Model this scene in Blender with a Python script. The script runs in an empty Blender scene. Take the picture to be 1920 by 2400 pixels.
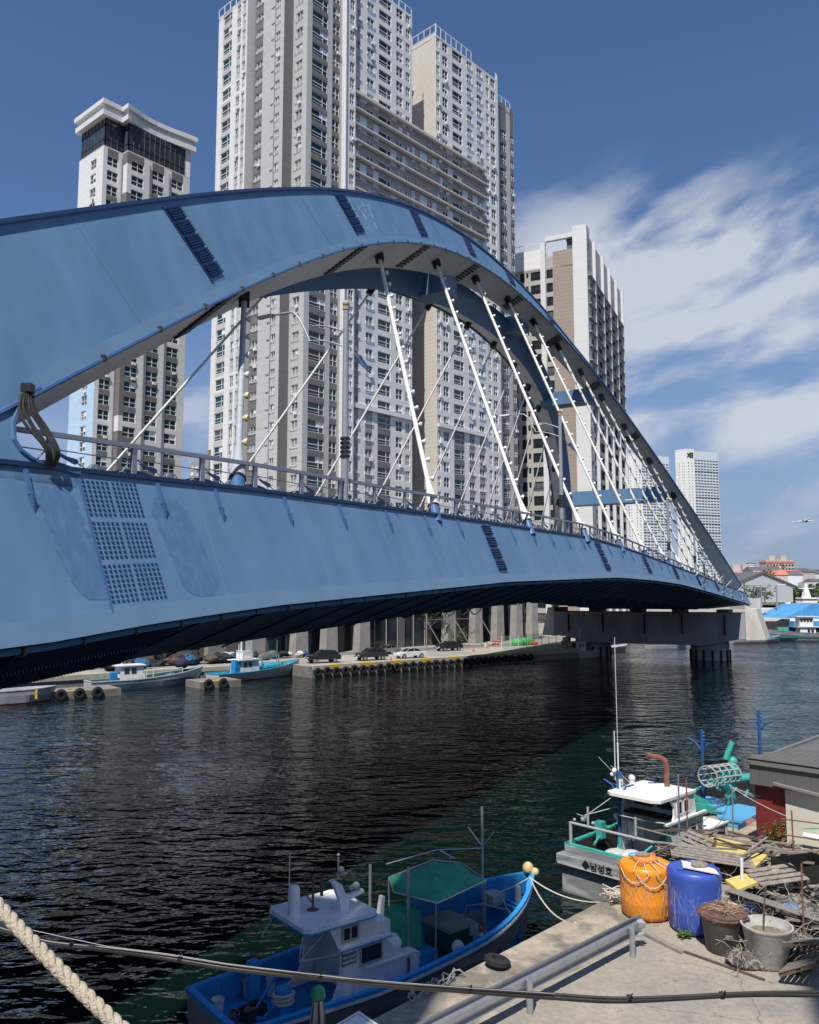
import bpy, bmesh, math, random
from mathutils import Vector, Matrix
random.seed(7)
scene = bpy.context.scene
# ---------------- camera, sky, sun, exposure ----------------
CAMH, FPX = 10.5, 1920.0
PITCH = math.atan(194/1920)
cd = bpy.data.cameras.new('Camera'); cam = bpy.data.objects.new('Camera', cd)
scene.collection.objects.link(cam)
cam.location = (0, 0, CAMH); cam.rotation_euler = (math.pi/2 + PITCH, 0, 0)
cd.sensor_fit = 'HORIZONTAL'; cd.sensor_width = 36.0; cd.lens = 36.0
cd.clip_start = 0.1; cd.clip_end = 9000
scene.camera = cam
scene.render.resolution_x = 819; scene.render.resolution_y = 1024
SUN_AZ = (-0.31, -0.95); SUN_EL = math.radians(58)
world = bpy.data.worlds.new("World"); scene.world = world; world.use_nodes = True
wn = world.node_tree.nodes; wl = world.node_tree.links
bg = wn['Background']; bg.inputs['Strength'].default_value = 0.088
sky = wn.new('ShaderNodeTexSky'); sky.sky_type = 'NISHITA'; sky.sun_disc = False
sky.sun_elevation = SUN_EL; sky.sun_rotation = math.atan2(SUN_AZ[0], SUN_AZ[1])
sky.air_density = 1.0; sky.dust_density = 0.25; sky.ozone_density = 5.0; sky.altitude = 0
def wnode(t, **k):
    n = wn.new(t)
    for a, b in k.items(): setattr(n, a, b)
    return n
def wmath(op, a, b=None, c=None):
    n = wn.new('ShaderNodeMath'); n.operation = op
    for i, v in enumerate((a, b, c)):
        if v is None: continue
        if isinstance(v, (int, float)): n.inputs[i].default_value = v
        else: wl.new(v, n.inputs[i])
    return n.outputs[0]
def wrange(v, a, b, c=0.0, d=1.0):
    n = wn.new('ShaderNodeMapRange'); n.interpolation_type = 'SMOOTHSTEP'
    wl.new(v, n.inputs[0])
    for i, q in enumerate((a, b, c, d)): n.inputs[i+1].default_value = q
    return n.outputs[0]
tc = wn.new('ShaderNodeTexCoord'); sep = wn.new('ShaderNodeSeparateXYZ')
wl.new(tc.outputs['Generated'], sep.inputs[0])
# bearing and height of a sky direction, in radians: clouds live on that dome
azr = wmath('ARCTAN2', sep.outputs[0], sep.outputs[1]); elr = wmath('ARCSINE', sep.outputs[2])
# streaks run up to the right: rotate (az, el), stretch along the streak
cu = wmath('ADD', wmath('MULTIPLY', azr, 0.96), wmath('MULTIPLY', elr, 0.27))
cv = wmath('SUBTRACT', wmath('MULTIPLY', elr, 0.96), wmath('MULTIPLY', azr, 0.27))
comb = wn.new('ShaderNodeCombineXYZ')
wl.new(wmath('MULTIPLY', cu, 2.8), comb.inputs[0]); wl.new(wmath('MULTIPLY', cv, 7.6), comb.inputs[1])
comb.inputs[2].default_value = 1.3
nz = wn.new('ShaderNodeTexNoise'); nz.inputs['Scale'].default_value = 1.6; nz.inputs['Detail'].default_value = 9
nz.inputs['Roughness'].default_value = 0.50; nz.inputs['Distortion'].default_value = 0.5
wl.new(comb.outputs[0], nz.inputs['Vector'])
nz2 = wn.new('ShaderNodeTexNoise'); nz2.inputs['Scale'].default_value = 5.5; nz2.inputs['Detail'].default_value = 6
wl.new(comb.outputs[0], nz2.inputs['Vector'])
dens = wmath('ADD', nz.outputs[0], wmath('MULTIPLY', wmath('SUBTRACT', nz2.outputs[0], 0.5), 0.22))
band = wmath('MULTIPLY', wrange(azr, 0.02, 0.20), wmath('MULTIPLY', wrange(elr, 0.07, 0.20), wrange(elr, 0.52, 0.39)))
low = wmath('MULTIPLY', wrange(elr, 0.0, 0.05), wrange(elr, 0.24, 0.10))
small = wmath('MULTIPLY', wmath('MULTIPLY', wrange(azr, -0.42, -0.30), wrange(azr, -0.20, -0.26)), wmath('MULTIPLY', wrange(elr, 0.04, 0.12), wrange(elr, 0.36, 0.24)))
cover = wmath('MAXIMUM', wmath('MULTIPLY', wrange(wmath('ADD', dens, wmath('MULTIPLY', band, 0.21)), 0.53, 0.80), band),
              wmath('MAXIMUM', wmath('MULTIPLY', wrange(dens, 0.46, 0.66), wmath('MULTIPLY', low, 0.34)), wmath('MULTIPLY', wrange(dens, 0.44, 0.60), wmath('MULTIPLY', small, 0.55))))
cover = wmath('MINIMUM', cover, 0.86)
mixc = wn.new('ShaderNodeMixRGB'); wl.new(cover, mixc.inputs[0])
hz = wn.new('ShaderNodeMixRGB'); wl.new(wrange(elr, 0.42, -0.02, 0.0, 0.92), hz.inputs[0]); wl.new(sky.outputs[0], hz.inputs[1]); hz.inputs[2].default_value = (2.9, 3.5, 4.5, 1)
tint = wn.new('ShaderNodeMixRGB'); tint.blend_type = 'MULTIPLY'; tint.inputs[0].default_value = 1.0; wl.new(hz.outputs[0], tint.inputs[1]); tint.inputs[2].default_value = (0.94, 1.02, 1.16, 1)
wl.new(tint.outputs[0], mixc.inputs[1])
mixc.inputs[2].default_value = (6.6, 7.0, 7.8, 1)
wl.new(mixc.outputs[0], bg.inputs[0])
sd = bpy.data.lights.new('Sun', 'SUN'); sun = bpy.data.objects.new('Sun', sd); scene.collection.objects.link(sun)
sd.energy = 5.0; sd.angle = math.radians(0.5); sd.color = (1.0, 0.945, 0.86)
ca = math.cos(SUN_EL)/math.hypot(*SUN_AZ)
SUNV = Vector((SUN_AZ[0]*ca, SUN_AZ[1]*ca, math.sin(SUN_EL)))
sun.rotation_euler = SUNV.to_track_quat('Z', 'Y').to_euler()
vs = scene.view_settings; vs.view_transform = 'Standard'; vs.look = 'None'; vs.exposure = 0.12; vs.gamma = 1
scene.cycles.max_bounces = 6; scene.cycles.caustics_reflective = False; scene.cycles.caustics_refractive = False
scene.cycles.use_denoising = True
# ---------------- helpers ----------------
COL = scene.collection
cP, sP = math.cos(PITCH), math.sin(PITCH)
def ray(x, y):
    v = y-1200.0
    return Vector(((x-960)/FPX, (FPX*cP+v*sP)/FPX, (FPX*sP-v*cP)/FPX))
CAMP = Vector((0, 0, CAMH))
def atz(x, y, z):                     # photo point whose height is known -> where it stands
    r = ray(x, y); return CAMP+r*((z-CAMH)/r.z)
def atY(x, y, Y):
    r = ray(x, y); return CAMP+r*(Y/r.y)
def ratio(x, y): r = ray(x, y); return r.x/r.y
def slope(y): r = ray(960, y); return r.z/r.y
def interp(x, xs, ys):
    if x <= xs[0]: return ys[0]
    for i in range(1, len(xs)):
        if x <= xs[i]:
            t = (x-xs[i-1])/(xs[i]-xs[i-1]); return ys[i-1]*(1-t)+ys[i]*t
    return ys[-1]
class MB:
    def __init__(s): s.v = []; s.f = []; s.m = []
    def add(s, vs, fs, mi=0):
        b = len(s.v); s.v += [tuple(v) for v in vs]; s.f += [tuple(b+i for i in f) for f in fs]; s.m += [mi]*len(fs)
        return s
    def quad(s, a, b, c, d, mi=0): return s.add([a, b, c, d], [(0, 1, 2, 3)], mi)
    def ob(s, o, ax, ay, az, mi=0):   # box from a corner and three edge vectors
        o = Vector(o); ax = Vector(ax); ay = Vector(ay); az = Vector(az)
        v = [o, o+ax, o+ax+ay, o+ay, o+az, o+ax+az, o+ax+ay+az, o+ay+az]
        return s.add(v, [(0, 3, 2, 1), (4, 5, 6, 7), (0, 1, 5, 4), (1, 2, 6, 5), (2, 3, 7, 6), (3, 0, 4, 7)], mi)
    def box(s, x0, x1, y0, y1, z0, z1, mi=0): return s.ob((x0, y0, z0), (x1-x0, 0, 0), (0, y1-y0, 0), (0, 0, z1-z0), mi)
    def bar(s, a, b, w, h=None, mi=0, up=(0, 0, 1)):
        a = Vector(a); b = Vector(b); h = h or w; d = (b-a)
        if d.length < 1e-6: return s
        u = Vector(up); sd_ = d.cross(u)
        if sd_.length < 1e-5: sd_ = d.cross(Vector((1, 0, 0)))
        sd_.normalize(); u2 = sd_.cross(d).normalized()
        return s.ob(a-sd_*w/2-u2*h/2, sd_*w, u2*h, d, mi)
    def tube(s, pts, r, n=8, mi=0, cap=True):
        pts = [Vector(p) for p in pts]; rs = r if isinstance(r, (list, tuple)) else [r]*len(pts)
        rings = []; prev = None
        for i, p in enumerate(pts):
            d = (pts[min(i+1, len(pts)-1)]-pts[max(i-1, 0)])
            if d.length < 1e-7: d = Vector((0, 0, 1))
            d.normalize()
            if prev is None:
                q = Vector((0, 0, 1)) if abs(d.z) < 0.9 else Vector((1, 0, 0)); e1 = d.cross(q).normalized()
            else: e1 = (prev-d*prev.dot(d)).normalized()
            prev = e1; e2 = d.cross(e1)
            rings.append([p+(e1*math.cos(2*math.pi*k/n)+e2*math.sin(2*math.pi*k/n))*rs[i] for k in range(n)])
        vs = [v for R in rings for v in R]; fs = []
        for i in range(len(rings)-1):
            for k in range(n):
                fs.append((i*n+k, i*n+(k+1) % n, (i+1)*n+(k+1) % n, (i+1)*n+k))
        if cap: fs.append(tuple(range(n-1, -1, -1))); fs.append(tuple((len(rings)-1)*n+k for k in range(n)))
        return s.add(vs, fs, mi)
    def lathe(s, prof, c=(0, 0, 0), n=24, mi=0, axis=None, wob=None):
        c = Vector(c); az = Vector(axis).normalized() if axis else Vector((0, 0, 1))
        q = Vector((1, 0, 0)) if abs(az.x) < 0.9 else Vector((0, 1, 0)); e1 = az.cross(q).normalized(); e2 = az.cross(e1)
        vs = []; fs = []
        for i, (r, z) in enumerate(prof):
            for k in range(n):
                a = 2*math.pi*k/n; rr = r*(wob(a, z) if wob else 1)
                vs.append(c+az*z+(e1*math.cos(a)+e2*math.sin(a))*rr)
        for i in range(len(prof)-1):
            for k in range(n): fs.append((i*n+k, i*n+(k+1) % n, (i+1)*n+(k+1) % n, (i+1)*n+k))
        return s.add(vs, fs, mi)
    def sphere(s, c, r, mi=0, n=10, sc=(1, 1, 1)):
        prof = [(math.sin(math.pi*i/8), -math.cos(math.pi*i/8)) for i in range(9)]
        vs = []; fs = []; c = Vector(c)
        for (q, z) in prof:
            for k in range(n):
                a = 2*math.pi*k/n; vs.append((c.x+q*math.cos(a)*r*sc[0], c.y+q*math.sin(a)*r*sc[1], c.z+z*r*sc[2]))
        for i in range(8):
            for k in range(n): fs.append((i*n+k, i*n+(k+1) % n, (i+1)*n+(k+1) % n, (i+1)*n+k))
        return s.add(vs, fs, mi)
    def prism(s, poly, z0, z1, mi=0, mit=None):   # plan polygon (counter-clockwise) extruded upwards
        n = len(poly); vs = [(p[0], p[1], z0) for p in poly]+[(p[0], p[1], z1) for p in poly]
        s.add(vs, [(i, (i+1) % n, n+(i+1) % n, n+i) for i in range(n)], mi)
        s.add(vs, [tuple(range(n-1, -1, -1)), tuple(range(n, 2*n))], mi if mit is None else mit); return s
    def slab(s, poly, nrm, mi=0):                 # any planar polygon given thickness nrm
        n = len(poly); nv = Vector(nrm); vs = [Vector(p) for p in poly]; vs = vs+[v+nv for v in vs]
        return s.add(vs, [(i, (i+1) % n, n+(i+1) % n, n+i) for i in range(n)]+[tuple(range(n-1, -1, -1)), tuple(range(n, 2*n))], mi)
    def loft(s, rings, mi=0, close=True, caps=True):
        n = len(rings[0]); vs = [v for R in rings for v in R]; fs = []
        for i in range(len(rings)-1):
            for k in range(n if close else n-1): fs.append((i*n+k, i*n+(k+1) % n, (i+1)*n+(k+1) % n, (i+1)*n+k))
        if caps: fs += [tuple(range(n-1, -1, -1)), tuple((len(rings)-1)*n+k for k in range(n))]
        return s.add(vs, fs, mi)
    def mesh(s, name, mats, smooth=None, fix=True):
        me = bpy.data.meshes.new(name); me.from_pydata(s.v, [], s.f)
        for m in (mats if isinstance(mats, (list, tuple)) else [mats]): me.materials.append(m)
        me.polygons.foreach_set('material_index', s.m); me.update()
        if fix:
            b = bmesh.new(); b.from_mesh(me); bmesh.ops.recalc_face_normals(b, faces=b.faces); b.to_mesh(me); b.free()
        if smooth:
            me.polygons.foreach_set('use_smooth', [True]*len(me.polygons)); me.set_sharp_from_angle(angle=math.radians(smooth))
        return me
    def build(s, name, mats, parent=None, smooth=None, fix=True):
        o = bpy.data.objects.new(name, s.mesh(name, mats, smooth, fix)); COL.objects.link(o)
        if parent: o.parent = parent
        return o
def tag(o, label=None, cat=None, group=None, kind=None):
    if label: o['label'] = label
    if cat: o['category'] = cat
    if group: o['group'] = group
    if kind: o['kind'] = kind
    return o
def empty(name, loc=(0, 0, 0), rz=0, label=None, cat=None, group=None):
    o = bpy.data.objects.new(name, None); COL.objects.link(o); o.location = loc; o.rotation_euler = (0, 0, rz)
    o.empty_display_size = 0.5
    return tag(o, label, cat, group)
def inst(me, name, parent, mtx=None):
    o = bpy.data.objects.new(name, me); COL.objects.link(o); o.parent = parent
    if mtx is not None: o.matrix_local = mtx
    return o
def copy_tree(o, parent=None, loc=None, rz=None, label=None):
    c = o.copy(); COL.objects.link(c); c.parent = parent
    if loc is not None: c.location = loc
    if rz is not None: c.rotation_euler = (0, 0, rz)
    if label: c['label'] = label
    for ch in list(o.children): copy_tree(ch, c)
    return c
def sag(a, b, d, n=12):
    a = Vector(a); b = Vector(b)
    return [a.lerp(b, i/n)-Vector((0, 0, d*4*(i/n)*(1-i/n))) for i in range(n+1)]
# ---------------- materials ----------------
def mat(name, col, rough=0.6, metal=0.0, var=0.0, vscale=1.0, bump=0.0, bscale=20.0, joints=None, col2=None, mixs=None, mixt=(0.5, 0.6),
        stretch=None, rand=None, emit=None, spec=0.5, coat=0.0, joints_x=None):
    m = bpy.data.materials.new(name); m.use_nodes = True; n = m.node_tree.nodes; l = m.node_tree.links
    b = n['Principled BSDF']; b.inputs['Roughness'].default_value = rough; b.inputs['Metallic'].default_value = metal
    b.inputs['Specular IOR Level'].default_value = spec; b.inputs['Coat Weight'].default_value = coat
    b.inputs['Base Color'].default_value = (*col, 1)
    cur = None
    t = n.new('ShaderNodeTexCoord'); vec = t.outputs['Object']
    def nz_(scale, detail=5, st=None):
        q = n.new('ShaderNodeTexNoise'); q.inputs['Scale'].default_value = scale; q.inputs['Detail'].default_value = detail
        if st:
            mp = n.new('ShaderNodeMapping'); mp.inputs['Scale'].default_value = st; l.new(vec, mp.inputs[0]); l.new(mp.outputs[0], q.inputs['Vector'])
        else: l.new(vec, q.inputs['Vector'])
        return q.outputs[0]
    def rng(v, a, b_, c, d):
        q = n.new('ShaderNodeMapRange'); l.new(v, q.inputs[0])
        for i, w in enumerate((a, b_, c, d)): q.inputs[i+1].default_value = w
        return q.outputs[0]
    def mixn(fac, a, b_, mode='MIX'):
        q = n.new('ShaderNodeMixRGB'); q.blend_type = mode
        for i, v in enumerate((fac, a, b_)):
            if isinstance(v, (int, float)): q.inputs[i].default_value = v
            elif isinstance(v, tuple): q.inputs[i].default_value = (*v, 1)
            else: l.new(v, q.inputs[i])
        return q.outputs[0]
    cur = col
    if col2: cur = mixn(rng(nz_(mixs or vscale, 8, stretch), mixt[0], mixt[1], 0, 1), cur, col2)
    if rand:
        oi = n.new('ShaderNodeObjectInfo'); cur = mixn(rng(oi.outputs['Random'], rand[1], rand[2], 0, 1), cur, rand[0])
    if var: 
        s_ = rng(nz_(vscale, 6, stretch), 0.25, 0.75, 1-var, 1+var); g = n.new('ShaderNodeCombineXYZ')
        for i in range(3): l.new(s_, g.inputs[i])
        cur = mixn(1.0, cur, g.outputs[0], 'MULTIPLY')
    if joints or joints_x:
        sp = n.new('ShaderNodeSeparateXYZ'); l.new(vec, sp.inputs[0])
        for out, jj in ((2, joints), (None, joints_x)):
            if not jj: continue
            src = sp.outputs[out] if out is not None else sp.outputs[0]
            d = n.new('ShaderNodeMath'); d.operation = 'DIVIDE'; l.new(src, d.inputs[0]); d.inputs[1].default_value = jj[0]
            fr = n.new('ShaderNodeMath'); fr.operation = 'FRACT'; l.new(d.outputs[0], fr.inputs[0])
            lt = n.new('ShaderNodeMath'); lt.operation = 'LESS_THAN'; l.new(fr.outputs[0], lt.inputs[0]); lt.inputs[1].default_value = jj[1]
            k = n.new('ShaderNodeMath'); k.operation = 'MULTIPLY'; l.new(lt.outputs[0], k.inputs[0]); k.inputs[1].default_value = jj[2]
            cur = mixn(k.outputs[0], cur, (0.02, 0.02, 0.02))
    if not isinstance(cur, tuple): l.new(cur, b.inputs['Base Color'])
    if bump:
        bp = n.new('ShaderNodeBump'); bp.inputs['Strength'].default_value = bump; bp.inputs['Distance'].default_value = 0.05
        l.new(nz_(bscale, 6), bp.inputs['Height']); l.new(bp.outputs[0], b.inputs['Normal'])
    if emit: b.inputs['Emission Color'].default_value = (*emit, 1); b.inputs['Emission Strength'].default_value = 1
    return m
M = {}
M['white'] = mat('white_panel', (0.72, 0.71, 0.69), 0.55, var=0.05, vscale=0.15, joints=(1.52, 0.035, 0.3))
M['bluish'] = mat('pale_blue_panel', (0.56, 0.62, 0.71), 0.55, var=0.04, vscale=0.15, joints=(1.52, 0.035, 0.3))
M['cream'] = mat('cream_panel', (0.62, 0.575, 0.51), 0.6, var=0.06, vscale=0.3, joints=(0.76, 0.10, 0.28))
M['lgrey'] = mat('light_grey_panel', (0.50, 0.49, 0.475), 0.6, var=0.05, vscale=0.2, joints=(1.52, 0.035, 0.3))
M['grey'] = mat('grey_panel', (0.30, 0.28, 0.275), 0.6, var=0.06, vscale=0.2, joints=(1.52, 0.03, 0.25))
M['taupe'] = mat('taupe_panel', (0.17, 0.16, 0.155), 0.6, var=0.08, vscale=0.2, joints=(1.52, 0.035, 0.35))
M['dgrey'] = mat('dark_grey_panel', (0.12, 0.12, 0.13), 0.6, var=0.1, vscale=0.2, joints=(1.52, 0.03, 0.3))
M['ledge'] = mat('pale_ledge', (0.55, 0.53, 0.50), 0.6, var=0.05)
M['brown'] = mat('brown_cladding', (0.33, 0.27, 0.22), 0.55, var=0.06, vscale=0.2, joints=(0.9, 0.10, 0.3))
M['skyblue'] = mat('sky_blue_panel', (0.45, 0.60, 0.75), 0.6, var=0.05, joints=(1.52, 0.035, 0.3))
M['frame'] = mat('window_frame', (0.72, 0.73, 0.74), 0.45)
M['gteal'] = mat('teal_glass', (0.012, 0.055, 0.060), 0.06, var=0.35, vscale=0.9, rand=((0.05, 0.075, 0.08), 0.45, 0.9), spec=0.5)
M['gdark'] = mat('dark_glass', (0.020, 0.026, 0.032), 0.07, var=0.4, vscale=1.2, rand=((0.10, 0.11, 0.12), 0.4, 0.95), spec=0.5)
M['gcur'] = mat('curtained_glass', (0.09, 0.10, 0.11), 0.15, var=0.4, vscale=1.5, rand=((0.28, 0.28, 0.28), 0.3, 0.95), spec=0.5)
M['black'] = mat('black', (0.012, 0.012, 0.013), 0.5)
M['steel'] = mat('galvanised_steel', (0.48, 0.50, 0.53), 0.42, 0.75, var=0.12, vscale=6, bump=0.05)
M['pipe'] = mat('grey_pipe', (0.30, 0.32, 0.35), 0.5, 0.15, var=0.1)
M['rail'] = mat('grey_railing_paint', (0.30, 0.32, 0.37), 0.5, 0.1, var=0.08)
M['blue'] = mat('blue_bridge_paint', (0.098, 0.195, 0.335), 0.50, var=0.12, vscale=0.9, stretch=(1, 1, 0.12), col2=(0.118, 0.215, 0.35), mixs=0.3, mixt=(0.40, 0.70), bump=0.02, bscale=1.5, spec=0.35)
M['blue2'] = mat('blue_bridge_trim', (0.055, 0.13, 0.28), 0.45, var=0.1, vscale=1, spec=0.4)
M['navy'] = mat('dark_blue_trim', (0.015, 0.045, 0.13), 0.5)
M['lipblue'] = mat('pale_blue_flange', (0.125, 0.22, 0.34), 0.5, var=0.08, vscale=0.8)
M['soffit'] = mat('light_grey_soffit_paint', (0.62, 0.61, 0.62), 0.6, var=0.12, vscale=0.5)
M['rubpatch'] = mat('repainted_blue_patch', (0.074, 0.158, 0.295), 0.55, var=0.10, vscale=7, col2=(0.094,0.185,0.325), mixs=4.5, mixt=(0.42,0.68), stretch=(1, 1, .35))
M['hang'] = mat('white_hanger_pipe', (0.74, 0.73, 0.70), 0.4, var=0.08, vscale=2)
M['asph'] = mat('asphalt', (0.05, 0.05, 0.052), 0.9, var=0.2, vscale=1, bump=0.2, bscale=30)
M['conc'] = mat('weathered_concrete', (0.30, 0.29, 0.27), 0.85, var=0.18, vscale=0.8, bump=0.3, bscale=8)
M['concd'] = mat('stained_pier_concrete', (0.33, 0.335, 0.35), 0.85, var=0.22, vscale=0.5, stretch=(1, 1, 0.25), bump=0.15, bscale=5)
M['concw'] = mat('pale_concrete', (0.55, 0.53, 0.49), 0.85, var=0.15, vscale=1, stretch=(1, 1, 0.2))
M['rubber'] = mat('tyre_rubber', (0.018, 0.018, 0.02), 0.8, var=0.3, vscale=4)
M['yellow'] = mat('yellow_paint', (0.62, 0.42, 0.05), 0.6, var=0.15, vscale=3)
M['red'] = mat('red_antifouling', (0.28, 0.045, 0.04), 0.7, var=0.2, vscale=2)
M['finial_m'] = mat('tan_finial', (.42, .34, .22), .6)
# ---------------- setting: water, ground, quays ----------------
def mk_water():
    m = bpy.data.materials.new('harbour_water'); m.use_nodes = True; n = m.node_tree.nodes; l = m.node_tree.links
    b = n['Principled BSDF']; b.inputs['Base Color'].default_value = (0.0028, 0.0095, 0.0085, 1); b.inputs['Roughness'].default_value = 0.04
    b.inputs['IOR'].default_value = 1.40
    t = n.new('ShaderNodeTexCoord'); prev = None
    # three wave sizes, all crossing the channel; the small ones ride on the large ones
    for sc, st, dist, det in ((0.40, (1.0, 2.0, 1), 0.42, 2), (1.2, (1.0, 1.8, 1), 0.16, 2), (4.2, (1, 1.5, 1), 0.018, 2)):
        mp = n.new('ShaderNodeMapping'); mp.inputs['Scale'].default_value = st; mp.inputs['Rotation'].default_value = (0, 0, 0.18)
        l.new(t.outputs['Object'], mp.inputs[0])
        q = n.new('ShaderNodeTexNoise'); q.inputs['Scale'].default_value = sc; q.inputs['Detail'].default_value = det
        q.inputs['Roughness'].default_value = 0.45; q.inputs['Distortion'].default_value = 0.35
        l.new(mp.outputs[0], q.inputs['Vector'])
        bp = n.new('ShaderNodeBump'); bp.inputs['Strength'].default_value = 1.0; bp.inputs['Distance'].default_value = dist
        # gusts: calm and ruffled patches tens of metres across
        gu_ = n.new('ShaderNodeTexNoise'); gu_.inputs['Scale'].default_value = .045 if sc < 1 else .09; gu_.inputs['Detail'].default_value = 2; l.new(t.outputs['Object'], gu_.inputs['Vector'])
        gr_ = n.new('ShaderNodeMapRange'); gr_.inputs[1].default_value = .35; gr_.inputs[2].default_value = .65; gr_.inputs[3].default_value = .35; gr_.inputs[4].default_value = 1.25; l.new(gu_.outputs[0], gr_.inputs[0])
        ml_ = n.new('ShaderNodeMath'); ml_.operation = 'MULTIPLY'; l.new(q.outputs[0], ml_.inputs[0]); l.new(gr_.outputs[0], ml_.inputs[1]); l.new(ml_.outputs[0], bp.inputs['Height'])
        if prev: l.new(prev, bp.inputs['Normal'])
        prev = bp.outputs[0]
    l.new(prev, b.inputs['Normal'])
    return m
M['water'] = mk_water()
w = MB(); w.quad((-1500, -400, 0), (2500, -400, 0), (2500, 4000, 0), (-1500, 4000, 0))
tag(w.build('water', M['water']), kind='structure')
QD = Vector((0.772, 0.636, 0)); QA = Vector((-11.9, 105.4, 0))
def Q(t, back=0.0, z=0.0): return (QA.x+QD.x*t-QD.y*back, QA.y+QD.y*t+QD.x*back, z)
# far bank: quay edge runs up to the bridge pier, turns back, then the market shore crosses on the right
bank = [Q(-260, 7)[:2], Q(-.5, 7)[:2], Q(-.5)[:2], Q(52)[:2], (52, 196), (75, 205), (190, 215), (420, 230), (2500, 420), (2500, 4000), (-1500, 4000), (-1500, -150)]
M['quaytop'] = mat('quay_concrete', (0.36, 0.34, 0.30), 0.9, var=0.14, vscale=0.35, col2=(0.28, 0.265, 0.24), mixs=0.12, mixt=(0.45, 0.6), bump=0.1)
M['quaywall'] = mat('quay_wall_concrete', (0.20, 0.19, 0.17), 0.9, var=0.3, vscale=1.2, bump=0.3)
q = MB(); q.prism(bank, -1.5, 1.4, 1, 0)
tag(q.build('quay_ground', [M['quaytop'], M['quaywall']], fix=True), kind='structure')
rd = MB(); rd.quad(Q(-240, 14, 1.404), Q(60, 14, 1.404), Q(60, 20, 1.404), Q(-240, 20, 1.404))
tag(rd.build('quay_road', mat('quay_road_asphalt', (0.17, 0.165, 0.16), 0.9, var=0.12, vscale=0.5)), kind='structure')
# near dock
DD = Vector((0.69, 0.724, 0)).normalized(); DA = Vector((3.51, 20.8, 0)); DN = Vector((DD.y, -DD.x, 0))
def Dk(t, back=0.0, z=2.5): p = DA+DD*t+DN*back; return (p.x, p.y, z)
dpoly = [Dk(-60)[:2], Dk(4.2)[:2], Dk(9.5)[:2], Dk(40)[:2], Dk(40, 60)[:2], Dk(-60, 60)[:2]][::-1]
def mk_dock():
    m = mat('dock_concrete', (0.335, 0.30, 0.25), 0.92, var=0.17, vscale=9.0, col2=(0.25, 0.235, 0.21), mixs=0.55, mixt=(0.42, 0.66), bump=0.35, bscale=26)
    n = m.node_tree.nodes; l = m.node_tree.links; b = n['Principled BSDF']; src = b.inputs['Base Color'].links[0].from_socket
    t = n.new('ShaderNodeTexCoord'); ns = n.new('ShaderNodeTexNoise'); ns.inputs['Scale'].default_value = 1.6; ns.inputs['Detail'].default_value = 6; l.new(t.outputs['Object'], ns.inputs['Vector'])
    mp = n.new('ShaderNodeMixRGB'); mp.inputs[0].default_value = .35; l.new(t.outputs['Object'], mp.inputs[1]); l.new(ns.outputs['Color'], mp.inputs[2])
    v = n.new('ShaderNodeTexVoronoi'); v.feature = 'DISTANCE_TO_EDGE'; v.inputs['Scale'].default_value = .42; l.new(mp.outputs[0], v.inputs['Vector'])
    r = n.new('ShaderNodeMapRange'); r.inputs[1].default_value = .0; r.inputs[2].default_value = .006; r.inputs[3].default_value = .62; r.inputs[4].default_value = 0; l.new(v.outputs[0], r.inputs[0])
    k = n.new('ShaderNodeMixRGB'); l.new(r.outputs[0], k.inputs[0]); l.new(src, k.inputs[1]); k.inputs[2].default_value = (.07, .06, .05, 1)
    # oil drips and damp spots
    ns2 = n.new('ShaderNodeTexNoise'); ns2.inputs['Scale'].default_value = 3.1; ns2.inputs['Detail'].default_value = 3; l.new(t.outputs['Object'], ns2.inputs['Vector'])
    r2 = n.new('ShaderNodeMapRange'); r2.inputs[1].default_value = .66; r2.inputs[2].default_value = .74; r2.inputs[3].default_value = 0; r2.inputs[4].default_value = .55; l.new(ns2.outputs[0], r2.inputs[0])
    k2 = n.new('ShaderNodeMixRGB'); l.new(r2.outputs[0], k2.inputs[0]); l.new(k.outputs[0], k2.inputs[1]); k2.inputs[2].default_value = (.10, .09, .075, 1); l.new(k2.outputs[0], b.inputs['Base Color'])
    return m
M['dock'] = mk_dock()
M['dockedge'] = mat('dock_edge_stone', (0.37, 0.32, 0.25), 0.95, var=0.28, vscale=3.5, col2=(0.20, 0.18, 0.15), mixs=1.3, mixt=(0.48, 0.6), bump=0.6, bscale=14)
d = MB()
d.prism(dpoly, -1.5, 2.5, 1, 0); tag(d.build('dock_ground', [M['dock'], M['dockedge']]), kind='structure')
# paler edge band, broken line of old cope stones
e = MB(); rnd = random.Random(3); NE = 70; inner = []
for i in range(NE+1):
    t = -24+i*0.75; inner.append((t, 1.55+0.12*math.sin(i*1.3)+rnd.uniform(-.06, .06)))
for i in range(NE):
    t0, b0 = inner[i]; t1, b1 = inner[i+1]
    e.quad(Dk(t0, 0.0, 2.504), Dk(t0, b0, 2.504), Dk(t1, b1, 2.504), Dk(t1, 0.0, 2.504))
tag(e.build('dock_edge', M['dockedge']), kind='structure')
# grit and pebbles scattered on the dock, more along the cope
g = MB(); rnd = random.Random(11)
for i in range(1500):
    t = rnd.uniform(-14, 6); bk = rnd.choice((rnd.uniform(0.05, 2.0), rnd.uniform(0, 9))); p = Vector(Dk(t, bk)); r = rnd.uniform(.006, .03)
    vs_ = [p+Vector((rnd.uniform(-r, r), rnd.uniform(-r, r), 0)) for _ in range(4)]
    a = [p+Vector((-r, -r*.7, 0)), p+Vector((r, -r*.5, 0)), p+Vector((r*.6, r, 0)), p+Vector((-r*.8, r*.7, 0)), p+Vector((0, 0, r*1.1))]
    g.add(a, [(0, 1, 4), (1, 2, 4), (2, 3, 4), (3, 0, 4)])
tag(g.build('gravel', mat('grit', (0.30, 0.27, 0.23), 0.95, var=0.4, vscale=12)), 'loose grit and pebbles scattered over the near dock', None, None, 'stuff')
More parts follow.
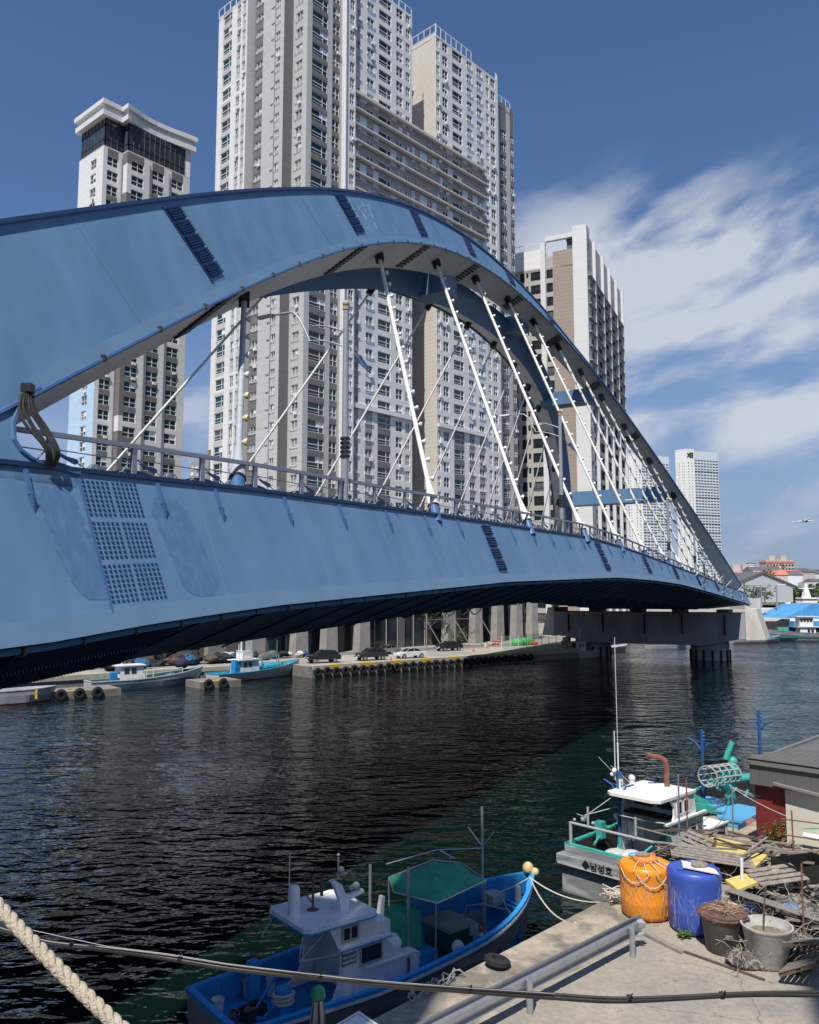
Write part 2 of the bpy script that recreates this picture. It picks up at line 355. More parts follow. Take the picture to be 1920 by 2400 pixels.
# hills far right and behind
M['hill'] = mat('wooded_hill', (0.05, 0.08, 0.035), 0.95, var=0.4, vscale=0.02, col2=(0.18, 0.17, 0.12), mixs=0.035, mixt=(0.5, 0.62), bump=1.0, bscale=0.2)
def hill(x0, x1, y, depth, hs, seed):
    rnd = random.Random(seed); n = 60; rings = []
    for j in range(9):
        v = j/8; row = []
        for i in range(n+1):
            u = i/n; h = interp(u, [k/(len(hs)-1) for k in range(len(hs))], hs)
            z = 1.0+h*math.sin(math.pi*min(1, v*1.0)*0.5)**1.2*(1+0.08*rnd.uniform(-1, 1))
            row.append((x0+(x1-x0)*u, y+depth*v, z))
        rings.append(row)
    m = MB(); m.loft(rings, close=False, caps=False)
    return m
tag(hill(250, 900, 430, 470, [6, 14, 26, 31, 33, 34, 36, 40, 45, 50], 5).build("hills", M["hill"], smooth=60), kind="structure")
# ---------------- facades ----------------
FWIN = {}
def window_mesh(w, h, kind, glass):
    """one window: frame bars and panes in one mesh; origin at its lower left, x along the wall, y into the wall"""
    w = round(w*10)/10; h = round(h*10)/10; var = random.choice((0, 0, 0, 1, 2)); key = (w, h, kind, glass, var)
    if key in FWIN: return FWIN[key]
    m = MB(); f = 0.09
    if var == 1 and kind != 'slit': m.quad((w*.52, .09, h*.45), (w-f, .09, h*.45), (w-f, .09, h), (w*.52, .09, h))     # lowered blind
    if var == 2 and kind in ('four', 'two'): m.box(w*.55, w*.55+.75, -.42, -.10, -.55, -.02)                            # air conditioner
    m.quad((0, .10, 0), (w, .10, 0), (w, .10, h), (0, .10, h), 1)
    m.box(0, w, 0, .12, 0, f); m.box(0, w, 0, .12, h-f, h); m.box(0, f, 0, .12, f, h-f); m.box(w-f, w, 0, .12, f, h-f)
    if kind == 'big':
        m.box(f, w-f, .01, .1, h*.46, h*.46+.10); m.box(w*.68, w*.68+.09, .01, .1, f, h-f)
        m.box(f, w*.68, .01, .1, h*.2, h*.2+.05)
    elif kind == 'four':
        m.box(f, w-f, .01, .1, h*.42, h*.42+.1); m.box(w*.5-.05, w*.5+.05, .01, .1, f, h-f)
    elif kind == 'two':
        m.box(w*.5-.05, w*.5+.05, .01, .1, f, h-f); m.box(-.1, w+.1, -.28, -.24, .02, .07); m.box(-.1, w+.1, -.28, -.24, .42, .46)
        for k in range(7):
            x = -.1+(w+.2)*k/6; m.box(x-.02, x+.02, -.28, -.24, .02, .46)
        m.box(-.1, -.06, -.28, 0, .02, .46); m.box(w+.06, w+.10, -.28, 0, .02, .46)
    elif kind == 'slit':
        m.box(w*.5-.04, w*.5+.04, .01, .1, f, h-f)
    elif kind == 'dark':
        for k in range(1, 4): m.box(w*k/4-.03, w*k/4+.03, .01, .1, f, h-f)
        m.box(f, w-f, -.1, -.06, h*.4, h*.4+.05)
    me = m.mesh('window', [M['frame'] if kind != 'dark' else M['black'], M[glass]], fix=False)
    FWIN[key] = me; return me
class Tower:
    def __init__(s, name, label, cat='apartment tower', group=None, base=None):
        s.root = empty(name, base, 0, label, cat, group); s.off = Vector(base); s.wall = MB(); s.wins = []; s.mats = []
    def mi(s, key):
        if key not in s.mats: s.mats.append(key)
        return s.mats.index(key)
    def facade(s, P, d, u0, u1, zb, zt, z0, pitch, cols, wallfn, inset=0.22, trim=True):
        """vertical plane through plan point P along unit d from u0 to u1; cols: (ua, ub, lo, hi, kind, glasses)"""
        P = Vector((P[0], P[1], 0)); d = Vector((d[0], d[1], 0)).normalized(); nin = Vector((-d.y, d.x, 0))   # inward = left of d
        pt = lambda u, z, y=0: P+d*u+nin*y+Vector((0, 0, z))-s.off
        cols = sorted(c for c in cols if c[0] >= u0-0.01 and c[1] <= u1+0.01)
        edges = [u0]
        for c in cols: edges += [c[0], c[1]]
        edges.append(u1)
        nf = int(math.ceil((zt-z0)/pitch)); f0 = int(math.floor((zb-z0)/pitch))
        for k in range(0, len(edges)-1):
            a, b = edges[k], edges[k+1]
            if b-a < 0.01: continue
            col = cols[(k-1)//2] if k % 2 else None
            cuts = [zb]; zbk = []
            for i in range(f0, nf):
                zi = z0+i*pitch
                if col:
                    lo, hi = zi+col[2], zi+col[3]
                    if lo < zb+.05 or hi > zt-.05: continue
                    if not wallfn(a, b, (lo+hi)/2, col, True): continue
                    zbk.append((lo, hi))
            zbk.sort(); cur = zb
            segs = []
            for lo, hi in zbk:
                segs.append((cur, lo, False)); segs.append((lo, hi, True)); cur = hi
            segs.append((cur, zt, False))
            for lo, hi, win in segs:
                if hi-lo < 1e-4: continue
                if win:
                    mi = s.mi(wallfn(a, b, (lo+hi)/2, col, False))
                    s.wall.quad(pt(a, lo), pt(b, lo), pt(b, lo, inset), pt(a, lo, inset), mi); s.wall.quad(pt(a, hi, inset), pt(b, hi, inset), pt(b, hi), pt(a, hi), mi)
                    s.wall.quad(pt(a, lo), pt(a, lo, inset), pt(a, hi, inset), pt(a, hi), mi); s.wall.quad(pt(b, lo, inset), pt(b, lo), pt(b, hi), pt(b, hi, inset), mi)
                    s.wins.append((pt(a, lo, inset-.12), d, b-a, hi-lo, col[4], random.choice(col[5])))
                else:
                    # split solid strips where the wall colour changes
                    zz = lo; step = pitch/2
                    while zz < hi-1e-4:
                        z2 = min(hi, (math.floor((zz-z0)/step+1e-4)+1)*step+z0); key = wallfn(a, b, (zz+z2)/2, col, False)
                        while z2 < hi-1e-4:
                            z3 = min(hi, z2+step)
                            if wallfn(a, b, (z2+z3)/2, col, False) != key: break
                            z2 = z3
                        s.wall.quad(pt(a, zz), pt(b, zz), pt(b, z2), pt(a, z2), s.mi(key)); zz = z2
    def finish(s, limit=100, wname='window', stuff=False):
        o = s.wall.build('wall', [M[k] for k in s.mats], s.root, fix=False)
        sc = []
        for i, wdw in enumerate(s.wins):
            p = wdw[0]+s.off; rel = p-CAMP; dep = rel.y*cP+rel.z*sP
            if dep <= 0: sc.append((0, i)); continue
            x = 960+FPX*rel.x/dep; y = 1200-FPX*(rel.z*cP-rel.y*sP)/dep
            vis = 0 <= x <= 1920 and 0 <= y <= 2400 and not hidden_by_arch(x, y)
            sc.append(((wdw[2]*wdw[3]/rel.length_squared) if vis else 0, i))
        sc.sort(reverse=True); top = set(i for v, i in sc[:limit] if v > 0) if not stuff else set()
        rest = MB(); mats = [M['frame'], M['gteal'], M['gdark'], M['gcur'], M['black']]; gi = {'gteal': 1, 'gdark': 2, 'gcur': 3}
        for i, (p, d, w, h, kind, gl) in enumerate(s.wins):
            me = window_mesh(w, h, kind, gl)
            kx = w/(round(w*10)/10); kz = h/(round(h*10)/10)
            mt = Matrix(((d.x*kx, -d.y, 0, p.x), (d.y*kx, d.x, 0, p.y), (0, 0, kz, p.z), (0, 0, 0, 1)))
            if i in top: inst(me, wname, s.root, mt)
            else:
                b = len(rest.v); rest.v += [tuple(mt @ v.co) for v in me.vertices]
                for pl in me.polygons:
                    rest.f.append(tuple(b+k for k in pl.vertices)); rest.m.append(gi[gl] if pl.material_index == 1 else (4 if kind == 'dark' else 0))
        if rest.f: tag(rest.build(wname, mats, s.root, fix=False), kind='stuff')
        return s.root
def hidden_by_arch(x, y):
    xs = [0, 111, 278, 417, 556, 696, 876, 965, 1053, 1141, 1210, 1269, 1335, 1410, 1740]; ys = [546, 520, 483, 466, 451, 444, 463, 489, 529, 592, 657, 721, 801, 897, 1390]
    xb = [0, 58, 214, 390, 590, 779, 965, 1079, 1201, 1285, 1400]; yb = [990, 984, 895, 798, 702, 698, 712, 747, 820, 926, 1000]
    if x < 1400 and interp(x, xs, ys) < y < interp(x, xb, yb): return True
    return y > interp(x, [0, 565, 1022, 1240, 1455, 1740], [1085, 1145, 1205, 1238, 1283, 1388])
def meet(P, d, r):      # distance along plan line P+u*d where X/Y = r
    return (r*P[1]-P[0])/(d[0]-r*d[1])
def norm2(a, b): h = math.hypot(a, b); return (a/h, b/h)
# ---------- the tall tower group ----------
dR = norm2(1800, 1930); dLm = norm2(dR[1], -dR[0])     # dR: right and away; dLm: right and nearer
def R2(x, y=200): return ratio(x, y)
c719 = (R2(719)*130, 130.0)
def step_back(P, d, x):      # from a known right end, walk back to image column x
    u = meet(P, d, R2(x)); return (P[0]+d[0]*u, P[1]+d[1]*u)
c686 = step_back(c719, dLm, 686); c664 = step_back(c686, dR, 664); c596 = step_back(c664, dLm, 596)
c577 = step_back(c596, dR, 577); c510 = step_back(c577, dLm, 510)
PZ = 0.02290*130.0; Z00 = 1.4
FZ = CAMH+slope(1063.4+33/4.93*0)*130.0      # top of a living-room window on the corner line
z0t = FZ-2.55                                # floor line so that window spans +0.65..+2.55
TOPA = 122.7; ZS = 99.7; ZSB = 76.0; ZW = 42.9
BL = 'window'
G1 = ['gteal', 'gteal', 'gdark']; G2 = ['gdark', 'gdark', 'gcur', 'gteal']; G3 = ['gcur', 'gdark', 'gcur']
A = Tower('apartment_tower', 'tallest pale apartment tower, cut off by the top of the photo behind the blue arch', base=(c719[0], c719[1], 1.4))
def seg(T, p, q, d, xs, wf, zb=1.4, zt=TOPA, inset=.22, y=200, z0=None, pitch=None):
    """facade from plan p to q; xs: (px0, px1, lo, hi, kind, glasses)"""
    L = math.hypot(q[0]-p[0], q[1]-p[1]); cols = []
    for (a, b, lo, hi, kd, gl) in xs:
        ua = meet(p, d, R2(a, y)); ub = meet(p, d, R2(b, y))
        cols.append((max(0.05, ua), min(L-.05, ub), lo, hi, kd, gl))
    T.facade(p, d, 0, L, zb, zt, z0 or z0t, pitch or PZ, cols, wf, inset)
ZTL = 116.5
def wf_left(a, b, z, col, q):
    if q: return True
    if col is None: return 'white'
    k = int((z-z0t)//PZ)
    return 'white' if k % 9 == 5 else 'lgrey'
seg(A, c510, c577, dLm, [(521, 541, .5, 2.5, 'big', G1), (553, 561, .5, 2.5, 'four', G2), (566, 573, .5, 2.5, 'four', G3)], wf_left, zt=ZTL)
seg(A, c577, c596, dR, [], lambda *a: True if a[4] else 'lgrey')
seg(A, c596, c664, dLm, [(601, 615, .85, 2.25, 'two', G3), (634, 642, 1.1, 1.6, 'slit', G3), (645, 655, .85, 2.25, 'two', G3)],
    lambda a, b, z, c, q: True if q else ('taupe' if b <= meet(c596, dLm, R2(617))+.1 or (c and a < 2.2) else 'lgrey'))
seg(A, c664, c686, dR, [], lambda *a: True if a[4] else 'taupe')
seg(A, c686, c719, dLm, [(693, 708, .8, 2.35, 'two', G3)], lambda *a: True if a[4] else 'lgrey')
uA0 = meet(c719, dR, R2(826)); uA1 = meet(c719, dR, R2(966)); pA = lambda u, off=0: (c719[0]+dR[0]*u-dR[1]*off, c719[1]+dR[1]*u+dR[0]*off)
u803 = meet(c719, dR, R2(802))
seg(A, c719, pA(u803), dR, [(731, 768, .45, 2.55, 'big', ['gteal', 'gteal', 'gteal', 'gdark']), (779, 796, .45, 2.55, 'four', G2)],
    lambda a, b, z, c, q: True if q else ('taupe' if c else 'lgrey'))
# projecting white pilaster bay between the two faces
pz0, pz1 = pA(u803, -0.9), pA(uA0, -0.9)
A.facade(pz0, dR, 0, uA0-u803, 1.4, TOPA, z0t, PZ, [(1.05, 2.15, .45, 2.45, 'four', G3)], lambda a, b, z, c, q: True if q else 'white', .22)
for (p, q_) in ((pA(u803), pz0), (pz1, pA(uA0))):
    A.wall.quad(*(Vector((a[0], a[1], z))-A.off for a, z in ((p, 1.4), (q_, 1.4), (q_, TOPA), (p, TOPA))), A.mi('white'))
colsA = [(829, 844, .75, 2.3, 'two', G3), (860, 876, .75, 2.3, 'two', G2), (888, 917, .5, 2.5, 'big', ['gteal', 'gteal', 'gdark']), (929, 944, .5, 2.5, 'four', G2), (951, 961, .5, 2.5, 'four', G3)]
uBc = meet(c719, dR, R2(1022, 73)); uB1 = meet(c719, dR, R2(1167, 240)); uB2 = meet(c719, dR, R2(1213, 240)); uSe = meet(c719, dR, R2(1134, 395))
def wfR(a, b, z, col, q):
    if q: return True
    if z > ZS:
        return 'white' if not col or col[0] > 3 and col[4] != 'two' else ('bluish' if col[0] > 2 else 'lgrey')
    if z > ZSB:
        k = int((z-z0t)//PZ); g = int(a*1.7)
        if not col and (k+g) % 3 == 0 and (b-a) < 3.6 and (b-a) > .8: return 'bluish'
        return 'grey'
    if z > ZW:
        if col and col[0] < 1.5: return 'grey'
        return 'bluish' if (col and col[4] == 'two') else 'white'
    if col and col[4] == 'two': return 'grey'
    return 'taupe' if (col and col[4] == 'big') else ('white' if a > 9 or not col else 'grey')
seg(A, pA(uA0), pA(uA1), dR, colsA, wfR, y=300)
# end of tower A above the wing and in the gap below it
backA = pA(uA1, 11)
def side(T, p, q, zb, zt, key):
    T.wall.quad(*(Vector((a[0], a[1], z))-T.off for a, z in ((p, zb), (q, zb), (q, zt), (p, zt))), T.mi(key))
side(A, pA(uA1), pA(uA1, 14), 1.4, TOPA, 'lgrey')
# wing joining the towers: banded with ledges, open underneath
W0, W1 = uA1, uSe
wing = Tower('apartment_wing', 'grey banded apartment wing with long pale ledges bridging the two tall towers', 'apartment block', base=pA(uA1)+(ZSB,))
seg(wing, pA(uA1), pA(uBc-.02), dR, [(973, 985, .75, 2.3, 'two', G3), (1001, 1013, .75, 2.3, 'two', G3)], wfR, zb=ZSB, zt=ZS, y=300)
wing.wall.prism([tuple(Vector(p)-wing.off.xy) for p in (pA(uA1+.02, .3), pA(uBc-.02, .3), pA(uBc-.02, 14), pA(uA1+.02, 14))], 0.0, ZS-ZSB, wing.mi('dgrey'))
# dark recessed core wall in the gap
cr0, cr1 = pA(uA1+.02, 9), pA(uBc+3, 9)
side(wing, cr0, cr1, 1.4, ZSB-.01, 'dgrey')
k = 0; zl = ZS
while zl > ZSB+.3:
    m = MB(); h = .55 if k == 0 else .28; o_ = pA(uA0+.05, -.75)
    m.ob(Vector((o_[0], o_[1], zl-h/2))-wing.off, Vector((dR[0], dR[1], 0))*(uSe-uA0), Vector((-dR[1], dR[0], 0))*.73, (0, 0, h))
    m.build('balcony_ledge', M['ledge'], wing.root); k += 1; zl -= PZ
wing.finish(100)
# lower white ledge across tower A
m = MB(); o_ = pA(uA0+.05, -.5); m.ob(Vector((o_[0], o_[1], ZW-.4))-A.off, Vector((dR[0], dR[1], 0))*(uA1-uA0-.1), Vector((-dR[1], dR[0], 0))*.48, (0, 0, .8)); m.build('ledge', M['white'], A.root)
# roof, parapets, back
polyA = [c577, c596, c664, c686, c719, pA(uA0), pA(uA1), pA(uA1, 14), (c577[0]+9, c577[1]+24)]
bk = MB(); bk.prism([(p[0]-A.off.x, p[1]-A.off.y) for p in polyA], TOPA-1.4-.6, TOPA-1.4-.3); bk.build('roof', M['lgrey'], A.root)
for p, q_ in ((pA(uA1, 14), (c577[0]+9, c577[1]+24)), ((c577[0]+9, c577[1]+24), (c510[0]+7, c510[1]+12)), ((c510[0]+7, c510[1]+12), c510)):
    side(A, p, q_, 1.4, ZTL if q_ == c510 else TOPA, 'lgrey')
side(A, c577, (c577[0]+7, c577[1]+12), ZTL, TOPA, 'white')
bk = MB(); bk.prism([(p[0]-A.off.x, p[1]-A.off.y) for p in (c510, c577, (c577[0]+7, c577[1]+12), (c510[0]+7, c510[1]+12))], ZTL-2.0, ZTL-1.7); bk.build('roof', M['lgrey'], A.root)
def roof_rail(T, p, q, z, h=1.6):
    a = Vector((p[0], p[1], z))-T.off; b = Vector((q[0], q[1], z))-T.off; n = max(2, int((b-a).length/1.6)); m = MB()
    m.bar(a+Vector((0, 0, h)), b+Vector((0, 0, h)), .1); m.bar(a+Vector((0, 0, .1)), b+Vector((0, 0, .1)), .08)
    for i in range(n+1):
        c = a.lerp(b, i/n); m.bar(c, c+Vector((0, 0, h)), .09)
    t = a.lerp(b, .5)
    m.build('roof_railing', M['frame'], T.root)
roof_rail(A, pA(uA0, .2), pA(uA1, .2), TOPA); roof_rail(A, c510, c577, ZTL)
# steel downpipe on the pilaster
m = MB(); p = pA(u803-.15, -1.0); m.tube([Vector((p[0], p[1], 2))-A.off, Vector((p[0], p[1], TOPA-1))-A.off], .28, 8); m.build('downpipe', M['frame'], A.root)
for xx, cc, dd in ((644.5, c664, dLm),):
    u_ = meet(cc, dd, R2(xx)); p = (cc[0]+dd[0]*u_+dR[0]*-.12, cc[1]+dd[1]*u_-.12)
    m = MB(); m.tube([Vector((p[0], p[1], 2))-A.off, Vector((p[0], p[1], TOPA-1))-A.off], .06, 6); m.build('downpipe', M['pipe'], A.root)
A.finish(100)
# ---------- right tower of the pair ----------
B_ = Tower('apartment_tower', 'second tall apartment tower with a blank cream side wall, joined to the banded wing', base=pA(uBc)+(1.4,))
TOPB = 123.2
bl = (pA(uBc)[0]-dLm[0]*13, pA(uBc)[1]-dLm[1]*13)
B_.facade(bl, dLm, 0, 13, 1.4, TOPB, z0t, PZ, [], lambda *a: True if a[4] else 'cream')
# dark louvre panel low on the cream wall
m = MB(); q0 = Vector(bl+(0,)); mm_ = Vector((dLm[0], dLm[1], 0)); m.ob(q0+mm_*2.0+Vector((0, 0, ZS+.2))-Vector((dR[0], dR[1], 0))*.12-B_.off, mm_*4.6, Vector((dR[0], dR[1], 0))*.1, (0, 0, 13)); m.build('louvre_panel', M['grey'], B_.root)
m = MB(); m.ob(q0+mm_*1.2+Vector((0, 0, ZS+13.4))-Vector((dR[0], dR[1], 0))*.5-B_.off, mm_*5.8, Vector((dR[0], dR[1], 0))*.48, (0, 0, .3)); m.build('canopy', M['cream'], B_.root)
colsB = [(1023.5, 1031, .5, 2.5, 'four', G3), (1037.5, 1050, .5, 2.5, 'four', G2), (1061, 1084, .5, 2.5, 'big', ['gteal', 'gteal', 'gdark']), (1095, 1107, .75, 2.3, 'two', G2), (1118, 1130, .75, 2.3, 'two', G3), (1140, 1147, .5, 2.5, 'four', G3), (1151, 1161, .5, 2.5, 'four', G2)]
seB = uSe-uBc
def wfB(a, b, z, col, q):
    if q: return True
    if a > seB: return 'white'
    if z > ZS: return 'bluish' if (col and col[4] == 'two') else 'white'
    if z > ZSB:
        k_ = int((z-z0t)//PZ); g = int(a*1.7)
        if not col and (k_+g) % 3 == 0 and .8 < (b-a) < 4: return 'bluish'
        return 'grey'
    if z > ZW: return ('bluish' if a < 15 or z < 62 else 'grey') if (col and col[4] == 'two') else 'white'
    if col and col[4] == 'two': return 'grey'
    return 'taupe' if (col and col[4] == 'big') else 'white'
seg(B_, pA(uBc), pA(uB1), dR, colsB, wfB, zt=TOPB-.5, y=300)
seg(B_, pA(uB1+.02, 1.2), pA(uB2, 1.2), dR, [(1171, 1186, .5, 2.5, 'big', G1), (1195, 1206, .7, 2.4, 'four', G3)], lambda a, b, z, c, q: (True if q and z < 113 else False) if q else ('taupe' if c else 'lgrey'), zt=119.5, y=300)
side(B_, pA(uB1), pA(uB1, 1.3), 1.4, TOPB-.5, 'white'); side(B_, pA(uB2, 1.2), pA(uB2, 16), 1.4, 119.5, 'lgrey'); side(B_, pA(uB2, 16), bl, 1.4, 119.5, 'lgrey')
bk = MB(); bk.prism([(p[0]-B_.off.x, p[1]-B_.off.y) for p in (pA(uBc), pA(uB1), pA(uB1, 13), bl)], TOPB-1.4-1.1, TOPB-1.4-.8)
bk.prism([(p[0]-B_.off.x, p[1]-B_.off.y) for p in (pA(uB1, 1.2), pA(uB2, 1.2), pA(uB2, 13), pA(uB1, 13))], 116.5, 116.9); bk.build('roof', M['lgrey'], B_.root)
roof_rail(B_, pA(uBc, .2), pA(uBc+11.5, .2), TOPB-.5, 2.2); roof_rail(B_, pA(uBc+20, .2), pA(uB1, .2), TOPB-.5, 1.6); roof_rail(B_, pA(uB1, 1.4), pA(uB2-1, 1.4), 119.5, 1.6); roof_rail(B_, bl, pA(uBc), TOPB, 1.8)
m = MB(); o_ = pA(uBc+.05, -.5); m.ob(Vector((o_[0], o_[1], ZW-.4))-B_.off, Vector((dR[0], dR[1], 0))*(seB), Vector((-dR[1], dR[0], 0))*.48, (0, 0, .8)); m.build('ledge', M['white'], B_.root)
B_.finish(100)
# ---------- left tower with the glazed penthouse ----------
dR1 = norm2(1640, 1930); dL1 = norm2(dR1[1], -dR1[0])
R5 = lambda x, y=500: ratio(x, y)
k1 = (R5(237)*150, 150.0); k0 = step_back(k1, dL1, 0) if False else None
def sb5(P, d, x): u = meet(P, d, R5(x)); return (P[0]+d[0]*u, P[1]+d[1]*u)
k0 = sb5(k1, dL1, 181); k2 = sb5(k1, dR1, 283); k3 = sb5(k2, dL1, 294.5); k4 = sb5(k3, dR1, 443)
T1 = Tower('apartment_tower', 'white and taupe tower at far left, glazed top storey under a curved white cornice', base=k1+(1.4,))
zT = CAMH+slope(342)*150; zG = CAMH+slope(273)*150; zC = CAMH+slope(234)*148
p1 = 0.0196*150; zz0 = CAMH+slope(780+190/5.75)*160-2.45
GT = ['gteal', 'gdark', 'gteal']
def wT1(a, b, z, col, q):
    if q: return True
    if col is None: return 'taupe' if (wT1.ret and wT1.band(z)) else 'white'
    return 'taupe' if wT1.band(z) else 'white'
wT1.ret = False; kk = lambda z: int(math.floor((z-zz0)/p1+.5))
wT1.band = lambda z: (kk(z) % 11) not in (0, 1, 6)
def sg5(p, q_, d, xs, wf, zb=1.4, zt=None):
    L = math.hypot(q_[0]-p[0], q_[1]-p[1]); cols = [(max(.05, meet(p, d, R5(a))), min(L-.05, meet(p, d, R5(b))), lo, hi, kd, gl) for a, b, lo, hi, kd, gl in xs]
    T1.facade(p, d, 0, L, zb, zt or zT, zz0, p1, cols, wf)
sg5(k0, k1, dL1, [(208, 221, .45, 2.35, 'four', G2)], lambda a, b, z, c, q: True if q else ('skyblue' if z < 58 and a < 9 else 'white'))
sg5(k1, k2, dR1, [(247, 273, .45, 2.45, 'four', GT)], wT1)
wT1.ret = True; sg5(k2, k3, dL1, [], wT1); wT1.ret = False
wT1.band = lambda z: (kk(z) % 11) not in (0, 1, 6)
sg5(k3, k4, dR1, [(304, 333, .45, 2.45, 'four', GT)], wT1) if False else None
def wT1b(a, b, z, col, q):
    if q: return True
    if col is None: return 'taupe' if (a < .3 and wT1.band(z)) else 'white'
    if col[0] < 5: return 'taupe' if (kk(z) % 11) not in (0, 1, 6) else 'white'
    if col[0] < 12: return 'taupe' if (kk(z) % 11) not in (5, 6, 1) else 'white'
    return 'white'
sg5(k3, k4, dR1, [(305, 334, .45, 2.45, 'four', GT), (354, 382, .45, 2.45, 'four', GT), (400, 427, .45, 2.45, 'four', GT)], wT1b)
bkp = [(k4[0]-dL1[0]*20, k4[1]-dL1[1]*20), (k0[0]+dR1[0]*3-dL1[0]*6, k0[1]+dR1[1]*3-dL1[1]*6)]
k4b = (k4[0]-dL1[0]*18, k4[1]-dL1[1]*18); k0b = (k0[0]+dR1[0]*22, k0[1]+dR1[1]*22)
side(T1, k4, k4b, 1.4, zT, 'white'); side(T1, k4b, k0b, 1.4, zT, 'white'); side(T1, k0b, k0, 1.4, zT, 'white')
poly1 = [k0, k1, k2, k3, k4, k4b, k0b]
bk = MB(); bk.prism([(p[0]-T1.off.x, p[1]-T1.off.y) for p in poly1], zT-1.4, zT-1.1); bk.build('roof', M['lgrey'], T1.root)
# glazed storey: panes between dark mullions
gl = MB(); mu = MB(); ins = .35
def shr(p, a, b): return (p[0]+a, p[1]+b)
cen = (sum(p[0] for p in poly1)/7, sum(p[1] for p in poly1)/7)
gp = [(p[0]+(cen[0]-p[0])*.03, p[1]+(cen[1]-p[1])*.03) for p in poly1]
gp[4] = (gp[3][0]+(gp[4][0]-gp[3][0])*.93, gp[3][1]+(gp[4][1]-gp[3][1])*.93)
for a, b in zip(gp[:4], gp[1:5]):
    L = math.hypot(b[0]-a[0], b[1]-a[1]); n = max(2, int(L/1.15)); A3 = Vector((a[0], a[1], 0))-T1.off; B3 = Vector((b[0], b[1], 0))-T1.off; A3.z = B3.z = 0
    z0_, z1_ = zT-1.4+.3, zG-1.4; up = Vector((0, 0, 1))
    gl.quad(A3+up*z0_, B3+up*z0_, B3+up*z1_, A3+up*z1_)
    for i in range(n+1):
        c = A3.lerp(B3, i/n); mu.bar(c+up*z0_, c+up*z1_, .14)
    for zz in (z0_+.2, z0_+1.5, z1_-1.3): mu.bar(A3+up*zz, B3+up*zz, .12)
gl.build('penthouse_glazing', mat('penthouse_glass', (0.035, 0.045, 0.06), 0.05, var=0.5, vscale=.5), T1.root, fix=False); mu.build('mullions', M['black'], T1.root)
bk = MB(); bk.prism([(p[0]-T1.off.x, p[1]-T1.off.y) for p in (gp[4], k4, k4b, k0b, gp[0])], zT-1.4+.31, zG-1.4); bk.build('penthouse_wall', M['white'], T1.root)
# cornice in two projecting steps, bowed along the long side
def outset(poly, o):
    res = []; n = len(poly)
    for i in range(n):
        p0, p1_, p2 = (Vector(poly[i-1][:2]), Vector(poly[i][:2]), Vector(poly[(i+1) % n][:2]))
        a = (p1_-p0).normalized(); b = (p2-p1_).normalized(); na = Vector((a.y, -a.x)); nb = Vector((b.y, -b.x)); bis = na+nb
        bis = bis/max(.3, bis.dot(bis)/2)
        res.append((p1_+bis*o))
    return res
cm = lambda t, o: (k3[0]+(k4[0]-k3[0])*t-dR1[1]*o*-1*-1, k3[1]+(k4[1]-k3[1])*t+dR1[0]*o)
cpoly = [k0, k1, k2, k3, cm(.18, .7), cm(.3, 1.0), cm(.45, 1.1), cm(.62, .9), cm(.82, .4), k4, k4b, k0b]
cor = MB()
for o, za, zb_ in ((.75, zG+.02, zG+1.05), (.35, zG+1.05, zG+2.2), (.95, zG+2.2, zG+3.1)):
    cor.prism([(p.x-T1.off.x, p.y-T1.off.y) for p in outset(cpoly, o)], za-1.4, zb_-1.4)
cor.build('cornice', mat('white_cornice', (0.66, 0.66, 0.66), .6, var=.04), T1.root)
for xx in (282.2, 348, 393):
    m = MB(); c = k3 if xx > 290 else k1; d_ = dR1; u_ = meet(c, d_, R5(xx)); p = (c[0]+d_[0]*u_+d_[1]*.2, c[1]+d_[1]*u_-d_[0]*.2)
    m.tube([Vector((p[0], p[1], 2))-T1.off, Vector((p[0], p[1], zT-1))-T1.off], .13, 6); m.build('downpipe', M['taupe'] if xx < 370 else M['pipe'], T1.root)
T1.finish(100)
# ---------- brown and white tower on the right ----------
dR3 = norm2(900, 1930); dL3 = norm2(dR3[1], -dR3[0]); R6 = lambda x, y=650: ratio(x, y)
e0 = (R6(1378)*180, 180.0); uW = 26.0; e1 = (e0[0]-dL3[0]*uW, e0[1]-dL3[1]*uW)
T3 = Tower('apartment_tower', 'brown and white tower with dark balconies and tall white fins right of the arch', base=e0+(1.4,))
p3 = .01838*180; ut = lambda x: meet(e1, dL3, R6(x)); z3 = CAMH+slope(500+1225/5.39)*183-2.5
Tp = CAMH+slope(612)*184-2.5; TT = CAMH+slope(526)*180; TL = CAMH+slope(590)*186
GD = ['gdark', 'gdark', 'gdark', 'gcur']
c_ = [(ut(x0), ut(x1), .5, 2.7, 'dark', GD) for x0, x1 in ((1170, 1186), (1196, 1211), (1219, 1230), (1244, 1267), (1281, 1296))]
c_.append((ut(1233.5), ut(1239), 1.4, 2.7, 'dark', GD))
def wf3(a, b, z, c, q):
    if q: return z < Tp+1
    if b <= ut(1268)+.3: return 'white' if z > Tp+1.2 else 'conc2'
    if a < ut(1279): return 'white' if not c else 'conc2'
    if c: return 'conc2'
    return 'conc2' if b < ut(1298) else 'brown'
M['conc2'] = mat('warm_grey_wall', (.40, .39, .36), .8, var=.05)
T3.facade(e1, dL3, 0, ut(1268), 1.4, TL, z3, p3, [c for c in c_ if c[1] < ut(1268.5)], lambda a, b, z, c, q: wf3(a, b, z, c, q))
T3.facade(e1, dL3, ut(1280), ut(1296.6), 1.4, Tp+3.5, z3, p3, [c for c in c_ if c[0] > ut(1280)-.01], lambda a, b, z, c, q: (z < Tp) if q else 'conc2')
T3.facade(e1, dL3, ut(1296.6), ut(1344.5), 1.4, Tp+4.5, z3, p3, [], lambda *a: True if a[4] else 'brown')
e3 = Vector((e1[0], e1[1], 0)); L3 = Vector((dL3[0], dL3[1], 0)); N3 = Vector((dR3[0], dR3[1], 0))
M['fin'] = mat('white_fin', (.66, .66, .65), .55, var=.04, vscale=.1, joints=(3.3, .02, .2))
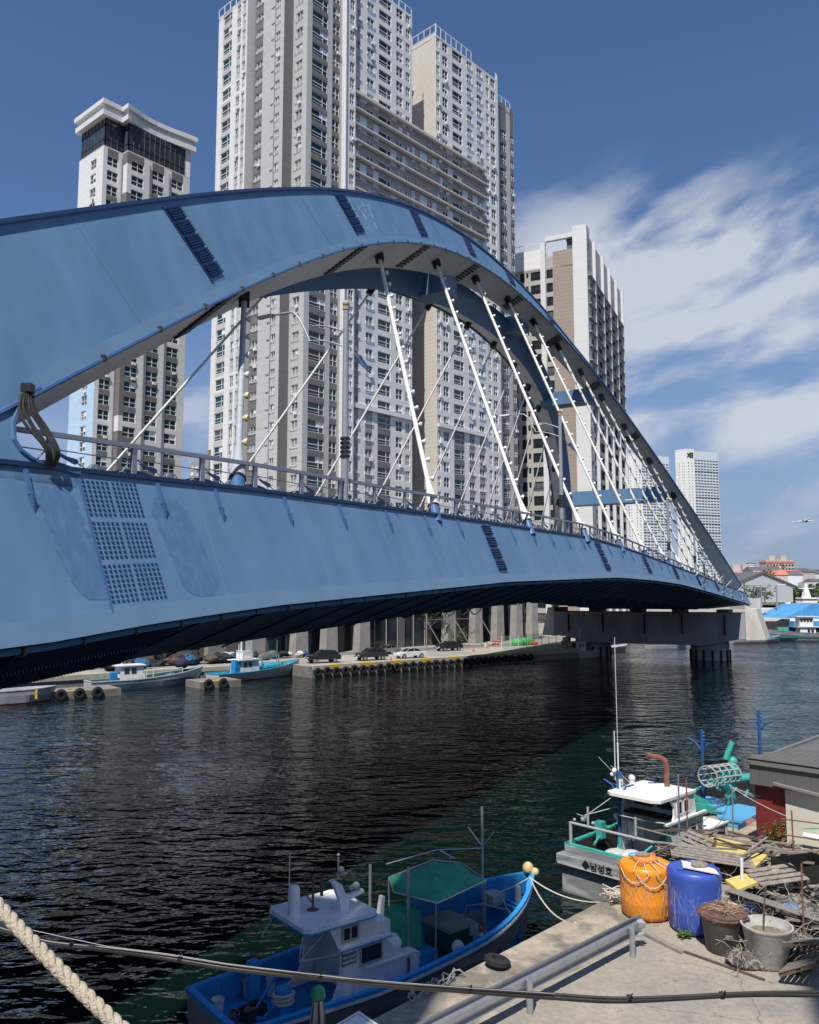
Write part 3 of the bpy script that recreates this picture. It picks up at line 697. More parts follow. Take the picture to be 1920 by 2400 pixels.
m = MB(); m.ob(e3+L3*ut(1268.2)-N3*.5-T3.off+Vector((0, 0, 1.4)), L3*(ut(1279.8)-ut(1268.2)), N3*1.2, (0, 0, TT-4)); m.build('pilaster', M['fin'], T3.root)
m = MB(); m.ob(e3+L3*ut(1344.6)-N3*.5-T3.off+Vector((0, 0, 1.4)), L3*(uW-ut(1344.6)), N3*3, (0, 0, TT-1.4)); m.build('pilaster', M['fin'], T3.root)
m = MB(); m.ob(e3+L3*ut(1279.9)-N3*.48-T3.off+Vector((0, 0, TT-2.4)), L3*(ut(1344.5)-ut(1279.9)), N3*1.0, (0, 0, 1.1)); m.build('roof_beam', M['fin'], T3.root)
m = MB(); m.ob(e3+L3*ut(1328)+N3*.5-T3.off+Vector((0, 0, Tp+4)), L3*4, N3*4, (0, 0, 3.6)); m.build('roof_plant', M['dgrey'], T3.root)
T3.off = T3.off
roof_rail(T3, (e1[0]+dL3[0]*2, e1[1]+dL3[1]*2), (e1[0]+dL3[0]*ut(1267), e1[1]+dL3[1]*ut(1267)), TL, 1.5)
roof_rail(T3, (e1[0]+dL3[0]*ut(1281), e1[1]+dL3[1]*ut(1281)), (e1[0]+dL3[0]*ut(1330), e1[1]+dL3[1]*ut(1330)), Tp+4.5, 1.6)
LR = 40.0; fins = [meet(e0, dR3, R6(x, 800)) for x in (1394, 1413, 1428.5, 1444, 1458)]
cols3 = []; prev = .6
for f_ in fins:
    cols3.append((prev+.35, (prev+f_)/2-.15, .5, 2.7, 'dark', GD)); cols3.append(((prev+f_)/2+.15, f_-.9, .5, 2.7, 'dark', GD)); prev = f_
T3.facade(e0, dR3, 0, fins[-1], 1.4, TT-2.2, z3, p3, cols3, lambda a, b, z, c, q: (z < Tp-1) if q else 'lgrey')
for f_ in fins:
    m = MB(); o_ = Vector((e0[0], e0[1], 1.4))+N3*(f_-.35)+L3*-.5; m.ob(o_-T3.off+L3*.35, N3*.45, L3*.85, (0, 0, TT-3.3)); m.build('fin', M['fin'], T3.root)
m = MB()
for k_ in range(40):
    zq = z3+(k_-6)*p3
    if 4 < zq < Tp: m.ob(Vector((e0[0], e0[1], zq-.1))+N3*.3-T3.off, N3*(fins[-1]-.7), L3*.7, (0, 0, .18))
m.build('balcony_slabs', M['conc2'], T3.root)
T3.wall.quad(*(Vector(v)-T3.off for v in ((e0[0]+N3.x*fins[-1], e0[1]+N3.y*fins[-1], 1.4), (e1[0]+N3.x*fins[-1], e1[1]+N3.y*fins[-1], 1.4), (e1[0]+N3.x*fins[-1], e1[1]+N3.y*fins[-1], TT-4.5), (e0[0]+N3.x*fins[-1], e0[1]+N3.y*fins[-1], TT-4.5))), T3.mi('lgrey'))
bk = MB(); bk.prism([(p[0]-T3.off.x, p[1]-T3.off.y) for p in ((e1[0], e1[1]), e0, (e0[0]+N3.x*fins[-1], e0[1]+N3.y*fins[-1]), (e1[0]+N3.x*fins[-1], e1[1]+N3.y*fins[-1]))], Tp-1, Tp-.6); bk.build('roof', M['lgrey'], T3.root)
T3.finish(100)
# ---------- far pair of glassy towers ----------
def far_tower(x0, xc, xc2, x1, Y, ytop, label, logo):
    dR4 = norm2(1900, 1930); dL4 = norm2(dR4[1], -dR4[0]); Rr = lambda x: ratio(x, 1150)
    c = (Rr(xc)*Y, Y); f = norm2(1, -.1); 
    a = (lambda u: (c[0]+dL4[0]*u, c[1]+dL4[1]*u))(meet(c, dL4, Rr(x0)))
    dF = norm2(1, .12); c2 = (lambda u: (c[0]+dF[0]*u, c[1]+dF[1]*u))(meet(c, dF, Rr(xc2)))
    dG = norm2(.93, .36); e = (lambda u: (c2[0]+dG[0]*u, c2[1]+dG[1]*u))(meet(c2, dG, Rr(x1)))
    zt = CAMH+slope(ytop)*Y; pz = .0036*Y
    T = Tower('apartment_tower', label, base=c+(1.4,))
    def cols(p, q, n, frac, kd='slit', gl=G2):
        L = math.hypot(q[0]-p[0], q[1]-p[1]); w = L/n
        return [(w*i+w*(1-frac)/2, w*i+w*(1+frac)/2, .8, 2.3, kd, gl) for i in range(n)]
    L = lambda p, q: math.hypot(q[0]-p[0], q[1]-p[1])
    wfw = lambda a_, b_, z, c__, q: (z < zt-12) if q else 'white'
    T.facade(a, dL4, 0, L(a, c), 1.4, zt, 3, pz, [q for i, q in enumerate(cols(a, c, 7, .42)) if i in (1, 2, 4, 5)], wfw)
    T.facade(c, dF, 0, L(c, c2), 1.4, zt, 3, pz, [q for i, q in enumerate(cols(c, c2, 5, .6)) if i in (1, 3)], wfw)
    T.facade(c2, dG, 0, L(c2, e), 1.4, zt-1, 3, pz, cols(c2, e, 8, .84, 'slit', ['gteal', 'gdark', 'gteal']), lambda a_, b_, z, c__, q: (z < zt-9) if q else ('white' if not c__ else 'bluish'))
    eb = (e[0]-8, e[1]+22); ab = (a[0]+14, a[1]+22)
    side(T, e, eb, 1.4, zt-1, 'white'); side(T, eb, ab, 1.4, zt-1, 'white'); side(T, ab, a, 1.4, zt, 'white')
    b = MB(); b.prism([(p[0]-T.off.x, p[1]-T.off.y) for p in (a, c, c2, e, eb, ab)], zt-3, zt-2.6); b.build('roof', M['lgrey'], T.root)
    e3_ = Vector((c2[0], c2[1], 0))-T.off; e3_.z = 0; dv = Vector((dG[0], dG[1], 0)); nv = Vector((dG[1], -dG[0], 0))
    for k_ in range(3, 50, 3):
        if 40 < 3+k_*pz < zt*.62 or k_ % 9 == 0:
            m = MB(); m.ob(e3_+Vector((0, 0, 3-1.4+k_*pz))+nv*.02, dv*(L(c2, e)), nv*.5, (0, 0, .7)); m.build('floor_band', M['white'], T.root)
    if logo:      # dark mark on the top of the front face: an X and a squared I
        m = MB(); dv = Vector((dF[0], dF[1], 0)); nv = Vector((dF[1], -dF[0], 0)); o_ = Vector((c[0], c[1], zt-8.2))-T.off+nv*.25+dv*(L(c, c2)*.16)
        up = Vector((0, 0, 1)); W = L(c, c2)*.70; h = 4.2
        for a0, a1 in (((0, 0), (.46, 1)), ((0, 1), (.46, 0)), ((.56, 0), (.56, 1)), ((.94, 0), (.94, 1)), ((.52, 1), (.98, 1)), ((.52, 0), (.98, 0)), ((.60, .5), (.90, .5))):
            m.bar(o_+dv*W*a0[0]+up*h*a0[1], o_+dv*W*a1[0]+up*h*a1[1], .5, .9)
        m.build('logo_sign', M['black'], T.root)
    T.finish(100)
far_tower(1585.5, 1611, 1630, 1686, 800, 1052, 'slim far white and glass tower with a black two-letter sign near its top', True)
far_tower(1452, 1487, 1506, 1570, 790, 1062, 'far white and glass tower half hidden behind the descending arch and its white hangers', False)
# ---------------- bridge ----------------
BO = Vector((-5.8, 28.0, 0)); BA = Vector((66.8, 122.0, 0)).normalized(); BN = Vector((BA.y, -BA.x, 0))
bo = BO+BA*58+BN*-15
bridge = empty('arch_bridge', bo, 0, 'blue steel arch bridge with leaning twin arches and white hangers crossing the channel', 'bridge')
def BP(s, n, z): return BO+BA*s+BN*n+Vector((0, 0, z))-bo
LEAN = .42; BW = 30.0
PK = [-6.282800130127086e-10, 3.795246281360026e-07, -6.928982435439277e-05, -0.0015392197108807027, 0.6266414992418298, 20.864512087140223]
def archz(s):
    v = 0.0
    for c in PK: v = v*s+c
    return v
def secw(s): return interp(s, [-14, -9, 11, 36, 56, 100, 127], [4.2, 4, 3.3, 3.0, 2.3, 2.0, 1.9])
def sech(s): return interp(s, [-14, -9, 11, 36, 56, 127], [5.3, 5.1, 4.1, 3.05, 2.3, 1.6])
def twist(s): return interp(s, [-14, 50, 58, 66, 76, 100, 127], [.42, .42, .45, .53, .63, .63, .58])
def fardz(s): return interp(s, [-14, 0, 20, 36, 46, 56, 66, 78, 90, 127], [0, -.1, -.5, -1.0, -1.7, -2.0, -1.9, -1.1, 0, 0])
def sec(s, far=False):
    """four corners of the rib at s: outer lip, outer top, inner top, inner lip"""
    z = archz(s); n = -(z-14.5)*LEAN; b = secw(s); h = sech(s); t = twist(s)
    q = [(n, z), (n-t*h, z+h), (n-b-t*h, z-.45*b+h), (n-b, z-.45*b)]
    if far: dz = fardz(s); q = [(-BW-a, c+dz) for a, c in q]
    return q
def zt_(s): return interp(s, [-60, -30, -9, 0, 15, 28, 41, 52, 62, 78, 90, 124, 135], [11.5, 12.6, 13.7, 14.1, 14.5, 14.75, 15.0, 14.75, 14.3, 13.4, 12.8, 10.9, 10.2])
def zb_(s): return interp(s, [-60, -30, -10, -6, -1, 9, 21, 46, 60, 73, 90, 118, 135], [7.4, 8.6, 9.4, 9.8, 10.2, 10.7, 11.3, 12.0, 11.95, 11.7, 10.9, 9.4, 8.4])
def en(z): return -(z-14.5)*LEAN+.05
import functools
SS = [-14+i*1.5 for i in range(95)]; SS = [s for s in SS if s <= 127]
for far in (False, True):
    R = [[BP(s, *c) for c in sec(s, far)] for s in SS]
    m = MB()
    for i in range(len(R)-1):
        a, b = R[i], R[i+1]
        m.quad(a[0], b[0], b[1], a[1], 0); m.quad(a[1], b[1], b[2], a[2], 0); m.quad(a[2], b[2], b[3], a[3], 0)
    m.add(R[0], [(0, 1, 2, 3)]); m.add(R[-1], [(3, 2, 1, 0)])
    m.build('arch_rib', M['blue'], bridge, smooth=40)
    m = MB()
    for i in range(len(R)-1):
        a, b = R[i], R[i+1]; m.quad(a[3], b[3], b[0], a[0])
    m.build('soffit', M['soffit'], bridge, smooth=40)
    # top rim, lip flange and drip pipe
    m = MB(); d = Vector((0, 0, .14))
    for i in range(len(R)-1):
        a, b = R[i], R[i+1]; o1 = (a[1]-a[2]).normalized()*.14; m.loft([[a[1]-o1*1.2, a[1]+o1, a[1]+o1+d, a[1]-o1*1.2+d], [b[1]-o1*1.2, b[1]+o1, b[1]+o1+d, b[1]-o1*1.2+d]])
    m.build('rim', M['navy'] if far else M['blue2'], bridge)
    m = MB(); pp = MB(); tk = .04
    for i in range(len(R)-1):
        a, b = R[i], R[i+1]
        fa = (a[1]-a[0]).normalized(); fb = (b[1]-b[0]).normalized(); w = (a[0]-a[3]).normalized()*tk
        ka = interp(SS[i], [0, 127], [.42, .16]); 
        m.loft([[a[0]-fa*.12, a[0]+fa*ka, a[0]+fa*ka+w, a[0]-fa*.12+w], [b[0]-fb*.12, b[0]+fb*ka, b[0]+fb*ka+w, b[0]-fb*.12+w]])
    m.build('lip_flange', M['lipblue'], bridge)
    for i in range(0, len(R)-1):
        a, b = R[i], R[i+1]; w = (a[0]-a[3]).normalized()*.12; dn = Vector((0, 0, -.16))
        pp.tube([a[0]+w+dn, b[0]+w+dn], .075, 6)
        if i % 2 == 0: pp.bar(a[0]+w*1.3+dn*1.5, a[0]+w*1.3+dn*.3, .15, .13, 1)
    pp.build('drip_pipe', [M['blue2'], M['black']], bridge)
# splice bands on the near rib's outer face and under its soffit
def rowbolts(m, P0, du, dv, nrm, nu, nv, su, sv, size, proud, gap_u=None, gap_v=None, mi=0):
    """grid of studs on a plane"""
    for j in range(nv):
        for i in range(nu):
            u = (i+.5)*su+(gap_u[1] if gap_u and i >= gap_u[0] else 0); v = (j+.5)*sv
            if gap_v: v += gap_v[1]*(j//gap_v[0])
            o = P0+du*u+dv*v; m.ob(o-du*size/2-dv*size*.5, du*size, dv*size*1.0, nrm*proud, mi)
def bands(s_top, s_lip, width, groups, rows, cols, side_far=False):
    m = MB()
    a_t = Vector(BP(s_top, *sec(s_top)[1])); a_l = Vector(BP(s_lip, *sec(s_lip)[0])); b_l = Vector(BP(s_lip+width, *sec(s_lip+width)[0])); b_t = Vector(BP(s_top+width, *sec(s_top+width)[1]))
    dv = (a_l-a_t); L = dv.length; dv.normalize(); du = (b_l-a_l).normalized(); nr = du.cross(dv).normalized()
    if nr.dot(BN) < 0: nr = -nr
    m.ob(a_t+dv*.2-du*.05, du*.06, dv*(L-.75), nr*.05, 1)
    usable = L-1.0; gh = usable/groups; su = (width-.12)/cols
    for g in range(groups):
        for r in range(rows):
            v = .25+g*gh+(r+.5)*gh*.86/rows; o = a_t+dv*v+du*.08
            m.ob(o, du*(width-.12), dv*(gh*.86/rows*.30), nr*.10, 0)
            for c in range(cols):
                p = o+du*(c+.2)*su; m.ob(p, du*su*.34, dv*gh*.86/rows*.75, nr*.13, 0)
    m.build('splice_band', [M['navy'], M['navy']], bridge)
bands(0.35, 2.45, 1.25, 5, 5, 9); bands(18.0, 19.4, 1.7, 5, 5, 8); bands(31.8, 32.1, 1.8, 5, 4, 6); bands(44.5, 44.4, 1.8, 4, 4, 6); bands(56, 55.6, 1.8, 4, 3, 5); bands(68, 67.4, 1.8, 3, 3, 4)
for s0 in (3.4, 19.6, 32.6, 45.4, 58, 70, 82, 94):
    m = MB(); q = sec(s0); A0 = Vector(BP(s0, *q[0])); A1 = Vector(BP(s0, *q[3])); q2 = sec(s0+1.3); B0 = Vector(BP(s0+1.3, *q2[0])); du = (B0-A0).normalized(); dv = (A1-A0); L = dv.length; dv.normalize(); nr = du.cross(dv).normalized()
    if nr.z > 0: nr = -nr
    nn = int(L/.34)
    for k in range(nn):
        m.ob(A0+dv*(.25+k*(L-.4)/nn), dv*.17, du*1.4, nr*.12)
    m.build('soffit_splice', M['black'], bridge)
for s0 in (-4.6, 0.35+1.3, 13.0, 22, 36, 49):      # weld seams
    m = MB(); a = Vector(BP(s0, *sec(s0)[1])); b = Vector(BP(s0+2, *sec(s0+2)[0])); nr = (BN*.92+Vector((0, 0, .39))); m.ob(a+nr*-.01, (b-a), BA*.035, nr*.025); m.build('weld_seam', M['lipblue'], bridge)
# repaired white drips on the rib
m = MB(); rnd = random.Random(2)
for k in range(34):
    s0 = rnd.uniform(20.2, 23.4); f = rnd.uniform(.1, .75); q = sec(s0); n0 = q[1][0]+(q[0][0]-q[1][0])*f; z0 = q[1][1]+(q[0][1]-q[1][1])*f
    a = Vector(BP(s0, n0, z0))+(BN*.92+Vector((0, 0, .39)))*.008; dv = (Vector(BP(s0+.5, *q[0]))-Vector(BP(s0, *q[1]))).normalized(); w_ = rnd.uniform(.01, .035)
    m.ob(a, dv*rnd.uniform(.05, .45), BA*w_, BN*.006)
m.build('paint_drips', mat('dried_drips', (.62, .68, .72), .6), bridge)
# ---- girder ----
GS = [-60+i*3 for i in range(66)]; GS = [s for s in GS if s <= 127]+[127]
def gsec(s, far=False):
    zt, zb = zt_(s), zb_(s); bd = interp(s, [-60, 60, 95, 127], [2.15, 1.9, 1.2, .8])
    q = [(en(zt), zt), (en(zb), zb), (-4.6, zb-bd)]
    return [(-BW-a, c) for a, c in q] if far else q
for far in (False, True):
    m = MB(); Rg = [[BP(s, *c) for c in gsec(s, far)] for s in GS]
    ti = [BP(s, (-.35 if not far else -BW+.35), zt_(s)) for s in GS]
    for i in range(len(GS)-1):
        a, b = Rg[i], Rg[i+1]; m.quad(a[1], b[1], b[0], a[0], 0)
        m.quad(a[0], b[0], ti[i+1], ti[i], 0); m.quad(ti[i], ti[i+1], ti[i+1]-Vector((0, 0, .4)), ti[i]-Vector((0, 0, .4)), 0)
    m.build('edge_girder', M['blue'], bridge, smooth=30)
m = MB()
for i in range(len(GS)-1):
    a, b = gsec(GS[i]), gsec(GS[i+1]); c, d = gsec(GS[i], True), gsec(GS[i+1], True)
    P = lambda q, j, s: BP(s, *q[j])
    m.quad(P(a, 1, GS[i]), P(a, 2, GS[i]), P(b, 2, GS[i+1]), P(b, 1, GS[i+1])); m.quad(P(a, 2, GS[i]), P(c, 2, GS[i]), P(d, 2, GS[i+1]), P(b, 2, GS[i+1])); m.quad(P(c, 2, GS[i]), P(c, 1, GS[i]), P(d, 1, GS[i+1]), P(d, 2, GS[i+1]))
m.build('underside', mat('shaded_blue_underside', (.05, .10, .20), .5, var=.15, vscale=.6), bridge, smooth=30)  # darker copy of the bridge blue: the underside's shade is put into the colour
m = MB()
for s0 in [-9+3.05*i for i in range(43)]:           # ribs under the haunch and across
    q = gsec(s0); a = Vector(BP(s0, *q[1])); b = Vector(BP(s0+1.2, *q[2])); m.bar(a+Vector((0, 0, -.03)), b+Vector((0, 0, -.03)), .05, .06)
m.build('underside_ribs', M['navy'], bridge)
m = MB()
for k in range(46):                                   # stiffener teeth below the first splice
    s0 = -9.6+k*.12; q = gsec(s0)
    for f in (.12, .5):
        a = Vector(BP(s0+f*2.6, q[1][0]+(q[2][0]-q[1][0])*f, q[1][1]+(q[2][1]-q[1][1])*f)); b = Vector(BP(s0+(f+.3)*2.6, q[1][0]+(q[2][0]-q[1][0])*(f+.3), q[1][1]+(q[2][1]-q[1][1])*(f+.3)))
        m.bar(a+Vector((0, 0, -.06)), b+Vector((0, 0, -.06)), .05, .12)
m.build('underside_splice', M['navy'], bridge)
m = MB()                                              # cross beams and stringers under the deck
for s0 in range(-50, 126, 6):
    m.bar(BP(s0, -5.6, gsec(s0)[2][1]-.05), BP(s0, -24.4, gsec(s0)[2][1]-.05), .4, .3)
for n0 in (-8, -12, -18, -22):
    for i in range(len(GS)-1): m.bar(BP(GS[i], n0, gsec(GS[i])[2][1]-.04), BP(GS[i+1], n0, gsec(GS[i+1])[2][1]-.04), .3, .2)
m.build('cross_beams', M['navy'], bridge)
m = MB()
for i in range(len(GS)-1):
    a, b = GS[i], GS[i+1]; m.quad(BP(a, -.36, zt_(a)-.2), BP(b, -.36, zt_(b)-.2), BP(b, -BW+.36, zt_(b)-.2), BP(a, -BW+.36, zt_(a)-.2))
m.build('deck', M['asph'], bridge)
for far in (False, True):
    m = MB(); pp = MB(); rm = MB(); sg = -1 if far else 1
    for i in range(len(GS)-1):
        a, b = gsec(GS[i]), gsec(GS[i+1]); A0, B0 = Vector(BP(GS[i], *gsec(GS[i], far)[1])), Vector(BP(GS[i+1], *gsec(GS[i+1], far)[1])); nr = (BN*sg*.92+Vector((0, 0, .39))); up = (Vector(BP(GS[i], *gsec(GS[i], far)[0]))-A0).normalized()
        ka = interp(GS[i], [-10, 60, 127], [.46, .3, .15])
        m.loft([[A0-up*.1, A0+up*ka, A0+up*ka+nr*.04, A0-up*.1+nr*.04], [B0-up*.1, B0+up*ka, B0+up*ka+nr*.04, B0-up*.1+nr*.04]])
        T0, T1_ = Vector(BP(GS[i], *gsec(GS[i], far)[0])), Vector(BP(GS[i+1], *gsec(GS[i+1], far)[0]))
        rm.bar(T0+Vector((0, 0, .03)), T1_+Vector((0, 0, .03)), .2, .12)
        off = BN*sg*-.25+Vector((0, 0, -.22)); pp.tube([A0+off, B0+off], .085, 6)
    for k in range(92):
        s0 = -30+k*1.7; q = gsec(s0, far)[1]; A0 = Vector(BP(s0, *q))+BN*sg*-.25+Vector((0, 0, -.2)); pp.bar(A0+Vector((0, 0, .18)), A0+Vector((0, 0, -.12)), .17, .16, 1)
    m.build('lip_flange', M['lipblue'], bridge); rm.build('deck_rim', M['navy'], bridge); pp.build('drip_pipe', [M['blue2'], M['black']], bridge)
# gusset where the near rib meets the girder: face plate with a rounded throat
def plane_pt(s, z, off=0.0): return BP(s, -(z-14.5)*LEAN+.02+off, z)
throat = [(-6.6, 17.0), (-7.3, 16.35), (-8.0, 15.7), (-8.45, 15.25), (-8.7, 14.8), (-8.78, 14.35), (-8.65, 14.1), (-8.4, 13.93), (-8.0, 13.78), (-7.3, 13.72)]
for far in (False,):
    m = MB(); outer = [(-30, 12.6), (-30, 13.2)]
    poly = [(-7.3, zt_(-7.3)-.15)]+throat[::-1][1:]+[(-6.6, 17.2), (-9, 18.5), (-14, 14.2), (-20, 12.6), (-22, 12.4)]
    # triangulate as fan strips against the girder/rib line
    strip_hi = [(-7.6, 16.05), (-7.8, 15.92), (-8.05, 15.7), (-8.45, 15.25), (-8.7, 14.8), (-8.78, 14.35), (-8.65, 14.1), (-8.4, 13.93), (-8.0, 13.78), (-7.0, 13.72)]
    strip_lo = [(-8.2, 16.6), (-9.5, 16.6), (-11, 16.0), (-12, 15.3), (-13, 14.8), (-13.2, 14.3), (-12.5, 13.8), (-11.5, 13.5), (-10, 13.3), (-7.2, 13.3)]
    for a, b, c, d in zip(strip_hi, strip_hi[1:], strip_lo[1:], strip_lo): m.quad(plane_pt(*a, .03), plane_pt(*b, .03), plane_pt(*c, .03), plane_pt(*d, .03), 0)
    for a, b in zip(strip_hi, strip_hi[1:]): m.quad(plane_pt(*a, .03), plane_pt(*b, .03), Vector(plane_pt(*b, .03))-BN*2.6, Vector(plane_pt(*a, .03))-BN*2.6, 0)
    m.quad(plane_pt(-9.5, 16.6, .03), plane_pt(-13, 14.8, .03), plane_pt(-26, 12.5, .03), plane_pt(-20, 14, .03), 0)
    m.quad(plane_pt(-13, 14.8, .03), plane_pt(-10, 13.2, .03), plane_pt(-30, 12.0, .03), plane_pt(-26, 12.6, .03), 0)
    m.build('gusset_plate', M['blue'], bridge, smooth=30)
    m = MB(); m.tube([plane_pt(a, b, .05) for a, b in strip_hi], .07, 6); m.build('gusset_rim', M['blue2'], bridge)
# splice grids of studs on the near girder face
FN = (BN*.922+Vector((0, 0, .387))).normalized(); FV = (Vector((0, 0, -1))*.922+BN*.387).normalized()
def gface(s, f): zt, zb = zt_(s), zb_(s); z = zt+(zb-zt)*f; return Vector(BP(s, en(z), z))
def girder_splice(s0, w, nu, groups, nv, H0):
    m = MB(); a = gface(s0, 0)+FV*.28; L = (gface(s0, 1)-gface(s0, 0)).length-.72; du = (gface(s0+w, .5)-gface(s0, .5)).normalized()
    m.ob(a-du*.12-FV*.05, du*.045, FV*(L+.1), FN*.05, 1)
    gh = L/groups; su = w/nu
    for g in range(groups):
        sv = gh*.90/nv
        for j in range(nv):
            for i in range(nu):
                o = a+du*(i*su*.97+(su*.35 if i >= nu//2 else 0))+FV*(g*gh+j*sv)
                m.ob(o, du*su*.44, FV*sv*.36, FN*.03, 0)
    m.build('splice_plate', [M['navy'], M['blue2']], bridge)
girder_splice(-7.0, 2.0, 12, 3, 8, 0)
def girder_bars(s0, w, n):
    m = MB(); L = (gface(s0, 1)-gface(s0, 0)).length-.9; a = gface(s0, 0)+FV*.3; du = (gface(s0+w, .5)-gface(s0, .5)).normalized()
    m.ob(a-du*.06, du*.05, FV*L, FN*.05, 1)
    for k in range(n):
        if k % 5 == 4: continue
        m.ob(a+FV*(k*L/n), du*w, FV*(L/n*.34), FN*.14, 0)
        for q in range(5): m.ob(a+FV*(k*L/n)+du*w*(q+.3)/5, du*w*.08, FV*(L/n*.7), FN*.12, 0)
    m.build('splice_plate', [M['navy'], M['blue2']], bridge)
for s0, w, n in ((20.1, 1.2, 19), (42.9, 1.4, 19), (58.2, 1.4, 15), (71.2, 1.4, 14), (84, 1.4, 12), (97, 1.4, 10)): girder_bars(s0, w, n)
# rubbed repainted patches beside the first splice: thin coats with ragged outline
rnd = random.Random(9)
for s0, w, f0, f1 in ((-8.55, 1.15, .12, .80), (-4.78, 1.5, .14, .86)):
    m = MB(); n = 26; L = (gface(s0, 1)-gface(s0, 0)).length; du = BA; left = []; right = []
    for i in range(n+1):
        f = f0+(f1-f0)*i/n; sk = .5*(i/n)
        tp = .22*max(0, 1-i/2.5)+.26*max(0, (i-n+3)/3); left.append(gface(s0, f)+du*(sk+tp*w+rnd.uniform(-.09, .09))+FN*.006); right.append(gface(s0, f+rnd.uniform(-.012, .012))+du*(sk+w-tp*w+rnd.uniform(-.09, .09))+FN*.006)
    for i in range(n): m.quad(left[i], left[i+1], right[i+1], right[i])
    m.build('repainted_patch', M['rubpatch'], bridge)
for s0 in [-14, -2.6, 3.2, 8.6, 14.6]+[25+6.1*i for i in range(16)]:    # plate joints on the girder face
    m = MB(); a = gface(s0, .02); b = gface(s0, .97); m.ob(a-FN*.01, b-a, BA*.03, FN*.022); m.build('weld_seam', M['lipblue'], bridge)
# triangular brackets along the deck edge
br = MB(); br.ob((0, 0, 0), (.025, 0, 0), (0, .09, 0), (0, 0, -.68)); br.ob((.025, .07, 0), (.08, 0, 0), (0, .02, 0), (0, 0, -.68))
br.add([(0, 0, -.72), (.13, 0, -.72), (.10, .14, -.70), (0, .14, -.70), (.06, .02, -1.15)], [(0, 1, 2, 3), (0, 1, 4), (1, 2, 4), (2, 3, 4), (3, 0, 4)])
brm = br.mesh('bracket', M['blue2']); Fm = Matrix((BA.to_tuple()+(0,), FN.to_tuple()+(0,), (-FV).to_tuple()+(0,), (0, 0, 0, 1))).transposed()
bs = [-8.75, -4.3, -1.75, 1.95, 5.6, 9.4, 13.2, 17, 20.9]+[24.6+3.7*i for i in range(26)]
for s0 in bs: inst(brm, 'bracket', bridge, Matrix.Translation(gface(s0, 0)+FV*.16+FN*.005) @ Fm)
# ---- struts between the ribs ----
for s0, h1, h0 in ((44.5, -.2, -2.2), (64, .2, -1.6), (84, .3, -1.5), (106, .2, -2.0)):
    z = archz(s0)-.45*secw(s0); nn = -(archz(s0)-14.5)*LEAN-secw(s0); m = MB()
    za, zb2 = z+h0+.6, z+h1+.6
    m.ob(BP(s0-1.1, nn+.3+LEAN*.3, za), BN*-(BW+2*nn+.8), BA*2.4, (0, 0, zb2-za)); m.build('strut', M['blue'], bridge)
# ---- hangers ----
HB = [-.2, 14.9, 28.5, 40.9, 51.7, 62, 72.2, 81.6, 90, 98, 105.5, 112.5]; HT = [7.3, 26.2, 38.5, 48.2, 57, 64.4, 71.8, 78.5, 84.8, 91.8, 99.5, 107]
lamp_m = MB(); lamp_m.lathe([(0, 0), (.05, 0), (.05, .1), (.12, .12), (.14, .2), (.14, .27), (.10, .28), (0, .27)], n=12); lampme = lamp_m.mesh('lamp', M['hang'], smooth=35)
lamp_y = lamp_m.mesh('lamp', mat('yellowed_lens', (.66, .58, .36), .5), smooth=35)
for far in (False, True):
    for i, (sb, st) in enumerate(zip(HB, HT)):
        b = secw(st); z = archz(st); n = -(z-14.5)*LEAN-b*.5; zt = z-.22*b+.1
        if far: dz = fardz(st); n = -BW-n; zt += dz
        A0 = Vector(BP(sb, -.02 if not far else -BW+.6, zt_(sb)-.2)); T0 = Vector(BP(st, n, zt)); d = (T0-A0).normalized(); L = (T0-A0).length
        m = MB(); r = .13 if not far else .10
        m.tube([A0+d*.9, A0+d*(L-.3)], r, 10, 0); m.tube([A0+d*.85, A0+d*1.15, A0+d*2.0, A0+d*2.6], [.30, .30, .20, r+.01], 14, 0)
        if not far:
            for k in range(1, int(L/2.6)): m.tube([A0+d*(2.6*k-.03), A0+d*(2.6*k+.03)], r+.015, 10, 0)
        h = m.build('hanger', M['hang'] if not (i == 0 and not far) else mat('grey_hanger_pipe', (.42, .46, .52), .4, .1, var=.1, vscale=2), bridge, smooth=40)
        m = MB(); m.tube([A0-d*.3, A0+d*.88], .27, 14); m.tube([A0+d*.80, A0+d*.9], .31, 14, 1); m.build('socket', [M['blue2'], M['black']], h, smooth=40)
        m = MB(); m.bar(T0-d*.95, T0+d*.3, .5, .55); m.build('anchor', M['black'], h)
        if not far:
            e1 = d.cross(Vector((0, 0, 1))).normalized(); e1 = e1 if e1.dot(BN) > 0 else -e1
            ax = (e1*.75+BA*-.2+d*-.12+BN*.2).normalized(); nl = int((L-3.0)/1.45)
            for k in range(nl+1):
                o = A0+d*(1.5+k*(L-4.0)/max(1, nl))
                q_ = ax.to_track_quat('Z', 'Y').to_matrix().to_4x4()
                inst(lampme if not (i == 0 and k < 4) else lamp_y, 'lamp', h, Matrix.Translation(o+ax*(r-.03)) @ q_)
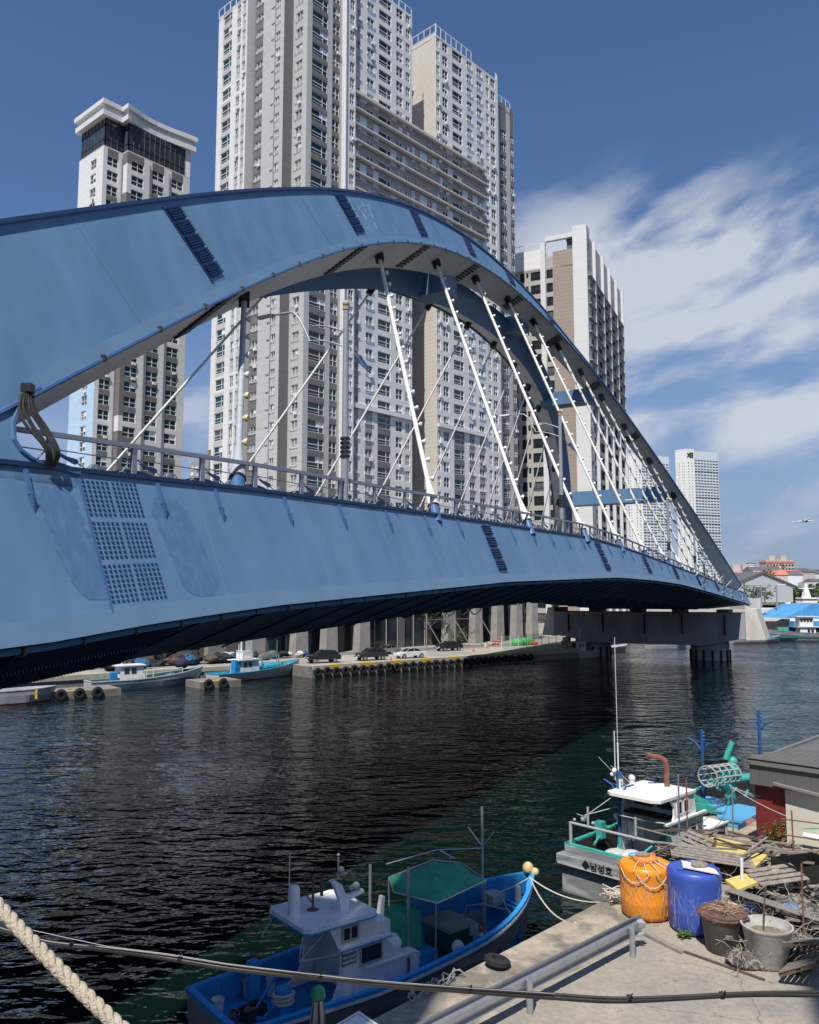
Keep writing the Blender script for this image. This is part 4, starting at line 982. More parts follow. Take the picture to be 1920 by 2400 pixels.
# ---- railings ----
def railing(far):
    n0 = -.32 if not far else -BW+.5; rt = empty('railing', BP(0, n0, zt_(0))+bo); 
    off = Vector(BP(0, n0, zt_(0)))
    rt.parent = bridge; rt.location = off
    W = lambda s, z=0, dn=0: Vector(BP(s, n0+dn, zt_(s)+z-.1))-off
    ps = [-10.3, -7.4, -4.5, -1.6, 1.1, 3.9, 6.6]
    while ps[-1] < 124: ps.append(ps[-1]+2.8)
    ps = [-10.3-2.9*k for k in range(6, 0, -1)]+ps
    pm = MB(); pm.ob((-.09, -.05, 0), (.18, 0, 0), (0, .10, 0), (0, 0, 1.06)); pme = pm.mesh('post', M['rail'])
    az = math.atan2(BA.y, BA.x)
    for s in ps: inst(pme, 'post', rt, Matrix.Translation(W(s)) @ Matrix.Rotation(az, 4, 'Z'))
    m = MB()
    for a, b in zip(ps, ps[1:]): m.bar(W(a, 1.12), W(b, 1.12), .14, .13)
    m.build('top_rail', M['rail'], rt)
    for k, (a, b) in enumerate(zip(ps, ps[1:])):
        if far and k % 2: continue
        if a > 80 or k > 60: 
            continue
        m = MB(); L = b-a; X = lambda f, z: W(a+L*f, z)
        m.tube([X(.05, .72), X(.95, .66)], .018, 5, 0)
        m.tube([X(.05, .70), X(.3, .42), X(.44, .25), X(.52, .2)], .02, 5, 0)
        m.tube([X(.52+.1*math.cos(t*.7), .27+.17*math.sin(t*.7)) for t in range(10)], .02, 5, 0)
        m.tube([X(.6, .22), X(.72, .17), X(.84, .30), X(.95, .66)], .02, 5, 0)
        m.tube([X(.86+.06*math.cos(t*.75), .2+.13*math.sin(t*.75)) for t in range(9)], .02, 5, 0)
        c = X(.5, .27); m.lathe([(0, -.03), (.15, -.03), (.17, 0), (.15, .03), (0, .03)], c, 16, 0, axis=BN)
        # dark fretted arch and fin
        m.add([X(.05, .62), X(.3, .52), X(.32, .45), X(.28, .36), X(.2, .44)]+[X(.05, .62)+BN*.03, X(.3, .52)+BN*.03, X(.32, .45)+BN*.03, X(.28, .36)+BN*.03, X(.2, .44)+BN*.03], [(0, 1, 2, 3, 4), (9, 8, 7, 6, 5), (0, 5, 6, 1), (1, 6, 7, 2), (2, 7, 8, 3), (3, 8, 9, 4), (4, 9, 5, 0)], 1)
        arc = [X(-.42+.84*t/10, .12+.24*math.sin(math.pi*t/10)) for t in range(11)]; arc = [p for p, t in zip(arc, range(11))]
        if k % 1 == 0:
            for p, p2 in zip(arc, arc[1:]): m.bar(p+BN*-.05, p2+BN*-.05, .05, .1, 1)
            for t in range(2, 9, 2): m.bar(arc[t]+BN*-.05, arc[t]-Vector((0, 0, .24*math.sin(math.pi*t/10)))+BN*-.05, .03, .04, 1)
        m.build('ornament_panel', [M['rail'], M['navy']], rt)
    return rt
railing(False); railing(True)
# ---- pier ----
s_p = 121.0; cap = empty('bridge_pier', BP(s_p, -15, 0)+bo, 0, 'wide grey concrete pier table under the far end of the blue bridge, pale end blocks', 'bridge pier')
CP = lambda ds, n, z: BP(s_p+ds, n, z)+bo-Vector(cap.location)
def capring(n, zt, zbt, hw): return [CP(-hw, n, zbt), CP(hw, n, zbt), CP(hw, n, zt), CP(-hw, n, zt)]
m = MB(); m.loft([capring(2.5, 7.6, 3.7, 4), capring(-4, 7.6, 2.4, 4), capring(-22, 7.6, 2.4, 4), capring(-28.6, 7.6, 3.7, 4)]); m.build('cap_beam', M['concd'], cap)
for nA, nB in ((2.55, 5.4), (-28.65, -31)):
    m = MB(); m.loft([[CP(-4, nA, 3.4), CP(4, nA, 3.4), CP(4, nA, 8.3), CP(-4, nA, 8.3)], [CP(-3.5, nB, 3.5), CP(3.5, nB, 3.5), CP(3.5, nA+(nB-nA)*.55, 8.3), CP(-3.5, nA+(nB-nA)*.55, 8.3)]]); m.build('end_block', M['concw'], cap)
for nc in (-3.5, -23):
    m = MB(); m.lathe([(3.0, -1), (3.0, 3.2)], CP(0, nc, 0), 24); m.build('column', M['concd'], cap, smooth=40)
    for k in range(14):
        m = MB(); a = 2*math.pi*k/14; c = CP(0, nc, 0)+Vector((math.cos(a), math.sin(a), 0))*3.05; m.bar(c+Vector((0, 0, -.5)), c+Vector((0, 0, 1.6)), .4, .25); m.build('fender', M['rubber'], cap)
# brown bearings between cap and girders
for nc in (-1, -8, -15, -22, -29):
    m = MB(); m.ob(CP(-2, nc-1, 7.62), BA*4, BN*2, (0, 0, .5)); m.build('bearing', M['taupe'], cap)
for ns in (0.5, -6, -12, -19, -25):
    m = MB(); m.tube([CP(-4.2, ns-1, 7.3), CP(-4.2, ns-1, 4.2)], .12, 6); m.build('drain_pipe', M['rubber'], cap)
# maintenance signs near the far end: tall dark frames on arms
for s0 in (85, 99.5, 107, 118):
    m = MB(); a = gface(s0, 0)+FN*1.0; m.ob(a+Vector((0, 0, .9)), BA*.9, BN*.12, (0, 0, -2.4), 0)
    m.bar(a+Vector((0, 0, .4))+BA*-.5, gface(s0, .1)+BA*-.5, .08, .08, 1); m.bar(a+Vector((0, 0, -1.2))+BA*.5, gface(s0, .8)+BA*.5, .08, .08, 1); m.bar(a+Vector((0, 0, -1.2))-BN*.1+BA*-.9, a+Vector((0, 0, -1.2))+BA*1.2-BN*.1, .08, .08, 1)
    m.build('clearance_board', [M['dgrey'], M['frame']], bridge)
# ---- cable bundle hanging from the lip down to the deck ----
cb = empty('cable_bundle', BP(-8.3, 0, 13.8)+bo, 0, 'bundle of black hoses drooping from the arch lip over the railing at the left edge', 'cable bundle')
for k in range(6):
    m = MB(); a = Vector(plane_pt(-8.42+.06*k, 15.65, .30))+bo-cb.location; b = Vector(plane_pt(-8.12+.04*k, 13.75, .20))+bo-cb.location; mid = a.lerp(b, .45)+BA*(-.30+.085*k)+BN*(.10+.06*math.sin(k*2.3)); mid2 = a.lerp(b, .78)+BA*(.05*k-.10)+BN*(.25+.05*math.cos(k*1.9))
    pts = [a, a.lerp(mid, .5)+BA*-.12, mid, mid2, b]; pts2 = []
    for i in range(len(pts)-1):
        for t in range(4):
            u = t/4; p0 = pts[max(i-1, 0)]; p1_ = pts[i]; p2 = pts[i+1]; p3_ = pts[min(i+2, len(pts)-1)]
            pts2.append(.5*((2*p1_)+(p2-p0)*u+(2*p0-5*p1_+4*p2-p3_)*u*u+(3*p1_-p0-3*p2+p3_)*u**3))
    m.tube(pts2+[b], .042, 8); m.build('hose', M['rubber'], cb, smooth=60)
m = MB(); c = Vector(plane_pt(-8.2, 15.85, .3))+bo-cb.location; m.box(c.x-.13, c.x+.13, c.y-.13, c.y+.13, c.z-.1, c.z+.12); m.build('junction_box', M['black'], cb)
# ---- street lamps on the bridge ----
def street_lamp(s, n, label, H_=8.9, flag=False):
    p = BP(s, n, zt_(s)-.1)+bo; t = empty('street_lamp', p, 0, label, 'street lamp', 'street lamps along the bridge deck')
    m = MB(); m.tube([(0, 0, 0), (0, 0, 2.3)], .16, 12); m.tube([(0, 0, 2.3), (0, 0, H_-.35)], [.15, .12], 12)
    m.build('pole', M['pipe'], t, smooth=40)
    m = MB()
    for k in range(5): m.tube([(0, 0, 2.1+k*.19), (0, 0, 2.2+k*.19)], .21, 14)
    m.build('collar', M['black'], t, smooth=40)
    m = MB(); m.tube([(0, 0, H_-.35), (0, 0, H_-.22)], .15, 10); m.sphere((0, 0, H_-.08), .16); m.build('finial', mat('tan_finial', (.42, .34, .22), .6) if 'finial_m' not in M else M['finial_m'], t, smooth=50)
    L3_ = -BN
    for dz, ln in ((0, 1.0), (.65, .93)):
        m = MB(); ar = []
        for k in range(9):
            u = k/8; ar.append(L3_*(u*1.9*ln)+Vector((0, 0, H_-2.0+dz+math.sin(u*math.pi*.5)*.55)))
        m.tube(ar, .035, 6)
        if dz == 0:
            e_ = ar[-1]; ar2 = [e_+L3_*(1.8*math.sin(u/8*math.pi/2)*1.0+.0)*1.0+Vector((0, 0, 1.35*(1-(1-u/8)**2))) for u in range(9)]; ar2 = [e_+L3_*(u/8*1.0)+Vector((0, 0, 1.5*math.sin(u/8*math.pi*.45))) for u in range(9)]+[e_+L3_*(1.0+u*.4)+Vector((0, 0, 1.48+.02*u)) for u in range(1, 4)]
            m.tube(ar2, .05, 7); tip = ar2[-1]
        m.build('arm', M['pipe'], t, smooth=40)
    m = MB(); m.bar(tip+L3_*-.1, tip+L3_*.7+Vector((0, 0, -.02)), .22, .12); m.build('lamp_head', M['frame'], t)
    m = MB(); m.tube([Vector((0, 0, H_-1.9))-L3_*.1, Vector((0, 0, H_-3.2))-L3_*1.15], .015, 5); m.bar(Vector((0, 0, H_-2.55))-L3_*.45, Vector((0, 0, H_-3.3))-L3_*1.25, .06, .06)
    m.add([Vector((0, 0, H_-2.6))-L3_*.55, Vector((0, 0, H_-2.45))-L3_*.75, Vector((0, 0, H_-3.15))-L3_*1.2, Vector((0, 0, H_-2.6))-L3_*.55+BA*.03, Vector((0, 0, H_-2.45))-L3_*.75+BA*.03, Vector((0, 0, H_-3.15))-L3_*1.2+BA*.03], [(0, 1, 2), (5, 4, 3), (0, 3, 4, 1), (1, 4, 5, 2), (2, 5, 3, 0)], 0)
    m.build('side_bracket', M['navy'], t)
    return t
street_lamp(7.0, -.34, 'nearest street lamp post on the bridge, rising just right of the first far hanger', 8.9)
street_lamp(35.9, -.34, 'second street lamp post on the near rail, in front of the brown tower', 9.3)
street_lamp(74.3, -.34, 'third street lamp post, in front of the far glassy towers', 8.0)
street_lamp(91, -.34, 'fourth and smallest street lamp post near the bridge foot', 6.0)
for s_, lb in ((-3, 'far side street lamp arm seen left of the tall lamp post'), (22, 'far side street lamp seen low between the second and third hangers')):
    street_lamp(s_+8, -BW+.9, lb, 8.0)
# ---------------- podium under the towers, quay life ----------------
pod = empty('podium_building', Q(20, 30, 1.4), 0, 'dark glazed podium with leaning grey columns at the foot of the tall towers', 'podium')
po = Vector(pod.location)
PD = Vector((dR[0], dR[1], 0)); PN = Vector((-PD.y, PD.x, 0)); P0 = Vector((c719[0], c719[1], 0))-PN*4.6
def PP(u, back, z): return P0+PD*u+PN*back+Vector((0, 0, z))-po
m = MB(); m.ob(PP(-4, 2.6, 1.4), PD*62, PN*10, (0, 0, 15)); m.build('glazing', mat('podium_glass', (.03, .035, .04), .08, var=.5, vscale=.35, joints_x=(2.4, .04, .5), joints=(2.6, .03, .6)), pod)
m = MB(); m.ob(PP(-14, 0, 16.4), PD*74, PN*12.5, (0, 0, 3.2)); m.build('fascia', M['lgrey'], pod)
m = MB(); m.ob(PP(-14, 4, 1.4), PD*10, PN*8, (0, 0, 15)); m.build('wall', M['dgrey'], pod); m = MB(); m.ob(PP(20.5, 2.3, 1.4), PD*1.2, PN*2, (0, 0, 15)); m.build('wall', M['dgrey'], pod)
for u in (-12.5, -4.5, 1.5, 8.6, 30.5, 38.4, 45.2, 51.5, 57):
    m = MB(); m.loft([[PP(u, 0, 1.4), PP(u+2.5, 0, 1.4), PP(u+2.5, 1.6, 1.4), PP(u, 1.6, 1.4)], [PP(u+.9, .2, 16.4), PP(u+2.3, .2, 16.4), PP(u+2.3, 1.4, 16.4), PP(u+.9, 1.4, 16.4)]]); m.build('column', M['conc'], pod)
for u in (11.6, 14.4, 17.2, 20, 24, 27):
    m = MB(); m.bar(PP(u, 2.4, 1.4), PP(u, 2.4, 16), .14, .16); m.build('mullion', M['grey'], pod)
# cope, yellow stripes, tyres along the far quay
m = MB(); m.ob(Q(-200, 6.85, 1.0), QD*199.5, Vector((-QD.y, QD.x, 0))*.9, (0, 0, .55)); m.ob(Q(-.5, -.15, 1.0), QD*52.5, Vector((-QD.y, QD.x, 0))*.9, (0, 0, .55)); tag(m.build('quay_kerb', mat('pale_kerb', (.42, .39, .32), .85, var=.2, vscale=1.5)), kind='structure')
m = MB()
for k in range(44):
    t = -.4+k*2.6
    if t < 48 and k % 2: m.ob(Q(t, -.16, 1.22), QD*1.5, Vector((-QD.y, QD.x, 0))*.85, (0, 0, .34))
tag(m.build('quay_kerb_paint', M['yellow']), kind='structure')
ty = MB(); ty.lathe([(.26, -.14), (.42, -.17), (.56, -.12), (.60, 0), (.56, .12), (.42, .17), (.26, .14), (.26, -.14)], n=18); tym = ty.mesh('tyre_fender', M['rubber'], smooth=50)
qaz = Matrix.Rotation(math.atan2(QD.y, QD.x), 4, 'Z') @ Matrix.Rotation(math.pi/2, 4, 'X')
for k in range(52):
    t = 0.1+k*1.42
    if t > 41: break
    o = bpy.data.objects.new('tyre_fender', tym); COL.objects.link(o); o.matrix_world = Matrix.Translation(Vector(Q(t, -.34, .72+.06*math.sin(k*1.9)))) @ qaz @ Matrix.Rotation(k, 4, 'Z')
    ORD = 'first second third fourth fifth sixth seventh eighth ninth tenth eleventh twelfth thirteenth fourteenth middle'.split()
    NT = 29; lb = (ORD[k]+' from the left') if k < 15 and k != 14 else (('middle one') if k == 14 else ORD[NT-1-k]+' from the right')
    tag(o, 'black tyre fender on the far quay wall, '+lb+' of its row', 'tyre', 'tyres along the far quay')
# ---- cars ----
M['tyre'] = mat('car_tyre', (.015, .015, .016), .8); M['alloy'] = mat('alloy_rim', (.45, .46, .48), .35, .8); M['carglass'] = mat('car_glass', (.015, .018, .02), .05)
M['lampr'] = mat('tail_lamp', (.35, .02, .02), .3); M['lampw'] = mat('head_lamp', (.65, .67, .7), .2)
def car(px, py, heading, paint, label, kind, L=4.6):
    p = atz(px, py, 1.41); root = empty('parked_car', p, heading, label, 'car', 'cars parked on the quay'); W = 1.84
    # side outline, hood to tail (x forward)
    if kind == 'suv': low = [(2.30, .45), (2.32, .82), (2.15, .98), (1.25, 1.12), (-2.1, 1.14), (-2.28, .95), (-2.30, .45)]; roof = [(1.2, 1.12), (.45, 1.62), (-.1, 1.70), (-1.45, 1.66), (-2.05, 1.14)]
    elif kind == 'coupe': low = [(2.30, .40), (2.32, .75), (2.1, .90), (1.2, 1.02), (-1.9, 1.14), (-2.25, 1.02), (-2.30, .42)]; roof = [(1.3, 1.02), (.45, 1.50), (-.3, 1.58), (-1.3, 1.42), (-2.0, 1.13)]
    else: low = [(2.30, .38), (2.32, .66), (2.1, .80), (1.15, .94), (-1.55, 1.0), (-2.22, .96), (-2.30, .40)]; roof = [(1.15, .94), (.40, 1.38), (-.2, 1.44), (-.95, 1.38), (-1.65, 1.0)]
    k = L/4.6; low = [(x*k, z) for x, z in low]; roof = [(x*k, z) for x, z in roof]
    m = MB(); yb = [(-W/2, 1.0), (-W/2*.98, 1.0), (W/2*.98, 1.0), (W/2, 1.0)]
    prof = low
    rings = []
    for y, s in ((-W/2, .93), (-W/2+.10, 1.0), (W/2-.10, 1.0), (W/2, .93)):
        rings.append([(x*(.985 if s < 1 else 1), y, .45+(z-.45)*s if z > .5 else z) for x, z in prof])
    m.loft(rings); m.build('body', paint, root, smooth=35)
    m = MB(); rings = []
    for y, s in ((-W/2+.22, .86), (-W/2+.34, 1.0), (W/2-.34, 1.0), (W/2-.22, .86)):
        z0 = roof[0][1]; rings.append([(x, y if z > z0+.1 or True else y, z0+(z-z0)*s) for x, z in roof])
    # glasshouse leans in: wider at the belt
    vs_ = []; belt = [roof[0], roof[-1]]
    m.loft(rings); m.build('cabin', M['carglass'], root, smooth=30)
    m = MB(); m.loft([[(x, y, z+.012) for x, z in roof[1:-1]] for y in (-W/2+.30, W/2-.30)], close=False, caps=False); m.build('roof', paint, root)
    m = MB()
    for sy in (-1, 1):
        for (xa, za), (xb, zb2) in zip(roof, roof[1:]): m.bar((xa, sy*(W/2-.25), za), (xb, sy*(W/2-.29), zb2*.99), .05, .05)
        xm = (roof[1][0]+roof[-2][0])/2; m.bar((xm, sy*(W/2-.20), roof[0][1]), (xm-.05, sy*(W/2-.26), roof[2][1]*.97), .06, .04)
    m.build('pillars', paint, root)
    for sx in (1.42*k, -1.40*k):
        for sy in (-1, 1):
            m = MB(); ax = (0, sy, 0); c = (sx, sy*(W/2-.20), .34); m.lathe([(0, 0), (.34, 0), (.34, .22), (.24, .23), (.23, .20)], c, 18, 0, axis=ax); w_ = m.build('wheel', M['tyre'], root, smooth=40)
            m = MB(); m.lathe([(.23, .215), (.05, .235), (0, .235)], c, 10, 0, axis=ax); m.build('rim', M['alloy'], w_)
    zl = low[1][1]-.06
    for sy in (-1, 1):
        m = MB(); m.box(2.20*k, 2.335*k, sy*(W/2-.38)-.20, sy*(W/2-.38)+.20, zl-.07, zl+.07); m.build('headlight', M['lampw'], root)
        m = MB(); m.box(-2.33*k, -2.2*k, sy*(W/2-.34)-.22, sy*(W/2-.34)+.22, zl, zl+.14); m.build('tail_light', M['lampr'], root)
    m = MB(); m.box(2.28*k, 2.34*k, -.3, .3, .42, .56); m.build('number_plate', M['frame'], root)
    return root
cg = mat('charcoal_car_paint', (.03, .032, .036), .25, .3, coat=.6); cb_ = mat('black_car_paint', (.012, .012, .013), .2, coat=.8); cw = mat('white_car_paint', (.66, .67, .68), .25, coat=.6); cs = mat('silver_car_paint', (.33, .34, .36), .3, .6, coat=.5)
hq = math.atan2(QD.y, QD.x)
car(757, 1553, hq+math.pi-.25, cb_, 'black wagon parked on the quay beside the moored white boat with blue gear', 'suv')
car(870, 1547, hq+math.pi-.12, cg, 'dark grey SUV parked on the quay just left of the white sedan', 'suv')
car(907, 1533, hq+math.pi+.15, cs, 'silver car half hidden behind the dark grey SUV', 'sedan')
car(961, 1542, hq+math.pi-.15, cw, 'white sedan parked at the quay edge', 'sedan', 4.7)
car(1052, 1525, hq+math.pi-.1, cb_, 'black hatchback with a sloping tail, standing alone on the quay', 'coupe')
# ---- boats ----
M['hullw'] = mat('white_grey_hull', (.48, .49, .51), .45, var=.12, vscale=.8, col2=(.36, .35, .34), mixs=.9, mixt=(.55, .68), stretch=(1, 1, 3))
M['hullg'] = mat('grey_hull', (.21, .215, .225), .6, var=.25, vscale=1.6, col2=(.32, .33, .34), mixs=1.1, mixt=(.5, .6), stretch=(.7, .7, 3))
M['gelw'] = mat('white_gelcoat', (.76, .77, .78), .4, var=.06, vscale=1.5, col2=(.40, .34, .27), mixs=3.0, mixt=(.56, .80), stretch=(1.5, 1.5, .5))
M['bdeck'] = mat('blue_deck_paint', (.022, .235, .54), .45, var=.16, vscale=2.0, col2=(.04, .13, .26), mixs=3, mixt=(.56, .7))
M['bcap'] = mat('blue_gunwale_paint', (.035, .30, .66), .4, var=.12, vscale=3)
M['teal'] = mat('turquoise_paint', (.05, .36, .30), .45, var=.15, vscale=3)
M['teald'] = mat('dark_turquoise_deck', (.025, .12, .11), .6, var=.3, vscale=2)
M['wood'] = mat('weathered_wood', (.22, .19, .165), .85, var=.3, vscale=6, stretch=(1, 1, 1), bump=.3, bscale=40)
M['woodg'] = mat('grey_driftwood', (.25, .225, .20), .88, var=.35, vscale=8, bump=.3, bscale=40)
M['woodd'] = mat('dark_wet_wood', (.10, .075, .06), .85, var=.4, vscale=6, bump=.3, bscale=40)
M['rust'] = mat('rusty_pipe', (.24, .10, .065), .75, var=.3, vscale=5, col2=(.16, .07, .05), mixs=6)
M['rope'] = mat('off_white_rope', (.58, .54, .47), .8, var=.2, vscale=20, bump=.4, bscale=60)
M['mastb'] = mat('blue_mast_paint', (.02, .085, .26), .45, var=.15, vscale=4)
M['orange'] = mat('orange_float', (.72, .16, .05), .5, var=.12, vscale=6)
M['dglass'] = mat('boat_window_glass', (.03, .035, .038), .08, var=.3, vscale=3)
M['netb'] = mat('blue_net', (.03, .11, .22), .9, var=.4, vscale=14, bump=.8, bscale=40)
M['netk'] = mat('black_net', (.02, .022, .026), .9, var=.5, vscale=12, bump=.8, bscale=40)
def hull(root, L, B, zs, zb, deck, m_out, m_cap, m_deck, bottom=None, thick=.12, flare=.72, N=22, stern=.82, deckf=None, chine=None):
    """open fishing hull: x forward from the transom, sheer rising from zs to zb; outer shell, cap rail, deck"""
    def hb(t): 
        w = (stern+(1-stern)*min(1, t/.35)) if t < .35 else (1.0 if t < .60 else max(0.0, 1-((t-.60)/.40)**2.3))
        return B/2*w
    def sh(t): return zs+(zb-zs)*max(0, (t-.25)/.75)**1.8
    outer = []; inner = []
    for i in range(N+1):
        t = i/N; x = L*t; b = max(.03, hb(t)); s = sh(t); xs = x
        rake = .0 if t < .7 else (t-.7)/.3*.9
        fl = flare if t < .6 else flare-(t-.6)/.4*.45
        outer.append([(xs-rake*1.0, 0, -.55), (xs-rake*.8, -b*fl, -.35), (xs-rake*.45, -b*(fl+.12), .12), (xs-rake*.25, -b*.95, s*.62), (xs, -b, s)])
        bi = max(.02, b-thick); inner.append([(xs-(.1 if t > .9 else 0), -bi, s), (xs-(.3 if t > .9 else 0), -max(.02, bi-.06), deck if not deckf else deckf(t))])
    m = MB()
    for sgn in (1, -1):
        for i in range(N):
            for k in range(4):
                a, b, c, d = (outer[i][k], outer[i+1][k], outer[i+1][k+1], outer[i][k+1]); f = lambda p: (p[0], p[1]*sgn, p[2])
                m.quad(f(a), f(b), f(c), f(d), 1 if (bottom and k <= 1) else 0)
    a = outer[0]; m.add([(p[0], p[1], p[2]) for p in a]+[(p[0], -p[1], p[2]) for p in a[::-1]], [tuple(range(10))], 0)
    m.build('hull', [m_out, bottom or m_out], root, smooth=40)
    m = MB(); ch = .07
    for sgn in (1, -1):
        for i in range(N):
            o0, o1, i0, i1 = outer[i][4], outer[i+1][4], inner[i][0], inner[i+1][0]; f = lambda p, dz=0, dy=0: (p[0], (p[1]-dy)*sgn, p[2]+dz)
            m.loft([[f(o0, -.03, .03), f(o0, ch, .03), f(i0, ch), f(i0, -.03)], [f(o1, -.03, .03), f(o1, ch, .03), f(i1, ch), f(i1, -.03)]])
    o = outer[0][4]; m.box(-.04, thick, o[1], -o[1], o[2]-.03, o[2]+ch); m.build('gunwale', m_cap, root)
    m = MB()
    for sgn in (1, -1):
        for i in range(N):
            a, b, c, d = inner[i][0], inner[i+1][0], inner[i+1][1], inner[i][1]; f = lambda p: (p[0], p[1]*sgn, p[2]); m.quad(f(a), f(b), f(c), f(d))
            m.quad((d[0], d[1], d[2]), (c[0], c[1], c[2]), (c[0], -c[1], c[2]), (d[0], -d[1], d[2])) if sgn == 1 else None
    o = inner[0]; m.quad((thick, o[0][1], o[0][2]), (thick, -o[0][1], o[0][2]), (thick, -o[1][1], o[1][2]), (thick, o[1][1], o[1][2]))
    m.build('deck', m_deck, root, smooth=30)
    return hb, sh
def far_boat(name, p, az, L, B, label, cols, cab, extras=(), zs=1.0, zb=1.9, group='fishing boats moored along the far shores', bottom=None, out='hullw'):
    t = empty(name, (p[0]-math.sin(az)*B*.45*(1 if math.cos(az) > 0 else -1), p[1]+abs(math.cos(az))*B*.45, 0), az, label, 'boat', group); hb, sh = hull(t, L, B, zs, zb, .6, M[out], cols[0], cols[1], bottom)
    if cab:
        x0, x1, h, w = cab; m = MB()
        m.loft([[(x0, -w, .6), (x1, -w, .6), (x1, w, .6), (x0, w, .6)], [(x0+.1, -w*.95, .6+h), (x1-.35, -w*.95, .6+h), (x1-.35, w*.95, .6+h), (x0+.1, w*.95, .6+h)]]); m.build('cabin', M['gelw'], t)
        m = MB(); m.box(x0-.4, x1-.1, -w-.15, w+.15, .6+h, .72+h); m.build('cabin_roof', M['gelw'], t)
        for sy in (-1, 1):
            for xa in (x0+.5, x0+1.3):
                m = MB(); m.box(xa, xa+.55, min(sy*w*.96, sy*w*1.0), max(sy*w*.96, sy*w*1.0)+.0, .6+h*.55, .6+h*.88); m.build('window', M['dglass'], t)
        m = MB(); m.quad((x1-.16, -w*.7, .6+h*.55), (x1-.16, w*.7, .6+h*.55), (x1-.30, w*.7, .6+h*.9), (x1-.30, -w*.7, .6+h*.9)); m.build('windscreen', M['dglass'], t)
        m = MB(); m.tube([(x0+.5, 0, .7+h), (x0+.5, 0, 2.6+h)], .05, 6); m.bar((x0+.5, -.5, 1.8+h), (x0+.5, .5, 1.8+h), .05); m.build('mast', M['frame'], t)
    return t
def pz(x, y, z=0): p = atz(x, y, z); return (p.x, p.y, 0)
haz = math.atan2(.62, .78)
Mtr = mat('cyan_deck', (.05, .33, .45), .5, var=.15, vscale=3)
b = far_boat('fishing_boat', pz(215, 1622), haz, 13.5, 3.4, 'long grey fishing boat with low white wheelhouse moored under the bridge haunch', (M['hullw'], M['teald']), (3.2, 6.2, 1.9, 1.0))
m = MB(); m.box(2.2, 2.9, -1.1, -.4, .6, 1.9); m.build('locker', M['bdeck'], b)
m = MB(); m.tube([(7, -1, .6), (7, -1, 2.0), (10.5, -1, 2.0), (10.5, -1, .8)], .05, 6); m.tube([(7, 1, .6), (7, 1, 2.0), (10.5, 1, 2.0)], .05, 6); m.build('rail', M['frame'], b)
m = MB(); m.sphere((10.8, 0, 2.4), .9, 0, 12, (1, .8, .7)); m.build('tarp', mat('navy_tarp', (.015, .02, .05), .8, bump=.5), b)
m = MB(); m.lathe([(.25, 0), (.25, .8)], (9.6, .3, .6), 14); m.lathe([(.6, .1), (.6, .4)], (9.6, .3, .9), 14); m.build('winch', M['steel'], b)
b = far_boat('fishing_boat', pz(515, 1602), .90, 14.5, 3.4, 'white fishing boat with red waterline and cyan nets on its foredeck', (Mtr, Mtr), (3.6, 6.8, 1.8, 1.0), bottom=M['red'])
m = MB(); m.box(2.8, 3.6, -.95, -.1, .6, 2.5); m.build('locker', M['bdeck'], b)
m = MB(); m.box(4.2, 5.8, -.6, .6, 2.6, 3.5); m.lathe([(.12, 0), (.12, 1.4), (.28, 1.5), (.28, 1.6)], (4.5, 0, 3.5), 10); m.build('flybridge', M['gelw'], b)
m = MB()
for k in range(9): m.lathe([(.08, 0), (.4, .03), (.4, .1), (.08, .13)], (7.6+k*.3, .1, 2.5+.05*k), 12, 0, axis=(1, 0, .1))
m.bar((7.4, -.6, .7), (7.4, -.6, 2.5), .1); m.bar((10.4, -.4, .8), (10.4, -.4, 2.8), .1); m.build('net_hauler', M['steel'], b)
m = MB(); m.tube([(7.2, .8, .6), (7.2, .8, 4.4)], .05, 6); m.tube([(10.8, .4, .8), (10.8, .4, 4.6)], .05, 6); m.build('mast', mat('green_mast', (.08, .3, .16), .5), b)
m = MB(); m.sphere((9, 0, 1.3), 1.3, 0, 12, (1.6, .7, .5)); m.build('net_pile', mat('cyan_net', (.04, .3, .42), .9, var=.5, vscale=8, bump=1), b)
b = far_boat('skiff', pz(-60, 1659), haz+.02, 7.6, 2.2, 'pale skiff with red waterline cut by the left edge, below the dark bridge underside', (M['hullw'], M['hullw']), None, bottom=M['red'], zs=1.3, zb=1.4)
m = MB(); m.lathe([(.13, 0), (.13, .9)], (5.4, -1.15, .4), 10); m.build('fender', M['yellow'], b)
b = far_boat('fishing_boat', pz(1412, 1538), haz+math.pi, 12.5, 3.6, 'grey white fishing boat with cluttered stern gear, moored left of the bridge pier', (M['hullw'], M['teald']), (3.4, 6.0, 1.9, 1.0), zb=2.3)
m = MB(); rnd = random.Random(4)
for k in range(16): m.sphere((7.2+rnd.uniform(-.8, .8), rnd.uniform(-.5, .5), 1.4+rnd.uniform(0, 1.9)), rnd.uniform(.2, .4), 0, 8)
m.build('float_pile', mat('dirty_pink_floats', (.42, .33, .29), .8, var=.4, vscale=3), b)
b = far_boat('skiff', pz(1415, 1530), haz, 8.5, 2.6, 'small pale workboat with a yellow lower hull tucked under the pier table', (M['hullw'], M['hullw']), (1.4, 3.0, 1.3, .7), bottom=M['yellow'], zs=.8, zb=1.2)
b = far_boat('fishing_boat', pz(1528, 1522), .32, 9.2, 2.8, 'white boat in the dark gap under the pier table left of the pier column', (M['hullw'], M['teald']), (4.4, 6.6, .9, .9), zs=1.0, zb=1.5)
b = far_boat('fishing_boat', pz(1722, 1508), .30, 13.5, 3.4, 'low boat with turquoise deck and red waterline, right of the pale pier end', (M['hullw'], Mtr), (5.4, 6.8, .9, .8), bottom=M['red'], zs=.9, zb=1.4)
m = MB(); m.sphere((9.3, 0, 1.2), 1.0, 0, 12, (1.9, .9, .6)); m.build('net_pile', mat('turquoise_net', (.03, .28, .30), .9, var=.5, vscale=6, bump=1), b)
